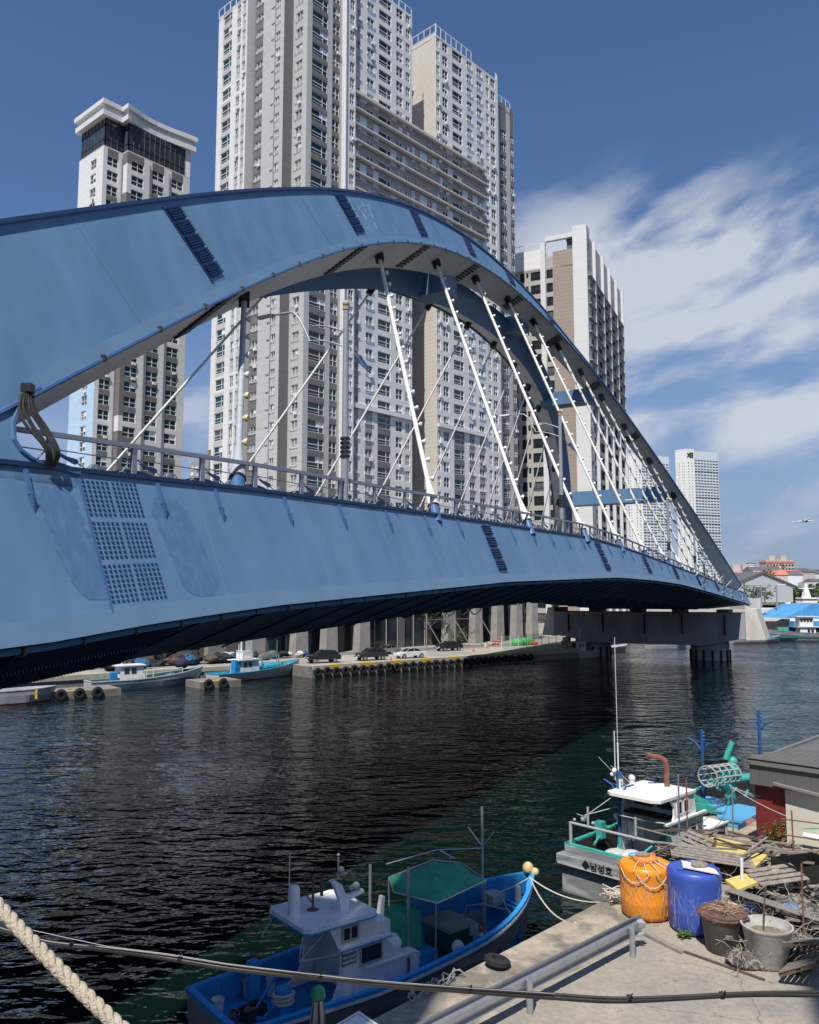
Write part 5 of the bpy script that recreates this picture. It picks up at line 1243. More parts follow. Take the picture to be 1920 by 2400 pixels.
b = far_boat('fishing_boat', pz(1998, 1503), math.pi-.12, 19, 4.6, 'dark hulled trawler with two-deck white wheelhouse at the right edge by the blue roof', (M['hullg'], M['teald']), (7.5, 11.2, 2.4, 1.6), zs=1.7, zb=2.6, out='hullg')
for z_ in (3.1, 5.4):
    m = MB(); m.box(6.8, 11.6, -1.9, 1.9, z_, z_+.16); m.build('upper_deck', M['gelw'], b)
m = MB(); m.box(8.0, 11.0, -1.4, 1.4, 3.3, 5.4); m.build('upper_wheelhouse', M['gelw'], b)
for k in range(4):
    m = MB(); m.box(8.2+k*.7, 8.7+k*.7, -1.45, 1.45, 4.3, 5.0); m.build('window', M['dglass'], b)
m = MB(); m.box(13.3, 15.6, -1, 1, 1.9, 3.0); m.build('hold_cover', M['teal'], b)
# quay clutter on the far side: sheds, barriers, cones, tarps
def place(name, p, label, cat, rz=0, group=None): return empty(name, p, rz, label, cat, group)
for px_, py_, lb in ((950, 1536, 'orange traffic cone behind the white sedan roof'), (745+0, 1549, 'small cone in front of the black wagon'), (917, 1552, 'orange cone between the grey SUV and white sedan'), (1110, 1526, 'orange cone right of the black hatchback'), (1143, 1519, 'pale cone near the striped barrier on the quay')):
    c = place('traffic_cone', atz(px_, py_, 1.41), lb, 'cone', 0, 'cones on the far quay'); m = MB(); m.lathe([(.2, .04), (.04, .7), (0, .7)], n=10); m.build('cone', mat('cone_orange', (.7, .12, .04), .5), c); m = MB(); m.box(-.24, .24, -.24, .24, 0, .04); m.build('foot', M['rubber'], c)
for k, (px_, py_, ln) in enumerate(((1162, 1512, 1.6), (1172, 1506, 1.6), (1140, 1516, 1.4))):
    c = place('road_barrier', atz(px_, py_, 1.41), ['red and white plastic barrier nearest the water on the quay', 'red plastic barrier standing behind the others on the quay', 'pale plastic barrier at the left of the barrier cluster'][k], 'barrier', hq+.3*k, 'plastic barriers on the quay')
    m = MB(); m.loft([[(-ln/2, -.22, 0), (ln/2, -.22, 0), (ln/2, .22, 0), (-ln/2, .22, 0)], [(-ln/2, -.08, .8), (ln/2, -.08, .8), (ln/2, .08, .8), (-ln/2, .08, .8)]]); m.build('body', mat('barrier_plastic', ((.55, .06, .05), (.55, .06, .05), (.6, .5, .42))[k], .5), c)
    m = MB(); m.box(-ln/2-.01, ln/2+.01, -.17, .17, .35, .5); m.build('stripe', M['frame'], c)
c = place('covered_net_pile', atz(1220, 1512, 1.41), 'bright green tarpaulin thrown over nets on the quay beside the moored grey boat', 'tarp', hq)
m = MB(); rnd = random.Random(6)
for k in range(7): m.sphere((rnd.uniform(-2.6, 2.6), rnd.uniform(-.7, .7), .5), rnd.uniform(.7, 1.1), 0, 10, (1.4, 1, .9))
m.build('tarp', mat('green_tarp', (.06, .42, .10), .6, var=.3, vscale=2, bump=.8, bscale=6), c)
m = MB()
for k in range(5): m.sphere((2.2+rnd.uniform(-.9, .9), -1.2+rnd.uniform(-.3, .3), .3), rnd.uniform(.3, .5), 0, 8)
m.build('buoys', mat('orange_red_buoys', (.6, .13, .05), .5), c)
# scaffold frames with black nets before the podium
for u0, lb in ((772, 'left steel net-drying frame before the podium glass'), (1000, 'right steel net-drying frame with sagging black net')):
    c = place('net_drying_frame', atz(u0, 1522, 1.41), lb, 'frame', math.atan2(dR[1], dR[0])-.05); m = MB()
    for x in (0, 7, 14): m.bar((x, 0, 0), (x, 0, 7), .16); m.bar((x, 0, 4.8), (x+2.4, -1.5, .1), .12)
    m.bar((0, 0, 7), (14, 0, 7), .14); m.bar((0, 0, 4.9), (14, 0, 4.9), .08); m.build('frame', M['grey'], c)
    m = MB()
    for x in (.5, 4.2, 7.6, 10.8):
        m.tube(sag((x, 0, 6.6), (x+3, 0, 6.6), 1.0, 8), .11, 6)
    m.build('net', M['netk'], c)
# green steel mesh fence and clutter near the pier
c = place('mesh_fence', Q(42, 8, 1.41), 'pale green mesh fence running back from the quay left of the pier', 'fence', math.atan2(.74, .67)); m = MB()
for k in range(9): m.bar((k*2.4, 0, 0), (k*2.4, 0, 2.2), .09)
m.build('posts', M['frame'], c); m = MB()
for k in range(9): m.bar((0, 0, .15+k*.25), (19.2, 0, .15+k*.25), .03)
for k in range(64): m.bar((k*.3, 0, .1), (k*.3, 0, 2.2), .025)
m.build('mesh', mat('green_mesh', (.20, .38, .26), .6), c)
# sheds, signs and stalls glimpsed under the bridge at left
rnd = random.Random(21)
sh_specs = [(560, 1528, 5, 3.0, (.30, .28, .26), 'low grey shed with flat roof behind the red-bottomed white boat'), (640, 1518, 4, 3.2, (.10, .24, .16), 'green sided kiosk under the bridge haunch'), (470, 1540, 6, 3.0, (.34, .33, .31), 'pale shed behind the long grey boat'), (395, 1546, 7, 3.4, (.10, .09, .085), 'dark open fronted shed behind the wheelhouse of the long grey boat'), (300, 1556, 7, 3.2, (.16, .10, .08), 'brown shed behind the left moored boats'), (210, 1566, 6, 3.4, (.13, .14, .14), 'dark grey shed left of the brown one'), (130, 1576, 6, 3.0, (.22, .21, .19), 'grey shed nearest the left edge under the bridge'), (690, 1520, 3, 2.8, (.45, .46, .46), 'small white cabin beside the quay trees')]
for px_, py_, w_, h_, col_, lb in sh_specs:
    c = place('quay_shed', atz(px_, py_, 1.41), lb, 'shed', hq, 'sheds on the far quay'); m = MB(); m.box(-w_/2, w_/2, 0, 3, 0, h_); m.build('wall', mat('shed_wall', col_, .7, var=.2), c)
    m = MB(); m.ob((-w_/2-.3, -.5, h_), (w_+.6, 0, 0), (0, 3.8, .4), (0, 0, .12)); m.build('roof', mat('shed_roof', (.18, .32, .26), .6), c)
    m = MB(); m.box(-.5, .5, -.03, 0, 0, 2.1); m.build('door', M['woodd'], c)
c = place('banner_stand', atz(765, 1530, 1.41), 'narrow white and blue upright sign on the quay behind the black wagon', 'sign'); m = MB(); m.box(-.4, .4, -.1, .1, 0, 3.0); m.build('panel', M['frame'], c); m = MB(); m.box(.5, 1.1, -.1, .1, 0, 2.2); m.build('blue_panel', M['bdeck'], c)
for k in range(9):
    c = place('cargo_pile', atz(520+k*24+rnd.uniform(-6, 6), 1548-k*1.0, 1.41), ('%s fishing gear heap, %s of the row behind the moored boats' % (('dark', 'pale', 'blue')[k % 3], ('first from the left', 'second from the left', 'third from the left', 'fourth from the left', 'middle one', 'fourth from the right', 'third from the right', 'second from the right', 'rightmost')[k])), 'fishing gear', rnd.uniform(0, 3), 'fishing gear heaps behind the moored boats')
    m = MB()
    for q_ in range(5): m.sphere((rnd.uniform(-.7, .7), rnd.uniform(-.5, .5), rnd.uniform(.2, .8)), rnd.uniform(.3, .6), 0, 12, (1.2, 1, .7))
    m.v = [(x+rnd.uniform(-.1, .1), y+rnd.uniform(-.1, .1), max(-.1, z+rnd.uniform(-.1, .1))) for x, y, z in m.v]
    m.build('heap', [M['netk'], M['concw'], M['netb']][k % 3], c, smooth=50)
ORDL = ['first', 'second', 'third', 'fourth', 'fifth', 'sixth', 'seventh', 'eighth', 'ninth', 'tenth', 'eleventh', 'twelfth', 'thirteenth', 'fourteenth']
for k in range(14):
    c = place('net_heap', atz(250+k*27+rnd.uniform(-5, 5), 1572-k*1.9, 1.41), 'dark net heap, %s from the left, in the low shade behind the moored boats' % ORDL[k], 'net', rnd.uniform(0, 3), 'dark net heaps on the left quay')
    m = MB()
    for q_ in range(5): m.sphere((rnd.uniform(-1.1, 1.1), rnd.uniform(-.8, .8), rnd.uniform(.2, .9)), rnd.uniform(.5, .95), 0, 14, (1.3, 1, .6))
    m.v = [(x+rnd.uniform(-.16, .16), y+rnd.uniform(-.16, .16), max(-.1, z+rnd.uniform(-.14, .14))) for x, y, z in m.v]
    m.build('heap', [M['netk'], M['woodd'], M['netk'], M['netb']][k % 4], c)
# light poles on the quay seen under the deck
for px_, lb in ((862, 'grey utility pole before the podium'),):
    pass
# ---------------- near boat with the green awning ----------------
H1 = math.atan2(.627, .78)
b1 = empty('fishing_boat', (-4.5, 19.6, 0), H1, 'blue decked fishing boat with green awning and white wheelhouse, lying beside the near dock', 'boat')
L1 = 10.7
b1hb, b1sh = hull(b1, L1, 3.3, 1.10, 1.95, .55, M['hullg'], M['bcap'], M['bdeck'], N=30, stern=.80, deckf=lambda t: .55 if t < .86 else .55+.75*min(1, (t-.86)/.03))
M1 = Matrix.Translation((-4.5, 19.6, 0)) @ Matrix.Rotation(H1, 4, 'Z')
def wl1(p): return M1 @ Vector(p)
# white rubbing strake along the outside
m = MB()
for sg in (1, -1):
    pr = None
    for i in range(31):
        t = i/30; p = (L1*t-(.03 if t > .7 else 0), sg*(b1hb(t)+.015), b1sh(t)-.06)
        if pr: m.bar(pr, p, .06, .07)
        pr = p
m.build('rubbing_strake', M['gelw'], b1)
for i in range(9):
    x = .9+i*1.0
    for sg in (1, -1): m = MB(); m.bar((x, sg*(b1hb(x/L1)-.13), .6), (x, sg*(b1hb(x/L1)-.13), b1sh(x/L1)), .10, .06); m.build('bulwark_frame', M['bdeck'], b1)
# wheelhouse: side walls with curved aft edge, roof, trunk
SW = .86
def sidewall(y):
    aft = [(2.30, .60), (2.75, .85), (2.92, 1.2), (2.96, 1.6), (2.88, 2.0), (2.72, 2.3), (2.58, 2.55)]
    return [(x, y, z) for x, z in aft]+[(3.95, y*.97, 2.50), (4.25, y, 1.95), (4.9, y, 1.30), (5.4, y, 1.28), (5.4, y, .60)]
m = MB()
for sy in (-1, 1): m.slab(sidewall(sy*SW), (0, -sy*.07, 0))
m.quad((3.95, -SW*.97, 2.5), (3.95, SW*.97, 2.5), (4.25, SW, 1.95), (4.25, -SW, 1.95)); m.quad((4.25, -SW, 1.95), (4.25, SW, 1.95), (4.9, SW, 1.3), (4.9, -SW, 1.3)); m.quad((4.9, -SW, 1.3), (4.9, SW, 1.3), (5.4, SW, 1.28), (5.4, -SW, 1.28)); m.box(5.36, 5.42, -SW, SW, .6, 1.28)
m.box(3.55, 3.62, -SW+.07, SW-.07, .58, 2.5)
m.build('wheelhouse', M['gelw'], b1)
m = MB(); m.box(2.9, 4.45, -SW-.10, -SW-.005, 1.93, 2.0); m.box(2.9, 4.45, SW+.005, SW+.1, 1.93, 2.0); m.build('ledge', M['gelw'], b1)
m = MB(); m.box(2.9, 4.45, -SW-.105, -SW-.095, 1.92, 1.955); m.build('ledge_edge', M['bcap'], b1)
rf = [(1.92, -.80), (2.05, -.95), (3.85, -1.0), (4.0, -.9), (4.0, .9), (3.85, 1.0), (2.05, .95), (1.92, .80)]
m = MB(); m.prism(rf, 2.56, 2.66); m.build('roof', M['gelw'], b1)
m = MB(); m.prism([(x*1.0+(.02 if x > 3 else -.02), y*1.012) for x, y in rf], 2.53, 2.565); m.build('roof_edge', M['bcap'], b1)
def win(x0, x1, z0, z1, y, fr, name='window', split=False):
    f = MB(); d = -.02 if y < 0 else .02
    ya, yb = sorted((y, y+d*1.8)); t_ = .05
    for q in ((x0, x1, z0-t_, z0), (x0, x1, z1, z1+t_), (x0-t_, x0, z0-t_, z1+t_), (x1, x1+t_, z0-t_, z1+t_)): f.box(q[0], q[1], ya, yb, q[2], q[3])
    if split: f.box((x0+x1)/2-.02, (x0+x1)/2+.02, ya, yb, z0, z1)
    o = f.build(name, fr, b1); g = MB(); g.box(x0, x1, *sorted((y, y+d*.6)), z0, z1); g.build('pane', M['dglass'], o)
M['brz'] = mat('pale_window_surround', (.36, .37, .36), .6)
win(3.02, 3.42, 2.14, 2.42, -SW, M['brz'], split=True); win(3.55, 4.15, 1.47, 1.84, -SW, M['brz'])
# door in the aft bulkhead
m = MB(); m.box(3.51, 3.55, -.45, .25, .62, 2.3); dr = m.build('door', M['gelw'], b1); m = MB(); m.box(3.495, 3.512, -.3, .1, 1.5, 2.1); m.build('pane', M['dglass'], dr)
# registration plate: green board with pale lines of writing
m = MB(); m.box(2.98, 3.40, -SW-.02, -SW-.002, 1.56, 1.82); pl = m.build('notice_board', mat('green_notice', (.10, .20, .17), .5), b1)
m = MB(); rnd = random.Random(5)
for (x0, z0) in ((3.0, 1.71), (3.21, 1.71), (3.0, 1.60), (3.21, 1.60)):
    for k in range(5): m.box(x0+k*.034, x0+k*.034+.024, -SW-.026, -SW-.0205, z0+rnd.uniform(0, .01), z0+.045+rnd.uniform(0, .02))
m.box(3.19, 3.197, -SW-.026, -SW-.0205, 1.57, 1.81); m.build('lettering', M['frame'], pl)
m = MB(); m.box(3.7, 5.15, -SW-.05, -SW-.002, 1.30, 1.35); m.box(3.7, 3.74, -SW-.04, -SW-.002, .66, 1.30); m.box(5.08, 5.11, -SW-.04, -SW-.002, .66, 1.30); m.box(4.36, 4.38, -SW-.03, -SW-.002, .66, 1.30); m.build('locker_panel', M['gelw'], b1)
m = MB(); m.box(4.98, 5.03, -SW-.08, -SW-.04, .8, 1.25); m.build('latch', M['rust'], b1)
m = MB(); m.box(2.3, 5.42, -SW-.3, -SW-.01, .52, .66); m.build('side_step', M['bcap'], b1)
# roof gear
m = MB(); m.lathe([(0, 0), (.14, 0), (.145, .05), (.145, .60), (.12, .68), (.03, .71), (0, .71)], (2.2, .1, 2.66), 18); m.build('liferaft_canister', M['gelw'], b1, smooth=40)
m = MB(); m.tube([(2.25, .42, 2.66), (2.25, .42, 4.0)], .012, 5); m.build('whip_aerial', M['frame'], b1)
m = MB(); m.tube([(2.75, .1, 2.66), (2.75, .1, 3.5)], .03, 7); m.tube([(2.75, .1, 3.5), (2.62, .3, 3.5), (2.6, .3, 3.05), (2.75, .1, 2.8)], .018, 5); m.tube([(2.75, .1, 3.45), (2.9, -.05, 3.45), (2.9, -.05, 3.15)], .015, 5); m.box(2.87, 2.93, -.09, -.03, 3.0, 3.3)
m.lathe([(.16, 0), (.05, .02), (0, .02)], (2.75, .1, 2.66), 10); m.build('aerial_frame', M['woodd'], b1)
m = MB(); pr = [(3.25, 2.66), (3.2, 2.95), (3.05, 3.3), (2.95, 3.42), (3.08, 3.42), (3.28, 3.28), (3.38, 3.05), (3.42, 2.98), (3.95, 3.02), (3.95, 2.95), (3.5, 2.86), (3.48, 2.66)]
m.slab([(x, -.42, z) for x, z in pr], (0, .14, 0)); m.build('mast_pylon', M['gelw'], b1)
m = MB(); m.sphere((3.75, -.35, 3.14), .10); m.sphere((3.6, -.35, 3.12), .07); m.build('searchlight', M['brz'], b1, smooth=50)
m = MB(); m.sphere((3.28, -.35, 3.62), .09); m.tube([(3.2, -.35, 3.42), (3.2, -.35, 3.95)], .02, 6); m.sphere((3.2, -.35, 4.0), .04); m.bar((3.2, -.35, 3.5), (3.45, -.35, 3.52), .03); m.build('mast_head', M['brz'], b1, smooth=50)
m = MB(); m.tube([(2.0, -.7, 2.55), (1.75, -.9, 2.0), (3.0, -.88, 1.85)], .022, 6); m.build('side_stay', M['brz'], b1)
m = MB(); m.tube([(2.0, .7, 2.55), (1.75, .9, 2.0), (3.0, .88, 1.85)], .022, 6); m.tube([(1.75, -.9, 2.0), (2.45, -.88, 2.45)], .015, 5); m.build('side_stay', M['brz'], b1)
# steps forward of the wheelhouse, white funnel tank, engine box under green cover
m = MB(); m.box(3.98, 4.5, -.80, -.35, 1.95, 2.28); m.box(4.03, 4.45, -.76, -.4, 2.28, 2.281); m.build('roof_box', M['gelw'], b1)
m = MB(); m.sphere((4.75, -.42, 1.48), .34, 0, 14, (1.1, .8, .85)); m.build('white_tank', M['gelw'], b1, smooth=60)
m = MB(); m.loft([[(4.75, .15, 1.3), (4.95, .15, 1.3), (4.95, .32, 1.3), (4.75, .32, 1.3)], [(4.98, .15, 2.45), (5.06, .15, 2.45), (5.06, .32, 2.45), (4.98, .32, 2.45)]]); m.build('exhaust_trunk', M['gelw'], b1)
M['gcover'] = mat('green_canvas', (.03, .30, .19), .8, var=.15, vscale=3, bump=.3, bscale=8)
m = MB(); m.loft([[(5.15, -.45, 1.15), (5.85, -.45, 1.15), (5.85, .40, 1.15), (5.15, .40, 1.15)], [(5.18, -.43, 2.0), (5.82, -.43, 2.06), (5.82, .38, 2.12), (5.18, .38, 2.04)], [(5.3, -.3, 2.1), (5.7, -.28, 2.16), (5.7, .2, 2.2), (5.3, .2, 2.14)]]); m.build('covered_winch', M['gcover'], b1)
m = MB(); m.box(5.42, 6.1, -.8, .8, .56, 1.12); m.build('engine_casing', M['bdeck'], b1)
m = MB(); m.tube([(5.25, 1.1, .6), (5.25, 1.1, 3.0)], .04, 8); m.build('awning_post', M['steel'], b1)
m = MB(); m.tube([(5.38, -.45, 1.2), (5.38, -.45, 3.3)], .04, 8); m.tube([(5.38, -.45, 2.9), (5.2, -.5, 3.15)], .02, 6); m.build('awning_post', M['steel'], b1)
# green awning on a tube frame, slightly sagging
cz = 2.5
cor = [(5.95, 1.15), (7.9, 1.55), (8.42, .80), (7.95, -.75), (5.75, -1.2), (5.35, .15)]
m = MB(); n_ = 10; cx_, cy_ = 6.85, .35
ring0 = [Vector((x, y, cz)) for x, y in cor]; det = []
for i in range(6):
    a, b = ring0[i], ring0[(i+1) % 6]
    for k in range(4): det.append(a.lerp(b, k/4)+Vector((0, 0, -.05*math.sin(math.pi*k/4))))
rings = [det]
for f, dz in ((.75, .05), (.5, .08), (.25, .10)): rings.append([Vector((cx_, cy_, cz)).lerp(p, f)+Vector((0, 0, dz+.012*math.sin(i*2.1))) for i, p in enumerate(det)])
rings.append([Vector((cx_, cy_, cz+.11))]*24)
m.loft(rings, caps=False); aw = m.build('awning', M['gcover'], b1, smooth=75, fix=False)
md = aw.modifiers.new('s', 'SOLIDIFY'); md.thickness = .015
m = MB()
for i in range(6): m.tube([ring0[i], ring0[(i+1) % 6]], .022, 6)
for x, y in (cor[1], cor[3], cor[4], cor[0]): m.tube([(x*.995, y*.98, cz), (x*.995, y*.95, .9)], .022, 6)
m.build('awning_frame', M['steel'], b1)
# white rail around the awning top and davit mast with V fork forward
m = MB(); m.tube([(8.85, .35, .6), (8.85, .35, 4.15)], .035, 8); m.tube([(8.85, .35, 3.0), (8.55, .65, 3.55)], .022, 6); m.tube([(8.85, .35, 3.0), (9.05, .05, 3.45)], .022, 6)
m.tube([(8.85, .35, 2.95), (8.0, 1.45, 2.8), (6.2, 1.62, 2.7)], .02, 6); m.tube([(8.05, 1.4, 2.8), (8.3, .95, 2.6)], .02, 6); m.tube([(8.05, .9, 2.78), (8.05, .95, 1.5)], .02, 6); m.build('mast', M['steel'], b1)
m = MB(); m.tube([(8.55, .75, .56), (8.55, .75, 1.25), (8.8, .35, 1.35), (9.1, -.45, 1.35), (9.15, -.6, 1.2), (9.15, -.6, .56)], .03, 7); m.build('grab_rail', M['brz'], b1)
# machinery and fish gear in the waist
m = MB(); m.box(6.65, 7.55, -.62, .42, .56, 1.35); gm = m.build('generator_box', mat('dark_green_box', (.012, .07, .045), .6, var=.2), b1); m = MB(); m.box(6.6, 7.62, -.68, .48, 1.35, 1.45); m.build('lid', mat('grey_lid', (.26, .27, .25), .6, var=.15), gm); m = MB(); m.box(7.38, 7.66, -.72, -.5, 1.12, 1.4); m.build('hasp', M['brz'], gm)
m = MB(); m.lathe([(0, 0), (.17, 0), (.17, .06), (.06, .07), (.06, .2), (0, .2)], (6.75, -.85, 1.05), 16, 0, axis=(-.4, -1, .3)); m.bar((6.75, -.8, .56), (6.75, -.8, 1.0), .12); m.build('hand_winch', M['frame'], b1, smooth=40)
m = MB(); m.box(7.5, 8.1, -1.15, -.6, .56, .8); m.build('battery_tray', M['black'], b1)
m = MB(); m.bar((5.5, -1.15, .57), (5.5, .3, .60), .5, .02); m.build('plank', M['bcap'], b1)
rnd = random.Random(31)
def loose(nm, lab, cat, pts, rr, mt, sc=(1, 1, .8), grp=None):
    for i, (x, y, z) in enumerate(pts):
        m = MB(); c = wl1((x, y, z)); o = empty(nm, c, rnd.uniform(0, 6), lab[i] if isinstance(lab, list) else lab, cat, grp); m.sphere((0, 0, 0), rr[i % len(rr)], 0, 12, sc); m.tube([(0, 0, rr[i % len(rr)]*.6), (0, 0, rr[i % len(rr)]*1.1)], .03, 6); m.build('body', mt, o, smooth=60)
loose('float_buoy', ['round orange float on the blue deck behind the generator box', 'small red float near the grab rail', 'orange float tucked under the awning edge', 'pale buff float by the green covered winch'], 'float', [(8.15, .55, .85), (8.65, .25, .72), (7.65, .85, .72), (6.35, .75, 1.35)], [.17, .12, .12, .18], M['orange'], grp='floats on the near boat')
for o in list(bpy.data.objects):
    if o.get('label') == 'pale buff float by the green covered winch': o.children[0].data = o.children[0].data.copy(); o.children[0].data.materials[0] = mat('buff_float', (.42, .36, .18), .6)
for i, (x, y, lb) in enumerate(((7.85, .35, 'white gear basket nearest the generator box'), (8.0, .05, 'pale folded tray on the blue deck forward of the generator box'), (8.5, .05, 'white coil tray beside the grab rail'), (7.75, -.1, 'red handled tub against the generator box'))):
    o = empty('gear_tray', wl1((x, y, .56)), H1+.3*i, lb, 'tray', 'small gear on the near boat'); m = MB(); m.loft([[(-.16, -.11, 0), (.16, -.11, 0), (.16, .11, 0), (-.16, .11, 0)], [(-.2, -.15, .14), (.2, -.15, .14), (.2, .15, .14), (-.2, .15, .14)]], caps=False); m.quad((-.16, -.11, .01), (.16, -.11, .01), (.16, .11, .01), (-.16, .11, .01)); m.sphere((0, 0, .08), .12, 0, 8, (1, .8, .5)); m.build('body', (M['frame'], M['gelw'], M['frame'], M['orange'])[i], o)
# bow: bollard float, rope nest
m = MB(); m.sphere((10.5, .05, 2.12), .17, 0, 12, (1, 1, 1.1)); m.sphere((10.62, -.12, 2.02), .13); m.build('bow_fender', mat('buff_fender', (.60, .48, .22), .6, var=.2, vscale=5), b1, smooth=60)
m = MB(); m.bar((9.25, .3, 1.3), (9.25, .3, 1.6), .5, .5); m.bar((9.9, -.1, 1.3), (9.9, -.1, 1.75), .12); m.build('bow_bitts', M['brz'], b1)
m = MB(); 
for k in range(5): m.bar((9.35+k*.24, -.9+k*.14, 1.33), (9.50+k*.24, .9-k*.14, 1.33), .10, .03)
m.build('foredeck_planks', M['bcap'], b1)
# stern clutter
m = MB(); m.box(1.55, 1.85, -.45, -.15, .56, 1.25); m.build('samson_post', M['bcap'], b1); m = MB(); m.box(1.35, 1.6, .65, .9, .56, 1.55); m.build('samson_post', M['bcap'], b1)
def coil(root, c, r, n, th, mt, name='rope_coil', axis=(0, 0, 1), rise=.0):
    m = MB(); pts = []; rnd2 = random.Random(int(r*1000)+n)
    for k in range(n*14): a = k/14*2*math.pi; rr = r*(1+.08*math.sin(k*.7)+rnd2.uniform(-.03, .03)); pts.append((c[0]+rr*math.cos(a), c[1]+rr*math.sin(a), c[2]+rise*k/14+rnd2.uniform(-.01, .01)))
    m.tube(pts, th, 6); return m.build(name, mt, root, smooth=60)
o = empty('mooring_line', wl1((1.7, -.3, .9)), H1, 'pale rope wound round the blue post at the stern of the near boat', 'rope'); coil(o, (0, 0, 0), .24, 5, .028, M['rope'], rise=.05)
def tub(p, r, h, mt, label, name='bucket', tilt=0, rim=None, grp='buckets on the near boat'):
    o = empty(name, p, 0, label, name.replace('_', ' '), grp); o.rotation_euler = (tilt, 0, 0); m = MB(); m.lathe([(0, .01), (r*.8, .01), (r, h), (r*1.06, h), (r*1.06, h-.02), (r*.97, h-.02), (r*.78, .03), (0, .03)], n=18); m.build('shell', mt, o, smooth=40)
    m = MB(); m.tube([(r*math.cos(a), .0, h+r*.5*math.sin(a)) for a in [math.pi*k/8 for k in range(9)]], .008, 5); m.build('handle', M['steel'], o); return o
tub(wl1((.55, .78, .56)), .15, .38, M['gelw'], 'white bucket in the stern corner of the near boat'); tub(wl1((.32, .98, .56)), .13, .33, M['rust'], 'rusty red bucket in the far stern corner'); tub(wl1((.85, .45, .56)), .14, .3, M['brz'], 'grey pail lying near the stern crate', tilt=1.0); tub(wl1((1.55, 1.15, .56)), .15, .4, M['brz'], 'pale bucket against the far bulwark by the blue post')
tub(wl1((2.0, .85, .56)), .12, .42, M['gelw'], 'white jug shaped pail just aft of the wheelhouse')
o = empty('gear_crate', wl1((1.15, .2, .56)), H1+.2, 'dark green crate of line gear on the stern deck', 'crate'); m = MB(); m.box(-.3, .3, -.2, -.17, 0, .25); m.box(-.3, .3, .17, .2, 0, .25); m.box(-.3, -.27, -.2, .2, 0, .25); m.box(.27, .3, -.2, .2, 0, .25); m.box(-.3, .3, -.2, .2, 0, .03); m.build('shell', mat('dark_crate', (.03, .05, .045), .7), o)
m = MB(); 
for k in range(7): m.sphere((rnd.uniform(-.2, .2), rnd.uniform(-.12, .12), .15), .08, 0, 8)
m.build('gear', M['rust'], o)
o = empty('anchor', wl1((1.55, .35, .58)), H1+.5, 'blue fluked anchor lying on the stern deck', 'anchor'); m = MB(); m.bar((-.5, 0, .05), (.6, .05, .5), .06); m.bar((-.5, -.28, .03), (-.5, .28, .03), .07); m.bar((-.5, -.28, .03), (-.25, -.34, .12), .05); m.bar((-.5, .28, .03), (-.25, .34, .12), .05); m.build('shank_and_flukes', M['bcap'], o)
o = empty('basket', wl1((2.15, .35, .56)), H1, 'reddish plastic basket in the shelter of the wheelhouse', 'basket'); m = MB(); m.lathe([(0, .01), (.13, .01), (.17, .28), (.16, .28), (.12, .03), (0, .03)], n=16); m.build('shell', M['orange'], o); 
coil(b1, (4.2, -1.12, 1.05), .01, 2, .02, M['rope'], 'lashing') if False else None
# rubber fender and rope tangle hanging between hull and dock
o = empty('rope_tangle', wl1((3.9, -2.2, 2.2)), H1, 'tangle of pale rope hanging on the dock edge beside the near boat', 'rope'); rnd = random.Random(8)
m = MB(); q0 = Vector(Dk(-5.2, .10, 2.56))-Vector(o.location); R_ = Matrix.Rotation(-H1, 3, 'Z'); pts = []
for k in range(90): pts.append(R_ @ (q0+DD*(k*.018+.10*math.sin(k*.9))+DN*(-.05+.10*math.sin(k*.53))+Vector((0, 0, .05+.07*math.sin(k*1.3)))))
m.tube(pts, .014, 6)
m.build('strands', M['brz'], o, smooth=60)
o = empty('tyre_fender', Dk(-2.7, .35, 2.62), 0, 'worn black tyre lying on the dock edge beside the near boat', 'tyre'); m = MB(); m.lathe([(.14, -.07), (.23, -.08), (.29, -.04), (.29, .04), (.23, .08), (.14, .07), (.14, -.07)], (0, 0, 0), 20, 0, axis=(.2, .1, 1)); m.build('tyre', M['rubber'], o, smooth=50)
# ---------------- second near boat, turquoise trim ----------------
H2 = math.atan2(.69, .72); o2 = Vector((6.95, 29.2, 0))
b2 = empty('fishing_boat', o2, H2, 'white wheelhouse fishing boat with turquoise trim and rusty exhaust pipe, behind the drums', 'boat')
M2 = Matrix.Translation(o2) @ Matrix.Rotation(H2, 4, 'Z')
def wl2(p): return M2 @ Vector(p)
hb2, sh2 = hull(b2, 14.5, 4.1, 1.55, 2.4, .85, M['hullg'], M['teal'], M['netk'], N=30, stern=.94, deckf=lambda t: .85 if t < .42 else 1.35)
m = MB(); m.box(-.45, -.02, -2.0, 2.0, 1.05, 1.32); m.box(-.25, -.02, -1.9, 1.9, -.3, 1.05); m.build('transom_platform', M['hullg'], b2)
m = MB(); m.box(-.08, -.02, -1.9, 1.9, 1.32, 1.55); tr = m.build('transom_board', M['hullg'], b2)
def lettering(txt, size, mt, root, mtx, name='lettering'):
    cu_ = bpy.data.curves.new(name, 'FONT'); cu_.body = txt; cu_.size = size; cu_.extrude = .006; cu_.align_x = 'CENTER'
    ob = bpy.data.objects.new('tmp', cu_); COL.objects.link(ob); bpy.context.view_layer.update()
    me = bpy.data.meshes.new_from_object(ob.evaluated_get(bpy.context.evaluated_depsgraph_get())); bpy.data.objects.remove(ob)
    me.materials.clear(); me.materials.append(mt); o = bpy.data.objects.new(name, me); COL.objects.link(o); o.parent = root; o.matrix_local = mtx; return o
# text reads from the far side to the near side of the transom, facing aft
lettering('\u25c6\ub0a8\uc131\ud638', .33, M['black'], b2, Matrix(((0, 0, -1, -.47), (-1, 0, 0, .30), (0, 1, 0, 1.08), (0, 0, 0, 1))))
m = MB(); m.box(-.46, -.452, -1.95, 1.95, 1.0, 1.06); m.build('transom_edge', M['hullw'], b2)
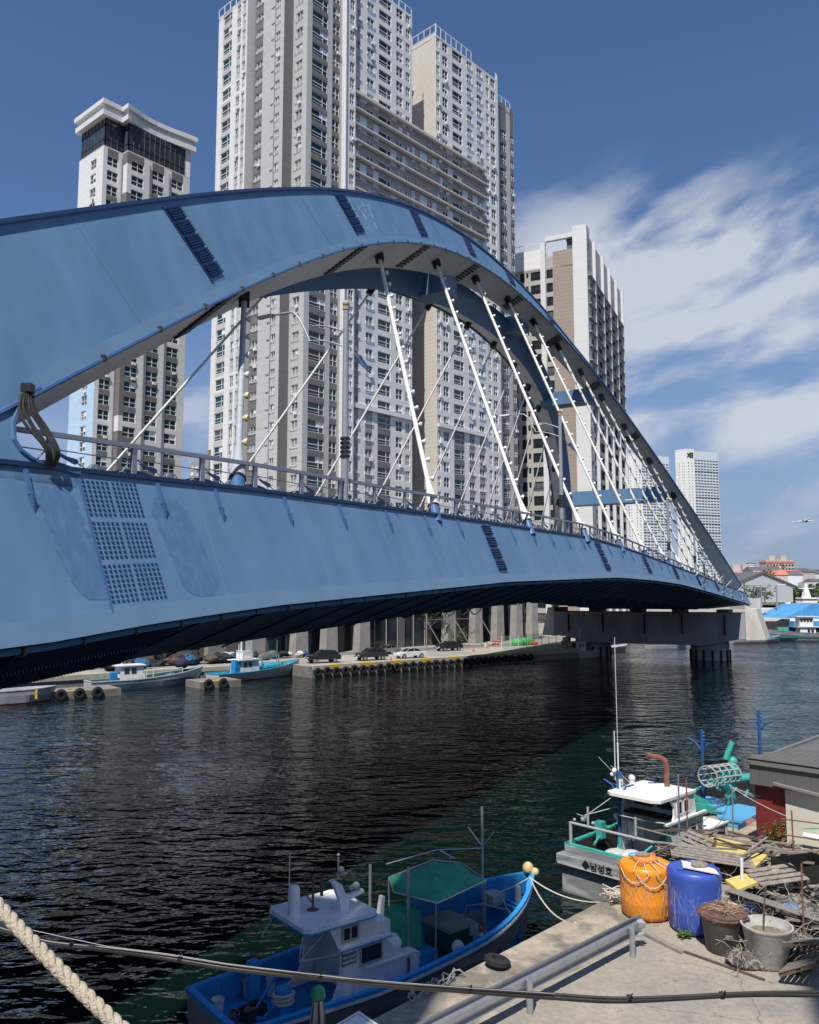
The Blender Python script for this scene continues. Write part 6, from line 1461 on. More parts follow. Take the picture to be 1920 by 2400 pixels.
# stern frame rail
m = MB(); 
for y in (1.75, -1.75): m.tube([(.1, y, 1.55), (.1, y, 2.35)], .06, 8)
m.tube([(.1, 1.75, 2.32), (.1, -1.75, 2.32)], .05, 8); m.tube([(.1, 1.0, 2.3), (.1, 1.0, 3.0)], .045, 8); m.tube([(.1, -.9, 2.3), (.1, -.9, 3.0)], .045, 8); m.build('stern_rail', M['brz'], b2)
m = MB(); m.box(1.6, 1.9, 1.45, 1.75, 1.5, 2.1); m.build('samson_post', M['teal'], b2)
# white buoy and tarpaulins on the after deck
m = MB(); m.lathe([(0, -.3), (.15, -.29), (.22, -.2), (.22, .2), (.15, .29), (0, .3)], (.75, -1.0, 1.25), 14, 0, axis=(.2, 1, .1)); m.build('buoy', M['gelw'], b2, smooth=50)
m = MB(); m.sphere((1.7, 1.0, 1.05), .5, 0, 12, (1.2, .7, .35)); m.sphere((2.2, .6, 1.05), .4, 0, 12, (1.1, .8, .3)); m.build('white_sacks', mat('white_sack', (.55, .56, .56), .9, var=.3, vscale=5, bump=1), b2, smooth=50)
m = MB(); m.sphere((1.9, -.9, 1.1), .6, 0, 12, (1.3, .9, .5)); m.sphere((2.5, -1.2, 1.05), .55, 0, 12, (1.2, .8, .5)); m.build('blue_net', M['netb'], b2, smooth=50)
# wheelhouse
m = MB(); W2 = 1.05
def sw2(y): return [(2.75, y, .5), (2.95, y, 1.15), (3.0, y, 1.5), (2.85, y, 1.85), (2.62, y, 2.1), (3.2, y, 2.12), (3.3, y, 2.3), (3.3, y, 2.6), (3.05, y, 2.9), (4.75, y*.98, 2.9), (4.9, y, 2.12), (5.4, y, 1.95), (5.4, y, .5)]
for sy in (-1, 1): m.slab(sw2(sy*W2), (0, -sy*.07, 0))
m.quad((4.75, -W2, 2.9), (4.75, W2, 2.9), (4.9, W2, 2.12), (4.9, -W2, 2.12)); m.quad((4.9, -W2, 2.12), (4.9, W2, 2.12), (5.4, W2, 1.95), (5.4, -W2, 1.95)); m.box(5.36, 5.42, -W2, W2, .5, 1.95); m.box(3.85, 3.92, -W2+.07, W2-.07, .5, 2.9); m.build('wheelhouse', M['gelw'], b2)
m = MB(); m.prism([(2.35, -1.08), (4.85, -1.1), (4.9, 0), (4.85, 1.08), (2.35, 1.08), (2.15, .85), (2.15, -.8)], 2.9, 3.0); m.build('roof', mat('bright_white_gelcoat', (.78, .78, .75), .4, var=.05), b2)
m = MB(); m.tube([(2.7, -W2-.01, .9), (2.97, -W2-.01, 1.2), (3.0, -W2-.01, 1.5), (2.85, -W2-.01, 1.85), (2.6, -W2-.01, 2.12), (5.45, -W2-.03, 2.1)], .04, 6); m.build('edge_trim', mat('green_trim', (.03, .24, .17), .5), b2)
m = MB(); m.box(2.6, 5.5, -W2-.12, -W2-.005, 2.10, 2.17); m.build('ledge', M['gelw'], b2)
for x0, x1 in ((3.45, 3.85), (3.95, 4.35)):
    f = MB(); 
    for q in ((x0, x1, 2.3, 2.34), (x0, x1, 2.74, 2.78), (x0, x0+.04, 2.3, 2.78), (x1-.04, x1, 2.3, 2.78)): f.box(q[0], q[1], -W2-.03, -W2-.002, q[2], q[3])
    o = f.build('window', M['frame'], b2); g = MB(); g.box(x0+.04, x1-.04, -W2-.015, -W2-.003, 2.34, 2.74); g.build('pane', M['dglass'], o)
for x0 in (4.5, 5.0):
    g = MB(); g.box(x0, x0+.3, -W2-.02, -W2-.003, 1.25, 1.8); g.build('window', M['dglass'], b2)
m = MB(); m.box(3.1, 3.45, -W2-.02, -W2-.003, 1.72, 1.95); m.build('notice_board', mat('green_notice2', (.10, .20, .17), .5), b2)
m = MB(); m.box(3.80, 3.85, -.35, .5, .95, 2.1); dr = m.build('door', mat('grey_door', (.33, .35, .38), .5), b2); m = MB(); m.box(3.785, 3.80, -.3, -.22, 1.5, 1.6); m.build('handle', M['black'], dr)
m = MB(); m.box(3.78, 3.85, -.9, -.1, 2.35, 2.8); m.box(3.78, 3.85, .1, .85, 2.35, 2.8); m.build('aft_windows', M['dglass'], b2)
m = MB(); m.box(3.2, 3.84, -.98, .98, 2.12, 2.18); m.build('helm_shelf', M['black'], b2)
m = MB(); m.tube([(2.75, -1.0, 2.15), (2.6, -.5, 2.15), (2.55, .6, 2.15), (2.7, 1.0, 2.15)], .03, 6); m.build('aft_rail', M['brz'], b2)
o = empty('hanging_cloth', wl2((2.6, .75, 1.55)), H2, 'white cloth hung to dry on the aft rail of the turquoise trimmed boat', 'cloth'); m = MB()
for k in range(4): m.quad((-.03+.03*(k % 2), -.18+.09*k, .55), (-.03+.03*((k+1) % 2), -.09+.09*k, .55), (-.03+.03*((k+1) % 2), -.09+.09*k, -.05-.1*(k % 2)), (-.03+.03*(k % 2), -.18+.09*k, -.05-.1*(k % 2)))
md = m.build('cloth', M['frame'], o); md.modifiers.new('s', 'SOLIDIFY').thickness = .012
# exhaust, tall aerial mast, blue masts with arms
m = MB(); m.tube([(4.55, -.1, 3.0), (4.55, -.1, 3.75), (4.5, -.07, 3.95), (4.35, .05, 4.07), (3.95, .35, 4.15)], .10, 12); m.build('exhaust_pipe', M['rust'], b2, smooth=50)
def vmast(x, y, z0, z1, lower=None):
    m = MB(); m.tube([(x, y, z0), (x, y, z1)], .07, 10); za = z1-.55
    for sy in (-1, 1):
        m.tube([(x, y, za-.35), (x, y+sy*.32, za), (x, y+sy*.62, za+.12)], .035, 6); m.tube([(x, y, za), (x, y+sy*.30, za+.02)], .025, 6)
    for k in range(3): m.sphere((x+.06, y-.06, z1-.12-.16*k), .06, 0, 8)
    m.build('blue_mast', M['mastb'], b2, smooth=50)
vmast(2.05, .95, 1.0, 4.0); vmast(8.9, 1.1, 1.6, 4.7); vmast(12.6, .2, 2.0, 5.25)
m = MB(); m.tube([(2.05, .95, 4.0), (2.05, .95, 5.0)], .03, 6); m.tube([(2.05, .95, 5.0), (2.05, .97, 8.9)], .012, 5); m.tube([(2.15, 1.15, 3.6), (2.15, 1.15, 5.4)], .02, 5); m.build('whip_aerial', M['frame'], b2)
m = MB(); m.sphere((2.1, 1.15, 3.95), .10); m.sphere((2.1, 1.25, 3.8), .08); m.box(2.0, 2.2, .85, 1.0, 3.3, 3.7); m.tube([(2.4, .6, 3.0), (2.4, .6, 3.45), (2.4, .6, 3.7)], [.14, .12, .09], 12); m.sphere((2.4, .6, 3.72), .13); m.build('lamps_and_speaker', M['gelw'], b2, smooth=50)
m = MB(); m.tube([(2.05, .95, 3.2), (1.2, 1.9, 2.3)], .02, 6); m.tube([(2.05, .95, 2.7), (1.2, 1.9, 2.35)], .02, 6); m.tube([(1.0, 1.6, 2.35), (1.3, 2.3, 2.3)], .02, 6); m.sphere((1.2, 1.95, 2.2), .11); m.sphere((1.05, 2.25, 2.15), .06); m.sphere((1.3, 1.6, 2.1), .07); m.build('light_boom', M['brz'], b2)
m = MB(); m.tube([(2.05, .95, .9), (2.05, .95, 1.6)], .085, 8); m.tube([(1.9, .7, 1.0), (1.0, -.7, 1.15), (.9, -1.1, 1.0)], .05, 8); m.tube([(1.4, 0, 1.1), (2.9, -.4, 1.75)], .045, 8); m.tube([(.9, 1.3, 1.5), (2.6, 1.9, 1.7)], .05, 6); m.build('turquoise_pipes', M['teal'], b2, smooth=50)
m = MB(); m.tube([(3.4, .9, 3.0), (2.6, 1.6, 4.1)], .015, 5); m.tube([(3.7, .8, 3.0), (3.1, 1.4, 3.75)], .015, 5); m.build('aerials', M['brz'], b2)
# raised fore deck: hatches, tan deck, hauler drum, turquoise machine
m = MB(); m.quad((6.1, -1.72, 1.38), (9.9, -1.72, 1.38), (9.9, 1.72, 1.38), (6.1, 1.72, 1.38)); m.build('tan_deck', mat('tan_deck', (.36, .31, .23), .8, var=.15, vscale=2), b2)
M['hatch'] = mat('sky_blue_hatch', (.10, .36, .62), .45, var=.12, vscale=2)
for x0, x1, y0, y1, z in ((7.0, 7.9, -1.35, -.45, 1.4), (8.0, 9.5, -1.3, .1, 1.4), (8.3, 9.6, .3, 1.3, 1.45)):
    m = MB(); m.box(x0, x1, y0, y1, z, z+.22); m.box(x0-.05, x1+.05, y0-.05, y1+.05, z+.22, z+.30); m.build('hatch', M['hatch'], b2)
m = MB(); m.box(5.42, 6.9, -1.3, .9, .5, 1.5); m.box(5.42, 6.9, -1.35, -1.28, 1.5, 1.56); m.build('trunk_cabin', M['gelw'], b2); m = MB(); m.box(6.0, 6.6, -1.315, -1.30, 1.0, 1.35); m.build('opening', M['black'], b2)
m = MB(); m.sphere((5.9, 0, 1.9), .5, 0, 12, (1.1, .9, .7)); m.build('white_net_bag', mat('white_net', (.55, .52, .50), .95, var=.4, vscale=12, bump=1), b2, smooth=50)
m = MB(); c = Vector((8.75, .25, 2.95))
for k in range(10):
    a = 2*math.pi*k/10; p = Vector((0, .40*math.cos(a), .40*math.sin(a))); m.tube([c+p+Vector((-.68, .22, 0)), c+p+Vector((.62, -.22, 0))], .035, 6)
for x in (-.68, -.35, 0, .32, .62):
    m.tube([c+Vector((x, -x*.33, 0))+Vector((0, .42*math.cos(a), .42*math.sin(a))) for a in [2*math.pi*k/16 for k in range(17)]], .03, 6)
m.build('net_drum', M['brz'], b2)
m = MB(); rnd = random.Random(12)
m.bar((9.3, .1, 1.4), (9.3, .1, 3.3), .3); m.lathe([(0, 0), (.35, 0), (.35, .25), (.2, .3), (.2, .6), (0, .6)], (9.1, .1, 3.0), 14, 0, axis=(1, -.3, 0)); m.lathe([(0, 0), (.16, 0), (.16, .7), (0, .7)], (9.5, -.2, 2.75), 12, 0, axis=(1, -.5, 0)); m.lathe([(0, 0), (.13, 0), (.13, .8), (0, .8)], (9.4, .3, 3.5), 10, 0, axis=(.3, -.3, 1))
m.bar((8.9, .6, 1.5), (7.2, 1.3, 2.4), .35, .25); m.bar((8.7, .2, 1.5), (7.0, .9, 1.9), .3, .3); m.sphere((9.2, .2, 2.6), .33); m.sphere((9.6, .1, 3.4), .22)
for k in range(10): a = Vector((9.2+rnd.uniform(-.5, .6), rnd.uniform(-.5, .6), rnd.uniform(1.8, 3.3))); m.tube([a, a+Vector((rnd.uniform(-.3, .3), rnd.uniform(-.3, .3), rnd.uniform(.1, .5)))], .05, 6)
m.build('net_hauler', M['teal'], b2, smooth=40)
o = empty('cloth', wl2((6.95, -1.4, 1.5)), H2, 'blue cloth draped over the side of the turquoise trimmed boat', 'cloth'); m = MB()
for k in range(5): m.box(-.3+k*.11, -.3+k*.11+.1, -.03+.02*(k % 2), .0+.02*(k % 2), -.55-.04*(k % 3), .12)
m.build('cloth', M['netb'], o)
o = empty('net_heap', wl2((7.6, -1.5, 1.5)), H2, 'small reddish heap of net beside the blue hatches', 'net'); m = MB(); m.sphere((0, 0, 0), .28, 0, 10, (1.2, .9, .8)); m.build('net', mat('brown_net', (.25, .13, .10), .9, var=.4, vscale=10, bump=1), o)

for ch in b2.children:
    if ch.name.split('.')[0] in ('wheelhouse', 'roof', 'edge_trim', 'ledge', 'window', 'notice_board', 'door', 'aft_windows', 'helm_shelf', 'aft_rail', 'exhaust_pipe', 'aerials', 'trunk_cabin', 'opening', 'white_net_bag'): ch.location.x -= .85; ch.location.z += .33
# thin lines from the dock poles to the boat
# ---------------- dock: drums, tubs, rail, shed, clutter ----------------
o = empty('guardrail', (4.92, 19.15, 2.5), 0, 'galvanised steel crash barrier running along the near dock, its shadow beside it', 'guardrail')
GD_ = Vector((.729, .684, 0)); GN = Vector((.684, -.729, 0)); go_ = Vector(o.location)
prof = [(-.21, .0), (-.17, .085), (-.11, .085), (-.05, -.02), (.05, -.02), (.11, .085), (.17, .085), (.21, .0)]
m = MB(); rings = []
for k in range(-30, 2):
    t = k*.45 if k < 1 else .42; q = [GD_*t+GN*(-dn*1.0-.05)+Vector((0, 0, .53+dz)) for dz, dn in prof]; q2 = [p+GN*.012 for p in q[::-1]]; rings.append(q+q2)
m.loft(rings); m.build('rail_beam', M['steel'], o, smooth=30)
m = MB(); q = rings[-1][:8]; m.loft([q+[p+GN*.012 for p in q[::-1]], [p+GD_*.12+GN*.10*(1) for p in q]+[p+GD_*.12+GN*.112 for p in q[::-1]]]); m.build('end_terminal', M['steel'], o)
for k in range(5):
    t = -k*3.63; m = MB(); m.tube([GD_*t+GN*.06, GD_*t+GN*.06+Vector((0, 0, .64))], .065, 12); m.build('post', M['steel'], o, smooth=40)
for k in range(10):
    m = MB(); c = GD_*(-k*1.8-.1)+GN*-.04+Vector((0, 0, .53)); m.lathe([(0, 0), (.025, 0), (.025, .02), (0, .02)], c, 8, 0, axis=(-GN.x, -GN.y, 0)); m.build('bolt', M['frame'], o)
def drum(name, c, r, h, col, label, orange):
    o = empty(name, c, .4, label, 'drum', 'plastic drums on the near dock'); mt = mat(name+'_plastic', col, .42, var=.10, vscale=2.5, col2=tuple(x*.75 for x in col), mixs=1.2, mixt=(.5, .75), bump=.06, bscale=6)
    pr = [(0, .02), (r*.82, .02), (r*.90, .06), (r*.955, .15), (r*.965, h*.3), (r*.985, h*.34), (r*.965, h*.38), (r*.985, h*.8), (r*1.01, h*.90), (r*1.0, h*.96), (r*.93, h), (r*.90, h-.025), (r*.80, h-.03)]
    pr += [(r*.45, h+.05), (r*.40, h+.12), (r*.30, h+.13), (0, h+.13)] if orange else [(r*.25, h-.03), (0, h-.03)]
    m = MB(); m.lathe(pr, n=40, wob=lambda a, z: 1+.006*math.sin(3*a+z*4)); m.build('shell', mt, o, smooth=45)
    m = MB()
    if orange:
        m.tube([(r*.42*math.cos(a), r*.42*math.sin(a), h+.10+.01*math.sin(3*a)) for a in [2*math.pi*k/20 for k in range(21)]], .04, 8)
        m.ob((-.35, -.28, h+.02), (.28, .05, 0), (-.03, .1, 0), (0, 0, .10)); m.ob((.2, .18, h+.02), (.25, -.02, 0), (.02, .1, 0), (0, 0, .1))
    else:
        for x, y in ((-.36, .05), (.22, .36)): m.lathe([(0, 0), (.075, 0), (.075, .045), (0, .05)], (x, y, h-.03), 12)
    m.build('bungs', mt if not orange else mat('orange_ring', (.60, .20, .05), .5), o, smooth=40)
    return o
dO = drum('orange_drum', (5.97, 21.5, 2.5), .66, 1.26, (.78, .27, .012), 'big bright orange plastic drum with ropes over its lid', True)
dB = drum('blue_drum', (6.88, 20.60, 2.5), .63, 1.42, (.045, .095, .42), 'big blue plastic drum beside the orange one, white board on its lid', False)
def rock(p, r, label, col=(.24, .22, .2)):
    o = empty('stone', p, 0, label, 'stone'); m = MB(); rn = random.Random(int(p[0]*100)); b = len(m.v); m.sphere((0, 0, r*.4), r, 0, 12, (1.4, .8, .6)); m.v = [tuple(c*(1+rn.uniform(-.08, .08)) for c in v) for v in m.v]; m.build('stone', mat('stone', col, .95, var=.3, vscale=12, bump=.5), o, smooth=50)
rock((5.93, 21.6, 3.87), .13, 'stone lying on the orange drum lid'); rock((7.0, 20.54, 3.95), .15, 'stone weighing down the white board on the blue drum')
o = empty('board', (6.95, 20.56, 3.93), -.5, 'white board lying on the blue drum lid under a stone', 'board'); m = MB(); m.slab([(-.42, .30, .01), (-.30, -.18, .01), (.55, -.30, .01), (.40, .02, .01), (.05, .2, .01)], (0, 0, .025)); m.build('board', mat('white_board', (.72, .72, .68), .5, var=.08, vscale=4), o)
o = empty('blue_bag', (5.75, 21.75, 3.82), 0, 'scrap of light blue plastic on the orange drum lid', 'bag'); m = MB(); m.sphere((0, 0, .05), .13, 0, 8, (1.2, .8, .5)); m.build('bag', M['hatch'], o)
# rope garlands and loose net strands over the two drums
rnd = random.Random(44)
def onshell(d_, r, a, z): return Vector((d_[0]+r*math.cos(a), d_[1]+r*math.sin(a), z))
o = empty('rope_garland', (5.97, 21.48, 3.8), 0, 'looped white rope hanging over the orange drum', 'rope'); base = Vector(o.location)
for j, (a0, a1, dp) in enumerate(((-2.9, -1.7, .25), (-2.2, -1.0, .33), (-1.5, -.4, .30))):
    m = MB(); pts = []
    for k in range(25):
        u = k/24; a = a0+(a1-a0)*u; dd = 4*u*(1-u)*dp+.015*math.sin(k*2.1); rr = .69 if dd > .06 or True else .6
        pts.append(onshell((0, 0), rr, a, -.10-dd))
    m.tube(pts, .011, 6); m.sphere(pts[12], .025); m.build('loop', M['rope'], o, smooth=60)
m = MB()
for j in range(5):
    a = -2.6+j*.5; m.tube([(.2*math.cos(a), .2*math.sin(a), .10), (.45*math.cos(a+.2), .45*math.sin(a+.2), .0), onshell((0, 0), .68, a+.3, -.1)], .014, 6)
m.build('cross_ropes', M['rope'], o, smooth=60)
M['mono2'] = mat('fine_net_strand', (.45, .45, .48), .6)
M['mono'] = mat('nylon_net_strand', (.33, .31, .28), .7, var=.4, vscale=6)
for dr_, (cx0, cy0), nm, lab in ((dO, (5.97, 21.48), 'net_strands', 'fine loose net strands hanging down the orange drum'), (dB, (6.88, 20.66), 'net_strands', 'fine loose net strands hanging down the blue drum')):
    o = empty(nm, (cx0, cy0, 3.6), 0, lab, 'net'); m = MB()
    for j in range(52):
        a = rnd.uniform(-2.9, -.1); z0 = rnd.uniform(-.2, .1); pts = []; n_ = rnd.randint(5, 9); da = rnd.uniform(-.12, .12)
        for k in range(n_): pts.append(onshell((0, 0), (.695 if cx0 < 6.5 else .655)+rnd.uniform(0, .02), a+da*k+rnd.uniform(-.04, .04), z0-k*rnd.uniform(.09, .15)))
        m.tube(pts, .0019, 4)
    tag(m.build('strands', M['mono2'], o), kind='stuff')
def tub2(c, r, h, mt, label, taper=.78):
    o = empty('tub', c, .3, label, 'tub', 'tubs on the near dock'); m = MB(); m.lathe([(0, .015), (r*taper*.93, .015), (r*taper, .05), (r*.985, h-.08), (r*1.0, h-.07), (r*1.05, h-.03), (r*1.05, h), (r*.97, h), (r*.95, h-.06), (r*taper*.9, h*.55), (0, h*.5)], n=36, wob=lambda a, z: 1+.008*math.sin(2*a+z)); m.build('shell', mt, o, smooth=50); return o
M['pgrey'] = mat('dusty_grey_plastic', (.45, .44, .415), .75, var=.22, vscale=3.5, col2=(.27, .26, .235), mixs=2.0, mixt=(.48, .62), bump=.15)
M['pdark'] = mat('dark_grey_plastic', (.105, .10, .095), .7, var=.25, vscale=4, bump=.1)
t1_ = tub2((7.12, 19.42, 2.5), .50, .86, M['pdark'], 'dark grey tub heaped with rusty brown netting'); t2_ = tub2((7.80, 18.70, 2.5), .515, .84, M['pgrey'], 'pale dusty grey tub holding a stick and dried net', .74)
o = empty('netting', (7.12, 19.42, 3.33), 0, 'rusty brown netting spilling over the dark tub', 'net'); m = MB(); rn = random.Random(3); n_ = 30; rings = []
for j, (rr, zz) in enumerate(((.47, -.13), (.54, -.04), (.50, .02), (.42, .05), (.3, .06), (.15, .07), (.01, .07))):
    rings.append([(rr*(1+rn.uniform(-.06, .06))*math.cos(2*math.pi*k/n_)*1.08, rr*(1+rn.uniform(-.06, .06))*math.sin(2*math.pi*k/n_), zz+rn.uniform(-.03, .03)) for k in range(n_)])
m.loft(rings, caps=False); m.build('net_heap', mat('rusty_net', (.17, .085, .07), .95, var=.45, vscale=9, bump=1.0, bscale=35), o, smooth=60)
m = MB()
for j in range(30):
    a = rn.uniform(0, 6.28); m.tube([(rn.uniform(0, .5)*math.cos(a+.3*k)+.02*k, rn.uniform(.1, .5)*math.sin(a+.3*k), .12+.04*math.sin(k+j)) for k in range(5)], .006, 4)
m.build('strands', mat('straw_strand', (.36, .27, .18), .9), o)
o = empty('netting', (7.80, 18.70, 2.98), 0, 'dried pale net inside the dusty grey tub', 'net'); m = MB(); m.lathe([(.44, .12), (.36, .2), (.2, .17), (0, .2)], n=24, wob=lambda a, z: 1+.03*math.sin(5*a)); m.build('net_heap', mat('dry_net', (.27, .24, .19), .95, var=.45, vscale=14, bump=1, bscale=40), o, smooth=60)
o = empty('stick', (7.78, 18.85, 3.1), 0, 'weathered stick standing in the dusty grey tub', 'stick'); m = MB(); m.tube([(0, 0, 0), (.03, .02, .35), (.1, .03, .95)], [.022, .02, .016], 8); m.build('stick', M['woodd'], o)
# long thin pole and plank on the ground in front of the drums
def plank(a, b, w, h, mt, label, grp=None, name='plank', parent=None):
    a = Vector(a); b = Vector(b); o = bpy.data.objects.new(name, None); m = MB(); c = a.lerp(b, .5); m.bar(a-c, b-c, w, h); ob = m.build(name, mt, parent); ob.location = c; bpy.data.objects.remove(o)
    if not parent: tag(ob, label, name.replace('_', ' '), grp)
    return ob
plank(atz(1512, 2187, 2.54), atz(1600, 2232, 2.53), .16, .06, M['woodg'], 'short grey plank on the ground in front of the drums'); plank(atz(1590, 2225, 2.53), atz(1792, 2297, 2.52), .05, .04, M['woodd'], 'long thin dark pole lying in front of the tubs', name='pole')
# clutter heap: pallets, lattice frames, boards, sticks
def pallet(p, rz, tx, ty, w, l, n, mt, label, deck2=True, name='pallet'):
    o = empty(name, p, rz, label, name.replace('_', ' '), 'wooden racks and pallets in the heap'); o.rotation_euler = (tx, ty, rz)
    sm_ = MB(); sm_.box(-l/2, l/2, -.05, .05, 0, .018); rn = random.Random(n)
    for k in range(n):
        m = MB(); y = -w/2+w*(k+.5)/n; j = rn.uniform(-.03, .03); m.ob((-l/2+j, y-w/n*.36, .05), (l, rn.uniform(-.02, .02), 0), (0, w/n*.7, 0), (0, 0, .02)); m.build('slat', mt, o)
    for x in (-l/2+.06, 0, l/2-.06):
        m = MB(); m.box(x-.04, x+.04, -w/2, w/2, -.03, .05); m.build('bearer', M['woodd'], o)
    return o
A_ = lambda x, y, z: atz(x, y, z)
def at_(x, y, z): p = atz(x, y, z); return (p.x, p.y, p.z)
pallet(at_(1578, 2005, 3.0), .5, -.55, .25, 1.1, 1.3, 7, M['woodg'], 'grey slatted pallet tipped up behind the orange drum')
pallet(at_(1628, 1985, 3.0), 1.9, -.7, 0, .9, 1.2, 6, M['woodg'], 'smaller grey pallet standing behind the blue drum')
pallet(at_(1665, 2010, 3.2), -.2, .12, .1, .9, 2.2, 5, M['woodg'], 'low wooden rack lying between the blue drum and the yellow boards')
pallet(at_(1820, 2055, 3.15), .1, .1, -.1, 1.0, 1.3, 4, M['woodg'], 'open frame rack on top of the yellow boards', name='rack')
pallet(at_(1830, 2130, 3.0), -.55, -.25, .15, 1.3, 2.4, 11, M['woodg'], 'long lattice of thin slats right of the yellow boards', name='lattice')
pallet(at_(1890, 2210, 2.95), .7, -.35, .2, 1.2, 1.8, 8, M['woodg'], 'lattice rack leaning at the right edge above the dusty tub', name='lattice')
pallet(at_(1890, 2255, 2.8), .9, -.5, .1, .8, 1.5, 6, M['wood'], 'lowest wooden rack at the right edge of the heap', name='lattice')
yb = mat('yellow_board', (.66, .53, .17), .6, var=.10, vscale=2, col2=(.42, .34, .15), mixs=2.5, mixt=(.58, .68))
for (pts_, lb) in (([(1640, 1968), (1690, 1962), (1800, 2008), (1770, 2040), (1650, 2010)], 'faded yellow board at the back of the heap, half under driftwood'), ([(1700, 2068), (1760, 2050), (1842, 2028), (1818, 2058), (1730, 2092)], 'faded yellow board lying flat above the net strands')):
    w_ = [A_(x, y, 3.05) for x, y in pts_]; c = sum(w_, Vector())/len(w_); o = empty('board', c, 0, lb, 'board', 'yellow boards in the heap'); m = MB(); m.slab([p-c for p in w_], (0, 0, .07)); m.build('panel', yb, o)
rn = random.Random(77)
lab_p = ['grey driftwood plank in the tangled heap behind the tubs', 'dark wet plank in the tangled heap behind the tubs', 'brown weathered plank in the tangled heap behind the tubs']
for k in range(64):
    if k < 26: x = rn.uniform(1560, 1890); y = 1945+(x-1560)*.16+rn.uniform(-15, 40); z = rn.uniform(2.9, 3.35); an = rn.choice((-.55, -.45, -.35, .9))+rn.uniform(-.15, .15); ln = rn.uniform(.8, 2.6)
    else: x = rn.uniform(1720, 1930); y = rn.uniform(2070, 2195 if x < 1860 else 2250); z = rn.uniform(2.6, 3.0); an = rn.uniform(-1.2, 1.0); ln = rn.uniform(.4, 1.5)
    p = A_(x, y, z); d_ = Vector((math.cos(an), math.sin(an), rn.uniform(-.12, .12)))*ln/2; i_ = k % 3; w_ = rn.uniform(.04, .14)
    ob = plank(p-d_, p+d_, w_, rn.uniform(.02, .06), (M['woodg'], M['woodd'], M['wood'])[i_], '%s %s plank %s, %s%s' % (('short', 'mid length', 'long')[0 if ln < .9 else (1 if ln < 1.6 else 2)], ('grey driftwood', 'dark wet', 'brown weathered')[i_], ('lying low', 'on top')[z > 3.0], ('behind the orange drum', 'behind the blue drum', 'behind the dark tub', 'behind the pale tub', 'at the right edge')[0 if x < 1600 else 1 if x < 1680 else 2 if x < 1760 else 3 if x < 1850 else 4], ' near its back' if y < 2060 else (' near its front' if y > 2160 else '')), 'planks in the heap')
# core of the heap: dark netting mass and tangled strands
o = empty('net_mass', (9.6, 20.6, 2.5), 0, 'mass of dark tangled netting filling the heap behind the tubs', 'net'); m = MB()
for k in range(30): c = A_(rn.uniform(1700, 1960), rn.uniform(2080, 2260), 2.6)-Vector(o.location); m.sphere((c.x, c.y, rn.uniform(.0, .2)), rn.uniform(.2, .45), 0, 10, (1.2, 1, .6))
for k in range(12): c = A_(rn.uniform(1560, 1900), rn.uniform(1990, 2060), 2.7)-Vector(o.location); m.sphere((c.x, c.y, .1), rn.uniform(.35, .55), 0, 10, (1.3, 1, .7))
m.v = [(x+rn.uniform(-.03, .03), y+rn.uniform(-.03, .03), max(0, z+rn.uniform(-.03, .03))) for x, y, z in m.v]
tag(m.build('net', mat('tangled_net', (.10, .09, .08), .95, var=.6, vscale=6, col2=(.30, .28, .25), mixs=9, mixt=(.52, .62), bump=1.0, bscale=30), o, smooth=60), kind='stuff')
m = MB()
for k in range(260):
    x = rn.uniform(1700, 1930); y = rn.uniform(2050, 2240); p = A_(x, y, 2.62+rn.uniform(0, .45))-Vector(o.location); pts = [p]
    dv = Vector((rn.uniform(-1, 1), rn.uniform(-1, 1), rn.uniform(-.25, .3))).normalized()
    for q_ in range(rn.randint(3, 7)): dv = (dv+Vector((rn.uniform(-.8, .8), rn.uniform(-.8, .8), rn.uniform(-.5, .4)))).normalized(); pn = pts[-1]+dv*rn.uniform(.07, .2); pn.z = max(.02, pn.z); pts.append(pn)
    m.tube(pts, rn.choice((.003, .004, .007)), 4)
tag(m.build('loose_strands', M['mono'], o), kind='stuff')
# bits of coloured rubbish in the heap
for x, y, z, col, lb in ((1712, 2122, 3.0, (.5, .45, .4), 'crumpled white and brown bag in the heap behind the dark tub'), (1755, 2130, 2.95, (.10, .18, .40), 'crumpled blue bag in the heap behind the dusty tub'), (1850, 2130, 2.9, (.12, .2, .38), 'scrap of blue plastic among the lattices'), (1905, 2020, 3.0, (.08, .14, .35), 'blue rag on the rubble by the cream wall')):
    o = empty('plastic_bag', at_(x, y, z), 0, lb, 'bag'); m = MB(); m.sphere((0, 0, 0), .2, 0, 12, (1.2, .9, .6)); m.v = [tuple(c*(1+rn.uniform(-.2, .2)) for c in v) for v in m.v]; m.build('bag', mat('bag', col, .6, var=.3, vscale=8), o)
o = empty('black_crate', at_(1890, 2070, 2.75), .3, 'open black plastic crate of sticks by the right edge', 'crate'); m = MB(); m.box(-.7, .7, -.5, -.46, 0, .6); m.box(-.7, .7, .46, .5, 0, .6); m.box(-.7, -.66, -.5, .5, 0, .6); m.box(.66, .7, -.5, .5, 0, .6); m.box(-.7, .7, -.5, .5, 0, .04); m.build('shell', M['black'], o)
o = empty('rubble', at_(1890, 2015, 2.55), 0, 'low heap of tan rubble and dry weeds at the foot of the cream wall', 'rubble'); m = MB()
for k in range(40): m.sphere((rn.uniform(-.9, .9), rn.uniform(-.7, .7), rn.uniform(0, .3)), rn.uniform(.08, .25), 0, 7, (1.2, 1, .6))
tag(m.build('heap', mat('tan_rubble', (.36, .29, .22), .95, var=.4, vscale=8, bump=.8), o), kind='stuff')
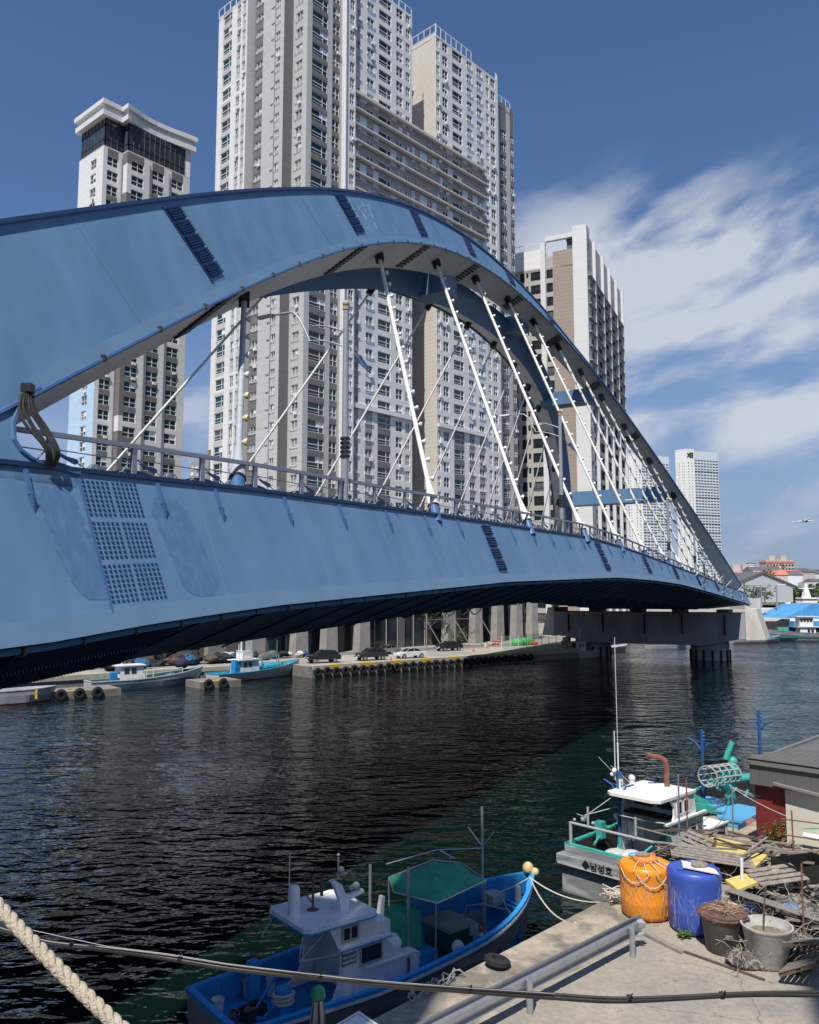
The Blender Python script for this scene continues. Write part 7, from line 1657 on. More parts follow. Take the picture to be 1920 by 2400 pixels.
# pvc post, thin iron poles and string lines
for (x, y, z0, ht, r, mt, lb) in ((1741, 2120, 2.5, 1.15, .04, M['gelw'], 'white plastic pipe standing in the heap'), (1886, 2230, 2.5, 1.9, .02, M['rust'], 'thin rusty rod standing at the right of the heap'), (1720, 1985, 2.5, 1.9, .025, M['steel'], 'thin steel post strung with lines behind the drums'), (1593, 1960, 2.5, 2.0, .03, M['steel'], 'steel post before the white wheelhouse'), (1612, 1965, 2.5, 1.9, .025, M['rust'], 'rust streaked post beside the steel one')):
    p = A_(x, y, z0); o = empty('post', p, 0, lb, 'post', 'thin posts on the near dock'); m = MB(); m.tube([(0, 0, 0), (.02, 0, ht)], r, 8); m.build('post', mt, o, smooth=40)
def line(a, b, d, r, mt, label, name='rope', cat='rope', grp=None, n=14):
    m = MB(); c = Vector(a).lerp(Vector(b), .5); m.tube([p-c for p in sag(a, b, d, n)], r, 6); o = m.build(name, mt, None, smooth=60); o.location = c; tag(o, label, cat, grp); return o
bowp = wl1((10.3, -.2, 1.95)); line(bowp, A_(1448, 2112, 2.6), .28, .022, M['rope'], 'white mooring rope from the near boat bow to the drum corner of the dock'); line(bowp, A_(1350, 2163, 2.52), .35, .022, M['rope'], 'white mooring rope hanging from the near boat bow to the dock edge')
line(wl1((9.4, .2, 1.6)), bowp, .03, .018, M['rope'], 'short rope from bitts to bow of the near boat'); line(wl1((9.4, .2, 1.6)), wl1((9.2, -.7, .6)), -.1, .015, M['rope'], 'slack rope trailing from the bitts across the grab rail')
m = MB(); rn2 = random.Random(4); c = Vector(A_(1445, 2112, 2.55)); pts = [Vector((.35*math.sin(k*1.1)+rn2.uniform(-.1, .1), .3*math.cos(k*.8)+rn2.uniform(-.1, .1), .05+.25*abs(math.sin(k*.37)))) for k in range(40)]; m.tube(pts, .015, 6); ob = m.build('rope', M['rope'], None, smooth=60); ob.location = c; tag(ob, 'knotted rope piled at the dock corner beside the orange drum', 'rope')
pst = Vector(A_(1720, 1985, 2.5))+Vector((.02, 0, 1.85))
for k, (q, d_) in enumerate(((wl2((4.2, -1.2, 2.4)), .15), (wl2((5.0, -1.3, 1.9)), .3), (wl2((3.0, -1.3, 2.2)), .25))): line(pst, q, d_, .010, M['rope'], ['upper', 'middle', 'lower'][k]+' thin line from the strung post to the turquoise trimmed boat', 'line', 'line', 'lines on the strung post')
for k, (x, y) in enumerate(((1850, 1885), (1855, 1915), (1920, 1893))): line(pst, A_(x, y, 3.9)-Vector((0, .3, 0)), .08, .009, M['rope'], ['lowest', 'middle', 'highest'][k]+' thin line from the strung post to the shed', 'line', 'line', 'lines to the shed')
# ---- shed with dark red siding ----
SP = Vector((11.0, 26.84, 2.5)); SX = Vector((.72, -.694, 0)).normalized(); SY = Vector((-SX.y, SX.x, 0))
shd = empty('dock_shed', SP, 0, 'dark red clad shed with grey ribbed metal roof at the right edge', 'shed')
m = MB(); m.ob((0, 0, 0), SX*6, SY*6, (0, 0, 2.05)); m.build('wall', mat('red_siding', (.17, .022, .022), .55, var=.12, vscale=1.5, joints=(.42, .05, .6)), shd)
m = MB(); m.ob(SX*-.04+SY*-.28+Vector((0, 0, 2.05)), SX*7, SY*7, (0, 0, .62)); m.build('fascia', mat('grey_fascia', (.12, .12, .115), .5, var=.06, joints_x=(.55, .03, .35)), shd)
m = MB(); a0 = SX*-.10+SY*-.37; m.ob(a0+Vector((0, 0, 2.67)), SX*7.2, SY*.12, (0, 0, .12)); m.ob(a0+Vector((0, 0, 2.67)), SX*.12, SY*7.2, (0, 0, .08)); m.build('eave_trim', mat('eave_trim', (.17, .17, .16), .5), shd)
m = MB(); n_ = 24; rr = []
for k in range(n_*2+1):
    z_ = .05 if k % 2 else 0; x_ = 7.2*k/(n_*2); rr.append(x_)
top_ = []
for j in range(n_+1):
    y_ = 7.2*j/n_; zz = 2.76-y_*.045
    top_.append([a0+SX*x+SY*y_+Vector((0, 0, zz)) for x in (0, 7.2)])
for j in range(n_):
    a, b = top_[j]; c, d_ = top_[j+1]; up = Vector((0, 0, .10)); h_ = a.lerp(c, .35); g_ = b.lerp(d_, .35)
    m.quad(a+up, b+up, g_+up, h_+up); m.quad(h_+up, g_+up, g_, h_); m.quad(h_, g_, d_, c); m.quad(c, d_, d_+up, c+up)
m.quad(top_[0][0], top_[n_][0], top_[n_][0]-Vector((0, 0, .2)), top_[0][0]-Vector((0, 0, .1)))
m.build('ribbed_roof', mat('ribbed_roof', (.20, .195, .185), .5, .2, var=.06), shd)
CPn = Vector(A_(1847, 2007, 2.5)); con = empty('cream_container', CPn, 0, 'cream coloured flat wall of a container standing before the red shed', 'container')
m = MB(); m.ob((0, 0, 0), SX*4, SY*-1.2*-0.6, (0, 0, 2.0)); m.build('wall', mat('cream_panel_wall', (.60, .58, .48), .6, var=.08, vscale=1.2), con)
m = MB(); m.ob(SX*-.25+SY*-.3+Vector((0, 0, 2.14)), SX*5+Vector((0, 0, -.5)), SY*.4+Vector((0, 0, .05)), (0, 0, .07)); m.build('awning', mat('grey_awning', (.20, .19, .19), .6), con)
m = MB(); m.tube([SY*-.3+SX*.6+Vector((0, 0, .8)), SY*-.3+SX*4+Vector((0, 0, .8))], .09, 8); m.build('white_pipe', M['gelw'], con)
pf = empty('pipe_rack', Vector(A_(1862, 2040, 2.5)), 0, 'rusty pipe rack with green netting before the cream wall', 'rack'); m = MB()
for x in (0, .8, 1.6): m.tube([SX*x, SX*x+Vector((0, 0, 1.7))], .022, 6)
for z_ in (.5, .95, 1.4): m.tube([SX*-.3+Vector((0, 0, z_)), SX*2.3+Vector((0, 0, z_+.15))], .02, 6)
m.tube([SX*-.3+Vector((0, 0, .1)), SX*1.8+Vector((0, 0, 1.3))], .02, 6); m.build('frame', M['rust'], pf); m = MB(); m.quad(SX*.2+Vector((0, 0, 1.2)), SX*1.8+Vector((0, 0, 1.5)), SX*2.0+SY*.4+Vector((0, 0, 1.45)), SX*.4+SY*.4+Vector((0, 0, 1.2))); m.build('netting', mat('green_net', (.10, .28, .20), .9, var=.5, vscale=10), pf)
# plants: leafy weed with orange tips, small tufts
def plant(p, h, n, label, col, col2, sp=.35, name='weed'):
    o = empty(name, p, 0, label, 'plant'); rn = random.Random(int(h*100)+n); m = MB(); st = MB()
    for k in range(n):
        a = rn.uniform(0, 6.28); rr = rn.uniform(0, sp)*.4; q = Vector((rr*math.cos(a), rr*math.sin(a), 0)); tip = Vector((math.cos(a)*sp*rn.uniform(.3, 1), math.sin(a)*sp*rn.uniform(.3, 1), h*rn.uniform(.6, 1))); st.tube([q, q.lerp(tip, .6)+Vector((0, 0, .05)), tip], .006, 4)
        for j in range(9):
            c = q.lerp(tip, .25+.75*j/9); b_ = rn.uniform(0, 6.28); l_ = rn.uniform(.05, .12); d_ = Vector((math.cos(b_), math.sin(b_), rn.uniform(-.2, .6)))*l_; s_ = d_.cross(Vector((0, 0, 1))).normalized()*l_*.22
            m.add([c, c+d_*.5+s_, c+d_, c+d_*.5-s_], [(0, 1, 2, 3)], rn.choice((0, 0, 1)))
    m.build('leaves', [col, col2], o, fix=False); st.build('stems', col, o)
lg = mat('leaf_green', (.12, .20, .04), .7, var=.3, vscale=20); lo = mat('leaf_orange', (.38, .20, .06), .7, var=.3, vscale=20); ld = mat('leaf_dark', (.06, .11, .03), .7)
plant(A_(1822, 1998, 2.5), 1.2, 60, 'bushy weed with orange tipped leaves against the red shed', lg, lo, .55); plant(A_(1602, 2200, 2.5), .18, 14, 'small green tuft at the foot of the blue drum', lg, ld, .2, 'grass_tuft'); plant(A_(1750, 2250, 2.5), .28, 18, 'small green tuft between the two tubs', lg, ld, .22, 'grass_tuft'); plant(A_(1893, 2275, 2.5), .2, 14, 'dry tuft at the right edge below the lattices', lg, lo, .2, 'grass_tuft'); plant(A_(1870, 2285, 2.5), .1, 8, 'tiny sprig on the ground right of the dusty tub', lg, ld, .12, 'grass_tuft')
for k, (x, y, lb) in enumerate(((1868, 2262, 'dark block of stone under the racks at the right'), (1880, 2240, 'grey block under the lowest rack'))): rock(at_(x, y, 2.55), .22-.05*k, lb, (.10, .095, .09))
# ---- furled parasol and white cabinet below the camera ----
pp_ = atY(746, 2312, 14.0); o = empty('furled_parasol', (pp_.x, pp_.y, 2.5), 0, 'furled striped parasol with a green cap in front of the near boat', 'parasol'); hz_ = pp_.z-2.5
m = MB(); m.lathe([(.015, hz_+.03), (.10, hz_-.05), (.13, hz_-.16), (.085, hz_-.2)], n=14, wob=lambda a, z: 1+.15*math.sin(5*a)); m.build('cap', mat('green_cap', (.03, .22, .12), .7), o)
mt_ = mat('striped_canvas', (.42, .36, .30), .8); n = mt_.node_tree.nodes; l = mt_.node_tree.links; t_ = n.new('ShaderNodeTexCoord'); s_ = n.new('ShaderNodeSeparateXYZ'); l.new(t_.outputs['Object'], s_.inputs[0]); a_ = n.new('ShaderNodeMath'); a_.operation = 'ARCTAN2'; l.new(s_.outputs[0], a_.inputs[0]); l.new(s_.outputs[1], a_.inputs[1]); b_ = n.new('ShaderNodeMath'); b_.operation = 'MULTIPLY'; b_.inputs[1].default_value = 6; l.new(a_.outputs[0], b_.inputs[0]); c_ = n.new('ShaderNodeMath'); c_.operation = 'SINE'; l.new(b_.outputs[0], c_.inputs[0]); r_ = n.new('ShaderNodeValToRGB'); r_.color_ramp.interpolation = 'CONSTANT'; r_.color_ramp.elements[0].color = (.13, .06, .045, 1); r_.color_ramp.elements[1].position = .5; r_.color_ramp.elements[1].color = (.50, .44, .36, 1); e_ = r_.color_ramp.elements.new(.25); e_.color = (.33, .30, .14, 1); mr = n.new('ShaderNodeMapRange'); mr.inputs[1].default_value = -1; l.new(c_.outputs[0], mr.inputs[0]); l.new(mr.outputs[0], r_.inputs[0]); l.new(r_.outputs[0], n['Principled BSDF'].inputs['Base Color'])
m = MB(); m.lathe([(.085, hz_-.2), (.11, hz_-.4), (.15, hz_-.8), (.17, hz_-1.2), (.12, hz_-1.35)], n=36, wob=lambda a, z: 1+.13*math.sin(6*a)); m.build('canopy', mt_, o, smooth=60); m = MB(); m.tube([(0, 0, 0), (0, 0, hz_-.1)], .025, 8); m.build('pole', M['frame'], o)
cc = atz(841, 2373, 3.75); o = empty('white_cabinet', (cc.x, cc.y, 2.5), 0, 'white topped cabinet whose corner shows at the bottom edge of the photo', 'cabinet'); d1 = Vector((-.62, -.78, 0)); d2 = Vector((.62, -.78, 0)); m = MB(); m.ob((0, 0, 0), d1*1.3, d2*1.3, (0, 0, 1.2)); m.build('body', M['gelw'], o); m = MB(); m.ob(Vector((0, .03, 1.2)), d1*1.36, d2*1.36, (0, 0, .06)); m.build('top', mat('white_top', (.80, .79, .76), .5), o); m = MB()
for a, b in ((Vector((0, -.07, 1.262)), d1), (Vector((0, -.07, 1.262)), d2)): m.bar(a, a+b*1.2, .018, .006)
m.build('top_groove', M['brz'], o)
# ---- overhead cable and twisted rope close to the camera ----
cpx = [(-60, 2168), (0, 2182), (111, 2212), (255, 2226), (394, 2243), (533, 2266), (667, 2284), (800, 2299), (901, 2311), (1100, 2323), (1300, 2335), (1444, 2343), (1600, 2339), (1714, 2335), (1820, 2333), (1990, 2333)]
cw_ = [atY(x, y, 4.0) for x, y in cpx]; co = empty('overhead_cable', cw_[7], 0, 'bundled black cable crossing the lower part of the view in front of everything', 'cable')
cps = []
for i in range(len(cw_)-1):
    for t in range(5):
        u = t/5; p0, p1_, p2, p3_ = cw_[max(i-1, 0)], cw_[i], cw_[i+1], cw_[min(i+2, len(cw_)-1)]; cps.append(.5*((2*p1_)+(p2-p0)*u+(2*p0-5*p1_+4*p2-p3_)*u*u+(3*p1_-p0-3*p2+p3_)*u**3)-Vector(co.location))
M['cable'] = mat('black_cable_sheath', (.035, .033, .032), .38, var=.2, vscale=10)
m = MB(); m.tube([p+Vector((0, 0, .006*math.sin(i*.21))) for i, p in enumerate(cps)], .0125, 10); m.build('thick_cable', M['cable'], co, smooth=60)
m = MB(); m.tube([p+Vector((0, -.004, .012+.004*math.cos(i*.17))) for i, p in enumerate(cps)], .0075, 8); m.build('thin_cable', M['cable'], co, smooth=60)
m = MB(); w0 = [atY(x, y, 3.98) for x, y in ((-60, 2140), (75, 2180), (160, 2199), (255, 2219), (394, 2236), (533, 2259), (800, 2292), (1100, 2316), (1300, 2329))]; m.tube([p-Vector(co.location) for p in w0], .0014, 6); m.build('wire_and_highlight', M['pipe'], co, smooth=60)  # wire at left; beyond the join, a pale strand drawn as the cable's highlight
for k in (12, 21, 33, 45, 56, 64):
    m = MB(); d_ = (cps[min(k+1, len(cps)-1)]-cps[k]).normalized(); m.tube([cps[k]-d_*.008+Vector((0, 0, .005)), cps[k]+d_*.008+Vector((0, 0, .005))], .017, 10); m.bar(cps[k]+Vector((0, -.015, .01)), cps[k]+Vector((.01, -.02, .035)), .006); m.build('cable_tie', M['black'], co)
ra, rb = atY(-70, 2050, 1.15), atY(330, 2452, 1.0); ro = empty('twisted_rope', ra.lerp(rb, .5), 0, 'thick white twisted rope slanting across the lower left corner, nearest thing in view', 'rope')
M['trope'] = mat('pale_twisted_rope', (.50, .44, .35), .65, var=.15, vscale=60, bump=.5, bscale=300)
ax = (rb-ra); Lr = ax.length; ax.normalize(); e1 = ax.cross(Vector((0, 0, 1))).normalized(); e2 = ax.cross(e1); N_ = 260
for s_ in range(3):
    m = MB(); pts = []
    for k in range(N_+1):
        u = k/N_; a = 2*math.pi*(u*Lr/.048+s_/3); p = ra+ax*(Lr*u)-Vector((0, 0, .006*4*u*(1-u)))-Vector(ro.location); pts.append(p+(e1*math.cos(a)+e2*math.sin(a))*.0043)
    m.tube(pts, .0048, 10); m.build('strand', M['trope'], ro, smooth=70)
# ---- right shore: market, warehouse, flats, trees, ships ----
def blk(name, p, rz, dims, mt, label, cat, grp=None, extra=None):
    o = empty(name, p, rz, label, cat, grp); m = MB(); w, d_, h = dims; m.box(-w/2, w/2, 0, d_, 0, h); m.build('wall', mt, o); 
    if extra: extra(o)
    return o
def pY(x, Y, z=1.4): p = atY(x, 1400, Y); return (p.x, p.y, z)
zat = lambda y, Y: CAMH+slope(y)*Y
skyb = mat('blue_sheet_roof', (.09, .33, .62), .5, var=.15, vscale=.6, joints_x=(.9, .1, .2))
def market(o):
    m = MB(); h = zat(1449, 205)-1.4; r = zat(1416, 205)-1.4
    m.add([(-12, -1, h), (12, -1, h-.4), (4.0, -1, r), (-5, -1, r), (-12, 14, h), (12, 14, h-.4), (4, 14, r), (-5, 14, r)], [(0, 4, 7, 3), (3, 7, 6, 2), (2, 6, 5, 1), (0, 3, 2, 1)]); m.build('roof', skyb, o); 
    m = MB(); m.box(-11, 5, -3.2, -.6, h-2.2, h-.7); m.build('lower_awning', skyb, o)
    for k in range(8): m = MB(); m.box(-10+k*3, -9.6+k*3, -2.8, -2.4, 0, h-1.8); m.build('post', M['dgrey'], o)
    m = MB(); m.box(-3, 3.0, -1.2, -.8, h-1.0, h+.5); m.build('gable_panel', M['gelw'], o)
blk('market_hall', pY(1944, 206), .05, (22, 12, 2.2), M['dgrey'], 'bright blue roofed market hall open on the water side', 'market hall', None, market)
def wh(o):
    m = MB(); m.add([(-10, -.02, 5.5), (10.5, -.02, 5.2), (0, -.02, 9.0), (-10, 22, 5.5), (10.5, 22, 5.2), (0, 22, 9.0)], [(0, 1, 2), (3, 5, 4)], 0); m.add([(-11, -.5, 5.1), (11.5, -.5, 4.8), (0, -.5, 9.2), (-11, 22, 5.1), (11.5, 22, 4.8), (0, 22, 9.2), (-11, -.5, 5.5), (11.5, -.5, 5.2), (0, -.5, 9.7), (-11, 22, 5.5), (11.5, 22, 5.2), (0, 22, 9.7)], [(6, 8, 11, 9), (8, 7, 10, 11), (0, 2, 8, 6), (2, 1, 7, 8), (0, 3, 5, 2), (2, 5, 4, 1)], 1); m.build('gable_roof', [mat('pale_gable', (.40, .43, .44), .7), M['dgrey']], o)
blk('warehouse', pY(1788, 260, zat(1412, 260)), .12, (20.5, 22, 5.3), mat('pale_warehouse_wall', (.40, .43, .44), .7), 'pale grey gabled warehouse right of the bridge end', 'warehouse', None, wh)
M['pinkw'] = mat('pinkish_render', (.52, .45, .41), .8); M['pinkt'] = mat('coral_trim', (.55, .20, .14), .8)
def flats(px0, px1, ytop, ybot, Y, label, n):
    w = (px1-px0)/FPX*Y; zb_0 = zat(ybot, Y); zt0 = zat(ytop, Y); c = pY((px0+px1)/2, Y, zb_0-14); H0 = zb_0-14; h = zt0-H0
    o = empty('apartment_block', c, .15, label, 'apartment block', 'pink flats on the hill'); m = MB(); m.box(-w/2, w/2, 0, 12, 0, h); m.build('wall', M['pinkw'], o); m = MB(); m.box(-w/2-.4, w/2+.4, -.4, 12.4, h-2.8, h-1.2); m.build('coral_band', M['pinkt'], o)
    for u in (-.22, .2): m = MB(); m.box(w*u-3, w*u+3, 3, 9, h, h+5); m.build('stair_tower', M['pinkw'], o)
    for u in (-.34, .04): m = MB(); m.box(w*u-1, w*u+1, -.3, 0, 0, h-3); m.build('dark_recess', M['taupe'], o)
    nfl = int((h-14)/3.6); 
    for k in range(nfl):
        for j in range(n): 
            x = -w/2+w*(j+.5)/n; m = MB(); m.box(x-w/n*.32, x+w/n*.32, -.12, 0, h-6.0-k*3.6, h-4.2-k*3.6); m.build('window', M['gdark'], o)
    for k in range(nfl+2):
        m = MB(); m.box(-w/2, w*.2, -.5, 0, h-6.5-k*3.6, h-6.1-k*3.6); m.build('balcony_band', M['pinkt'] if k < 1 else M['gelw'], o)
flats(1797, 1868, 1313, 1350, 820, 'pink and white block of flats on the hill, larger of two', 9); flats(1718, 1776, 1338, 1366, 620, 'lower pink flats behind the arch foot with a white chimney', 8)
o = empty('chimney', pY(1764, 610, zat(1362, 610)-10), 0, 'white chimney stack beside the lower pink flats', 'chimney'); m = MB(); m.tube([(0, 0, 0), (0, 0, zat(1322, 610)-zat(1362, 610)+10)], 2.6, 12); m.lathe([(3.4, 0), (3.4, .8)], (0, 0, zat(1322, 610)-zat(1362, 610)+10), 12, 1); m.build('stack', [M['gelw'], M['dgrey']], o)
def tree(p, h, r, label, seed, dense=260, lf=.5, grp='trees on the far shore'):
    o = empty('tree', p, 0, label, 'tree', grp); rn = random.Random(seed); m = MB(); m.tube([(0, 0, 0), (.05*h*rn.uniform(-1, 1), 0, h*.35), (0, .05*h, h*.6)], [h*.045, h*.03, h*.015], 7)
    for k in range(5): a = rn.uniform(0, 6.28); m.tube([(0, 0, h*.35), (math.cos(a)*r*.6, math.sin(a)*r*.6, h*(.55+.07*k))], [h*.018, h*.006], 5)
    m.build('trunk', M['woodd'], o); m = MB(); cl = [(rn.uniform(-.6, .6)*r, rn.uniform(-.6, .6)*r, h*rn.uniform(.42, .9), r*rn.uniform(.35, .6)) for _ in range(9)]
    for k in range(dense):
        cx_, cy_, cz_, cr = rn.choice(cl); v = Vector((rn.gauss(0, 1), rn.gauss(0, 1), rn.gauss(0, 1))).normalized()*cr*rn.uniform(.6, 1.05); c = Vector((cx_, cy_, cz_))+v*1; a = Vector((rn.uniform(-1, 1), rn.uniform(-1, 1), rn.uniform(-.4, .4))).normalized()*lf*rn.uniform(.6, 1.3); b = a.cross(v.normalized())*.8
        m.add([c-a*.5, c+b*.4, c+a*.5, c-b*.4], [(0, 1, 2, 3)], rn.choice((0, 0, 1)))
    m.build('crown', [M['leaf1'], M['leaf2']], o, fix=False)
M['leaf1'] = mat('foliage', (.045, .085, .03), .8, var=.3, vscale=.8); M['leaf2'] = mat('foliage_light', (.09, .14, .045), .8, var=.3, vscale=.8)
ptrees = [(1768, 330, 9, 5, 'round dark tree left of the hillside clump, above the warehouse roof'), (1785, 360, 13.5, 6, 'tallest dark tree behind the warehouse roof'), (1806, 350, 9, 5.5, 'dark tree behind the warehouse ridge'), (1822, 350, 8.5, 6, 'broad dark tree right of the warehouse ridge'), (1842, 370, 7, 6, 'low dark tree before the white steeple'), (1860, 340, 6, 5, 'dark tree on the right behind the white ship'), (1880, 350, 6.5, 5, 'dark tree left of the grey roof at the right edge'), (1908, 345, 6.5, 6, 'dark tree at the right edge behind the grey block')]
for k, (x, Y, h, r, lb) in enumerate(ptrees): tree(pY(x, Y, zat(1408, Y)-1), h, r, lb, 50+k, 650, 1.25)
for k, (x, Y, h, r, lb) in enumerate(((1765, 235, 4.5, 2.6, 'green shrub in front of the warehouse wall at left'), (1793, 235, 4.2, 3.0, 'yellowish shrub in front of the warehouse wall at right'))): tree(pY(x, Y, zat(1412, Y)), h, r, lb, 70+k, 220, .7)
tree(Q(40, 24, 1.4), 9.5, 4.2, 'leafy tree on the quay beside the left pier block', 90, 700, .5); tree(Q(34, 27, 1.4), 7.5, 3.0, 'smaller tree between the podium columns', 91, 450, .45); tree(Q(28, 27, 1.4), 6, 2.2, 'small tree before the podium column', 92, 300, .4); tree(Q(-12, 22, 1.4), 5, 2.0, 'shrubby tree by the quay sheds', 93, 300, .4); tree(Q(44, 20, 1.4), 3, 2.4, 'low shrub at the foot of the left pier block', 94, 300, .4)
o = empty('church', pY(1836, 640, zat(1380, 640)-6), .1, 'small white church with a pointed steeple below the pink flats', 'church'); m = MB(); m.box(-5, 5, 0, 12, 0, 12); m.build('nave', M['gelw'], o); m = MB(); m.loft([[(-3, 0, 12), (3, 0, 12), (3, 5, 12), (-3, 5, 12)], [(-.1, 2.4, 24), (.1, 2.4, 24), (.1, 2.6, 24), (-.1, 2.6, 24)]]); m.build('steeple', M['gelw'], o)
rn = random.Random(15)
for k in range(16):
    x = rn.uniform(1800, 1935); Y = rn.uniform(470, 700); zz = zat(rn.uniform(1358, 1392), Y); w = rn.uniform(10, 22); lb = 'small %s hillside house, %s in the scatter below the pink flats' % (('white', 'tan', 'grey roofed', 'red roofed')[k % 4], ('far left', 'left', 'upper left', 'lower left', 'left of middle', 'middle', 'upper middle', 'lower middle', 'right of middle', 'upper right', 'lower right', 'right', 'far right', 'near the right edge', 'at the right edge', 'highest')[k])
    o = empty('hillside_house', pY(x, Y, zz-5), rn.uniform(-.5, .5), lb, 'house', 'houses scattered on the hill'); m = MB(); h = rn.uniform(4, 8); m.box(-w/2, w/2, 0, 10, 0, 5+h); m.build('wall', (M['gelw'], M['cream'], M['lgrey'], M['pinkw'])[k % 4], o); m = MB(); m.add([(-w/2-.5, -.5, 5+h), (w/2+.5, -.5, 5+h), (w/2+.5, 10.5, 5+h), (-w/2-.5, 10.5, 5+h), (-w/2, 5, 7.5+h), (w/2, 5, 7.5+h)], [(0, 1, 5, 4), (2, 3, 4, 5), (1, 2, 5), (3, 0, 4), (3, 2, 1, 0)]); m.build('roof', (M['dgrey'], M['taupe'], M['dgrey'], M['pinkt'])[k % 4], o)
def ship(x, Y, L, label, sc):
    o = empty('ship', pY(x, Y, 0), .1, label, 'ship'); m = MB(); hb_, sh_ = None, None
    m.loft([[(-L/2, -3*sc, 0), (-L/2, 3*sc, 0), (-L/2, 3*sc, 4*sc), (-L/2, -3*sc, 4*sc)], [(L*.3, -3*sc, 0), (L*.3, 3*sc, 0), (L*.3, 3.2*sc, 4.2*sc), (L*.3, -3.2*sc, 4.2*sc)], [(L/2, -.2, 1), (L/2, .2, 1), (L/2+1, .3, 6*sc), (L/2+1, -.3, 6*sc)]]); m.build('hull', M['gelw'], o)
    for k, (w, z0) in enumerate(((.30, 4), (.24, 6.6), (.15, 9.0))): m = MB(); m.box(-L*w, L*w, -2.6*sc, 2.6*sc, z0*sc, (z0+2.2)*sc); m.build('superstructure', M['gelw'], o); m = MB(); m.box(-L*w-.1, L*w+.1, -2.65*sc, 2.65*sc, (z0+1.0)*sc, (z0+1.6)*sc); m.build('window_band', M['dglass'], o)
    m = MB(); m.loft([[(-1.5*sc, -1, 11*sc), (1.5*sc, -1, 11*sc), (1.5*sc, 1, 11*sc), (-1.5*sc, 1, 11*sc)], [(-.3, -.2, 17*sc), (.3, -.2, 17*sc), (.3, .2, 17*sc), (-.3, .2, 17*sc)]]); m.bar((-3*sc, 0, 15*sc), (3*sc, 0, 15*sc), .3); m.build('mast', M['gelw'], o)
ship(1890, 290, 18, 'white patrol ship with stepped superstructure behind the blue market roof', .85); ship(1846, 300, 16, 'smaller white ship behind the warehouse corner', .6)
for (x, Y, w, h, mt, lb) in ((1812, 222, 9, 5.5, M['gelw'], 'white wall block left of the blue market roof'), (1764, 205, 4.2, 2.6, M['concw'], 'yellowish block on the bridge abutment by the signs'), (1945, 420, 24, 6.3, M['lgrey'], 'grey brown windowed block at the right edge behind the white ship'), (1905, 760, 60, 9, M['dgrey'], 'long dark roofed hall on the hilltop at the right edge')):
    zz = {1812: 1.4, 1764: zat(1428, 205), 1945: zat(1394, 420), 1905: zat(1358, 760)}[x]
    o = blk('harbour_building', pY(x, Y, zz), .08, (w, 8, h), mt, lb, 'building')
    if x == 1945:
        for j in range(6):
            for k in range(2): m = MB(); m.box(-11+j*4, -9.4+j*4, -.1, 0, 1.4+k*2.6, 2.8+k*2.6); m.build('window', M['gdark'], o)
# tall harbour light with lamps on the right shore
for x, y0, y1, lb in ((1785, 1372, 1425, 'lamp mast with a cluster of floodlights in front of the warehouse'), (1821, 1370, 1432, 'plain pale pole with a flat lamp arm by the warehouse')):
    o = empty('light_mast', pY(x, 215, zat(y1, 215)), 0, lb, 'light mast'); h = zat(y0, 215)-zat(y1, 215); m = MB(); m.tube([(0, 0, 0), (0, 0, h)], .22, 8); m.build('pole', M['pipe'], o); m = MB()
    if x == 1785:
        for z_ in (.55, .75): 
            for u in (-.7, .7): m.box(u-.5, u+.5, -.4, .3, h*z_, h*z_+1.0)
    else: m.bar((-.3, 0, h), (2.4, 0, h), .3, .2)
    m.build('lamps', M['dgrey'] if x == 1785 else M['gelw'], o)
# grey mid-distance block between the left towers, seen over the railing
o = empty('apartment_block', pY(462, 420, 1.4), .2, 'small far grey block seen over the railing between the left towers', 'apartment block', 'far blocks'); zz = zat(1072, 420); m = MB(); m.box(-5.5, 1.5, 0, 12, 0, zz-4); m.box(1.5, 6.5, 0, 12, 0, zz); m.build('wall', M['grey'], o)
for k in range(16):
    for j in range(3): m = MB(); m.box(-4.8+j*2.1, -3.4+j*2.1, -.1, 0, zz-8-k*3.1, zz-6.3-k*3.1); m.build('window', M['frame'], o)
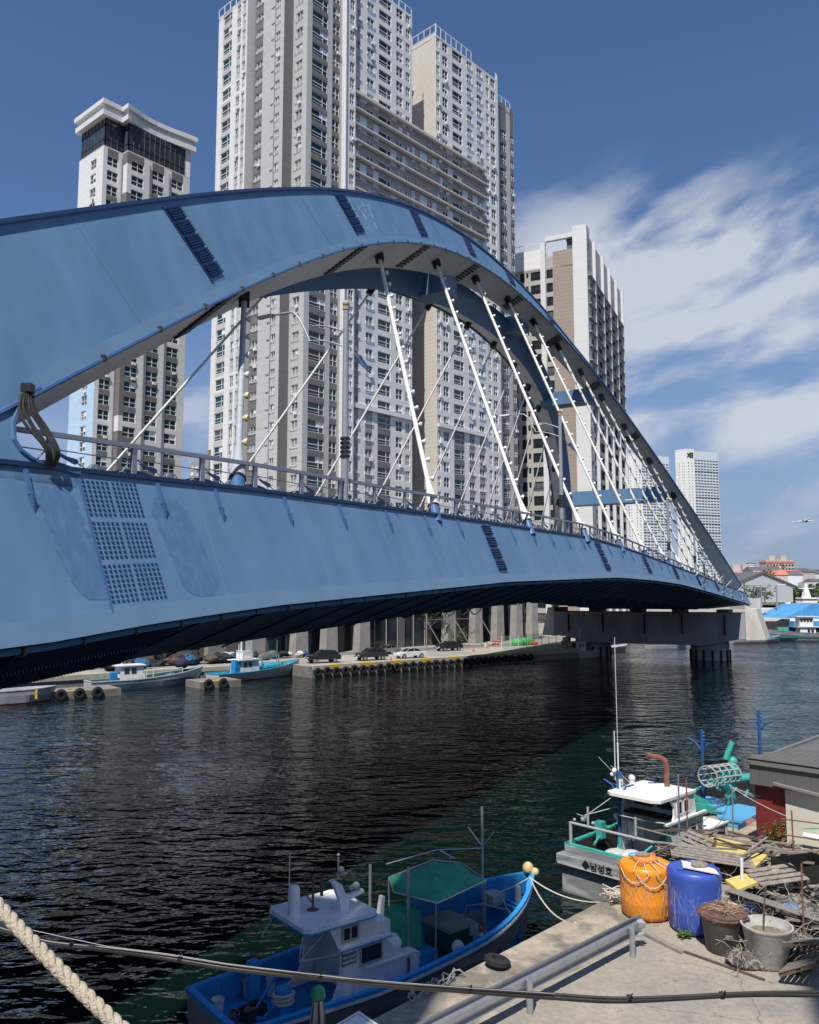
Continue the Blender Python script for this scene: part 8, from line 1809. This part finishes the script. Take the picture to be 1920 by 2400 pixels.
# ---- neighbouring buildings behind the camera: they shade the near boat and the dock corner ----
ev = Vector((.951, -.310, 0)); dv_ = Vector((-.310, -.951, 0)); C0 = Vector((-6.6, -6.0, 0))
for (e0_, e1_, H_, lb) in (((-3.5, -.35, 56, 'tall tan building behind the viewer, nearest the dock')), ((-8.0, -3.52, 48, 'lower tan building behind the viewer on the left')), ((6.6, 16, 47.5, 'tan building behind the viewer on the right'))):
    o = empty('street_building', C0+ev*(e0_+e1_)/2+Vector((0, 0, 2.5)), 0, lb, 'building'); w_ = e1_-e0_; m = MB(); m.ob(-ev*w_/2, ev*w_, dv_*10, (0, 0, H_-2.5)); m.build('wall', M['cream'], o)
    for k in range(14):
        for j in range(max(1, int(w_/1.8))): m = MB(); m.ob(-ev*w_/2+ev*(.5+j*1.8)-dv_*.03+Vector((0, 0, 2+k*3.1)), ev*1.0, dv_*.04, (0, 0, 1.5)); m.build('window', M['gdark'], o)

# ---- gull gliding at the right ----
gp_ = atY(1886, 1222, 70); gu = empty('seagull', gp_, -.3, 'seagull gliding in the sky at the right edge above the distant hill', 'gull'); G_ = []
for k in range(9):
    u = k/8; x = -.75+1.5*u; w_ = .10*math.sin(math.pi*min(1, max(.02, u)))**.7+.01; G_.append([Vector((x, w_*math.cos(a), .75*w_*math.sin(a))) for a in [2*math.pi*q/10 for q in range(10)]])
m = MB(); m.loft(G_); m.build('body', mat('gull_white', (.62, .62, .60), .8), gu, smooth=60)
for sg in (-1, 1):
    m = MB(); m.slab([(.25, sg*.08, .04), (.42, sg*.7, .22), (.22, sg*1.5, .16), (-.10, sg*1.9, .05), (.0, sg*1.3, .13), (-.05, sg*.7, .17), (-.2, sg*.08, .04)], (0, 0, .025)); m.build('wing', mat('gull_grey', (.30, .31, .33), .8), gu)
m = MB(); m.slab([(-.6, -.05, 0), (-.6, .05, 0), (-1.0, .16, 0), (-1.0, -.16, 0)], (0, 0, .02)); m.build('tail', M['frame'], gu); gu.rotation_euler = (.15, 0, -.5)
# ---- moored pontoon with yellow edge between the left boats ----
for (x0, y0, L_, lb) in ((120, 1616, 7, 'short concrete jetty with tyres between the skiff and the long grey boat'), (470, 1592, 5, 'short concrete jetty with tyres between the two larger moored boats')):
    p = atz(x0, y0, 1.1); o = empty('jetty', (p.x, p.y, 0), haz, lb, 'jetty'); m = MB(); m.box(0, L_, 0, 4, -.6, .75); m.build('block', M['quaywall'], o); m = MB(); m.box(.2, L_*.5, .0, .4, .75, .83); m.build('yellow_edge', M['yellow'], o)
    for k in range(int(L_/1.8)): inst(tym, 'tyre_fender', o, Matrix.Translation((.9+k*1.8, -.18, .5)) @ Matrix.Rotation(math.pi/2, 4, 'X'))
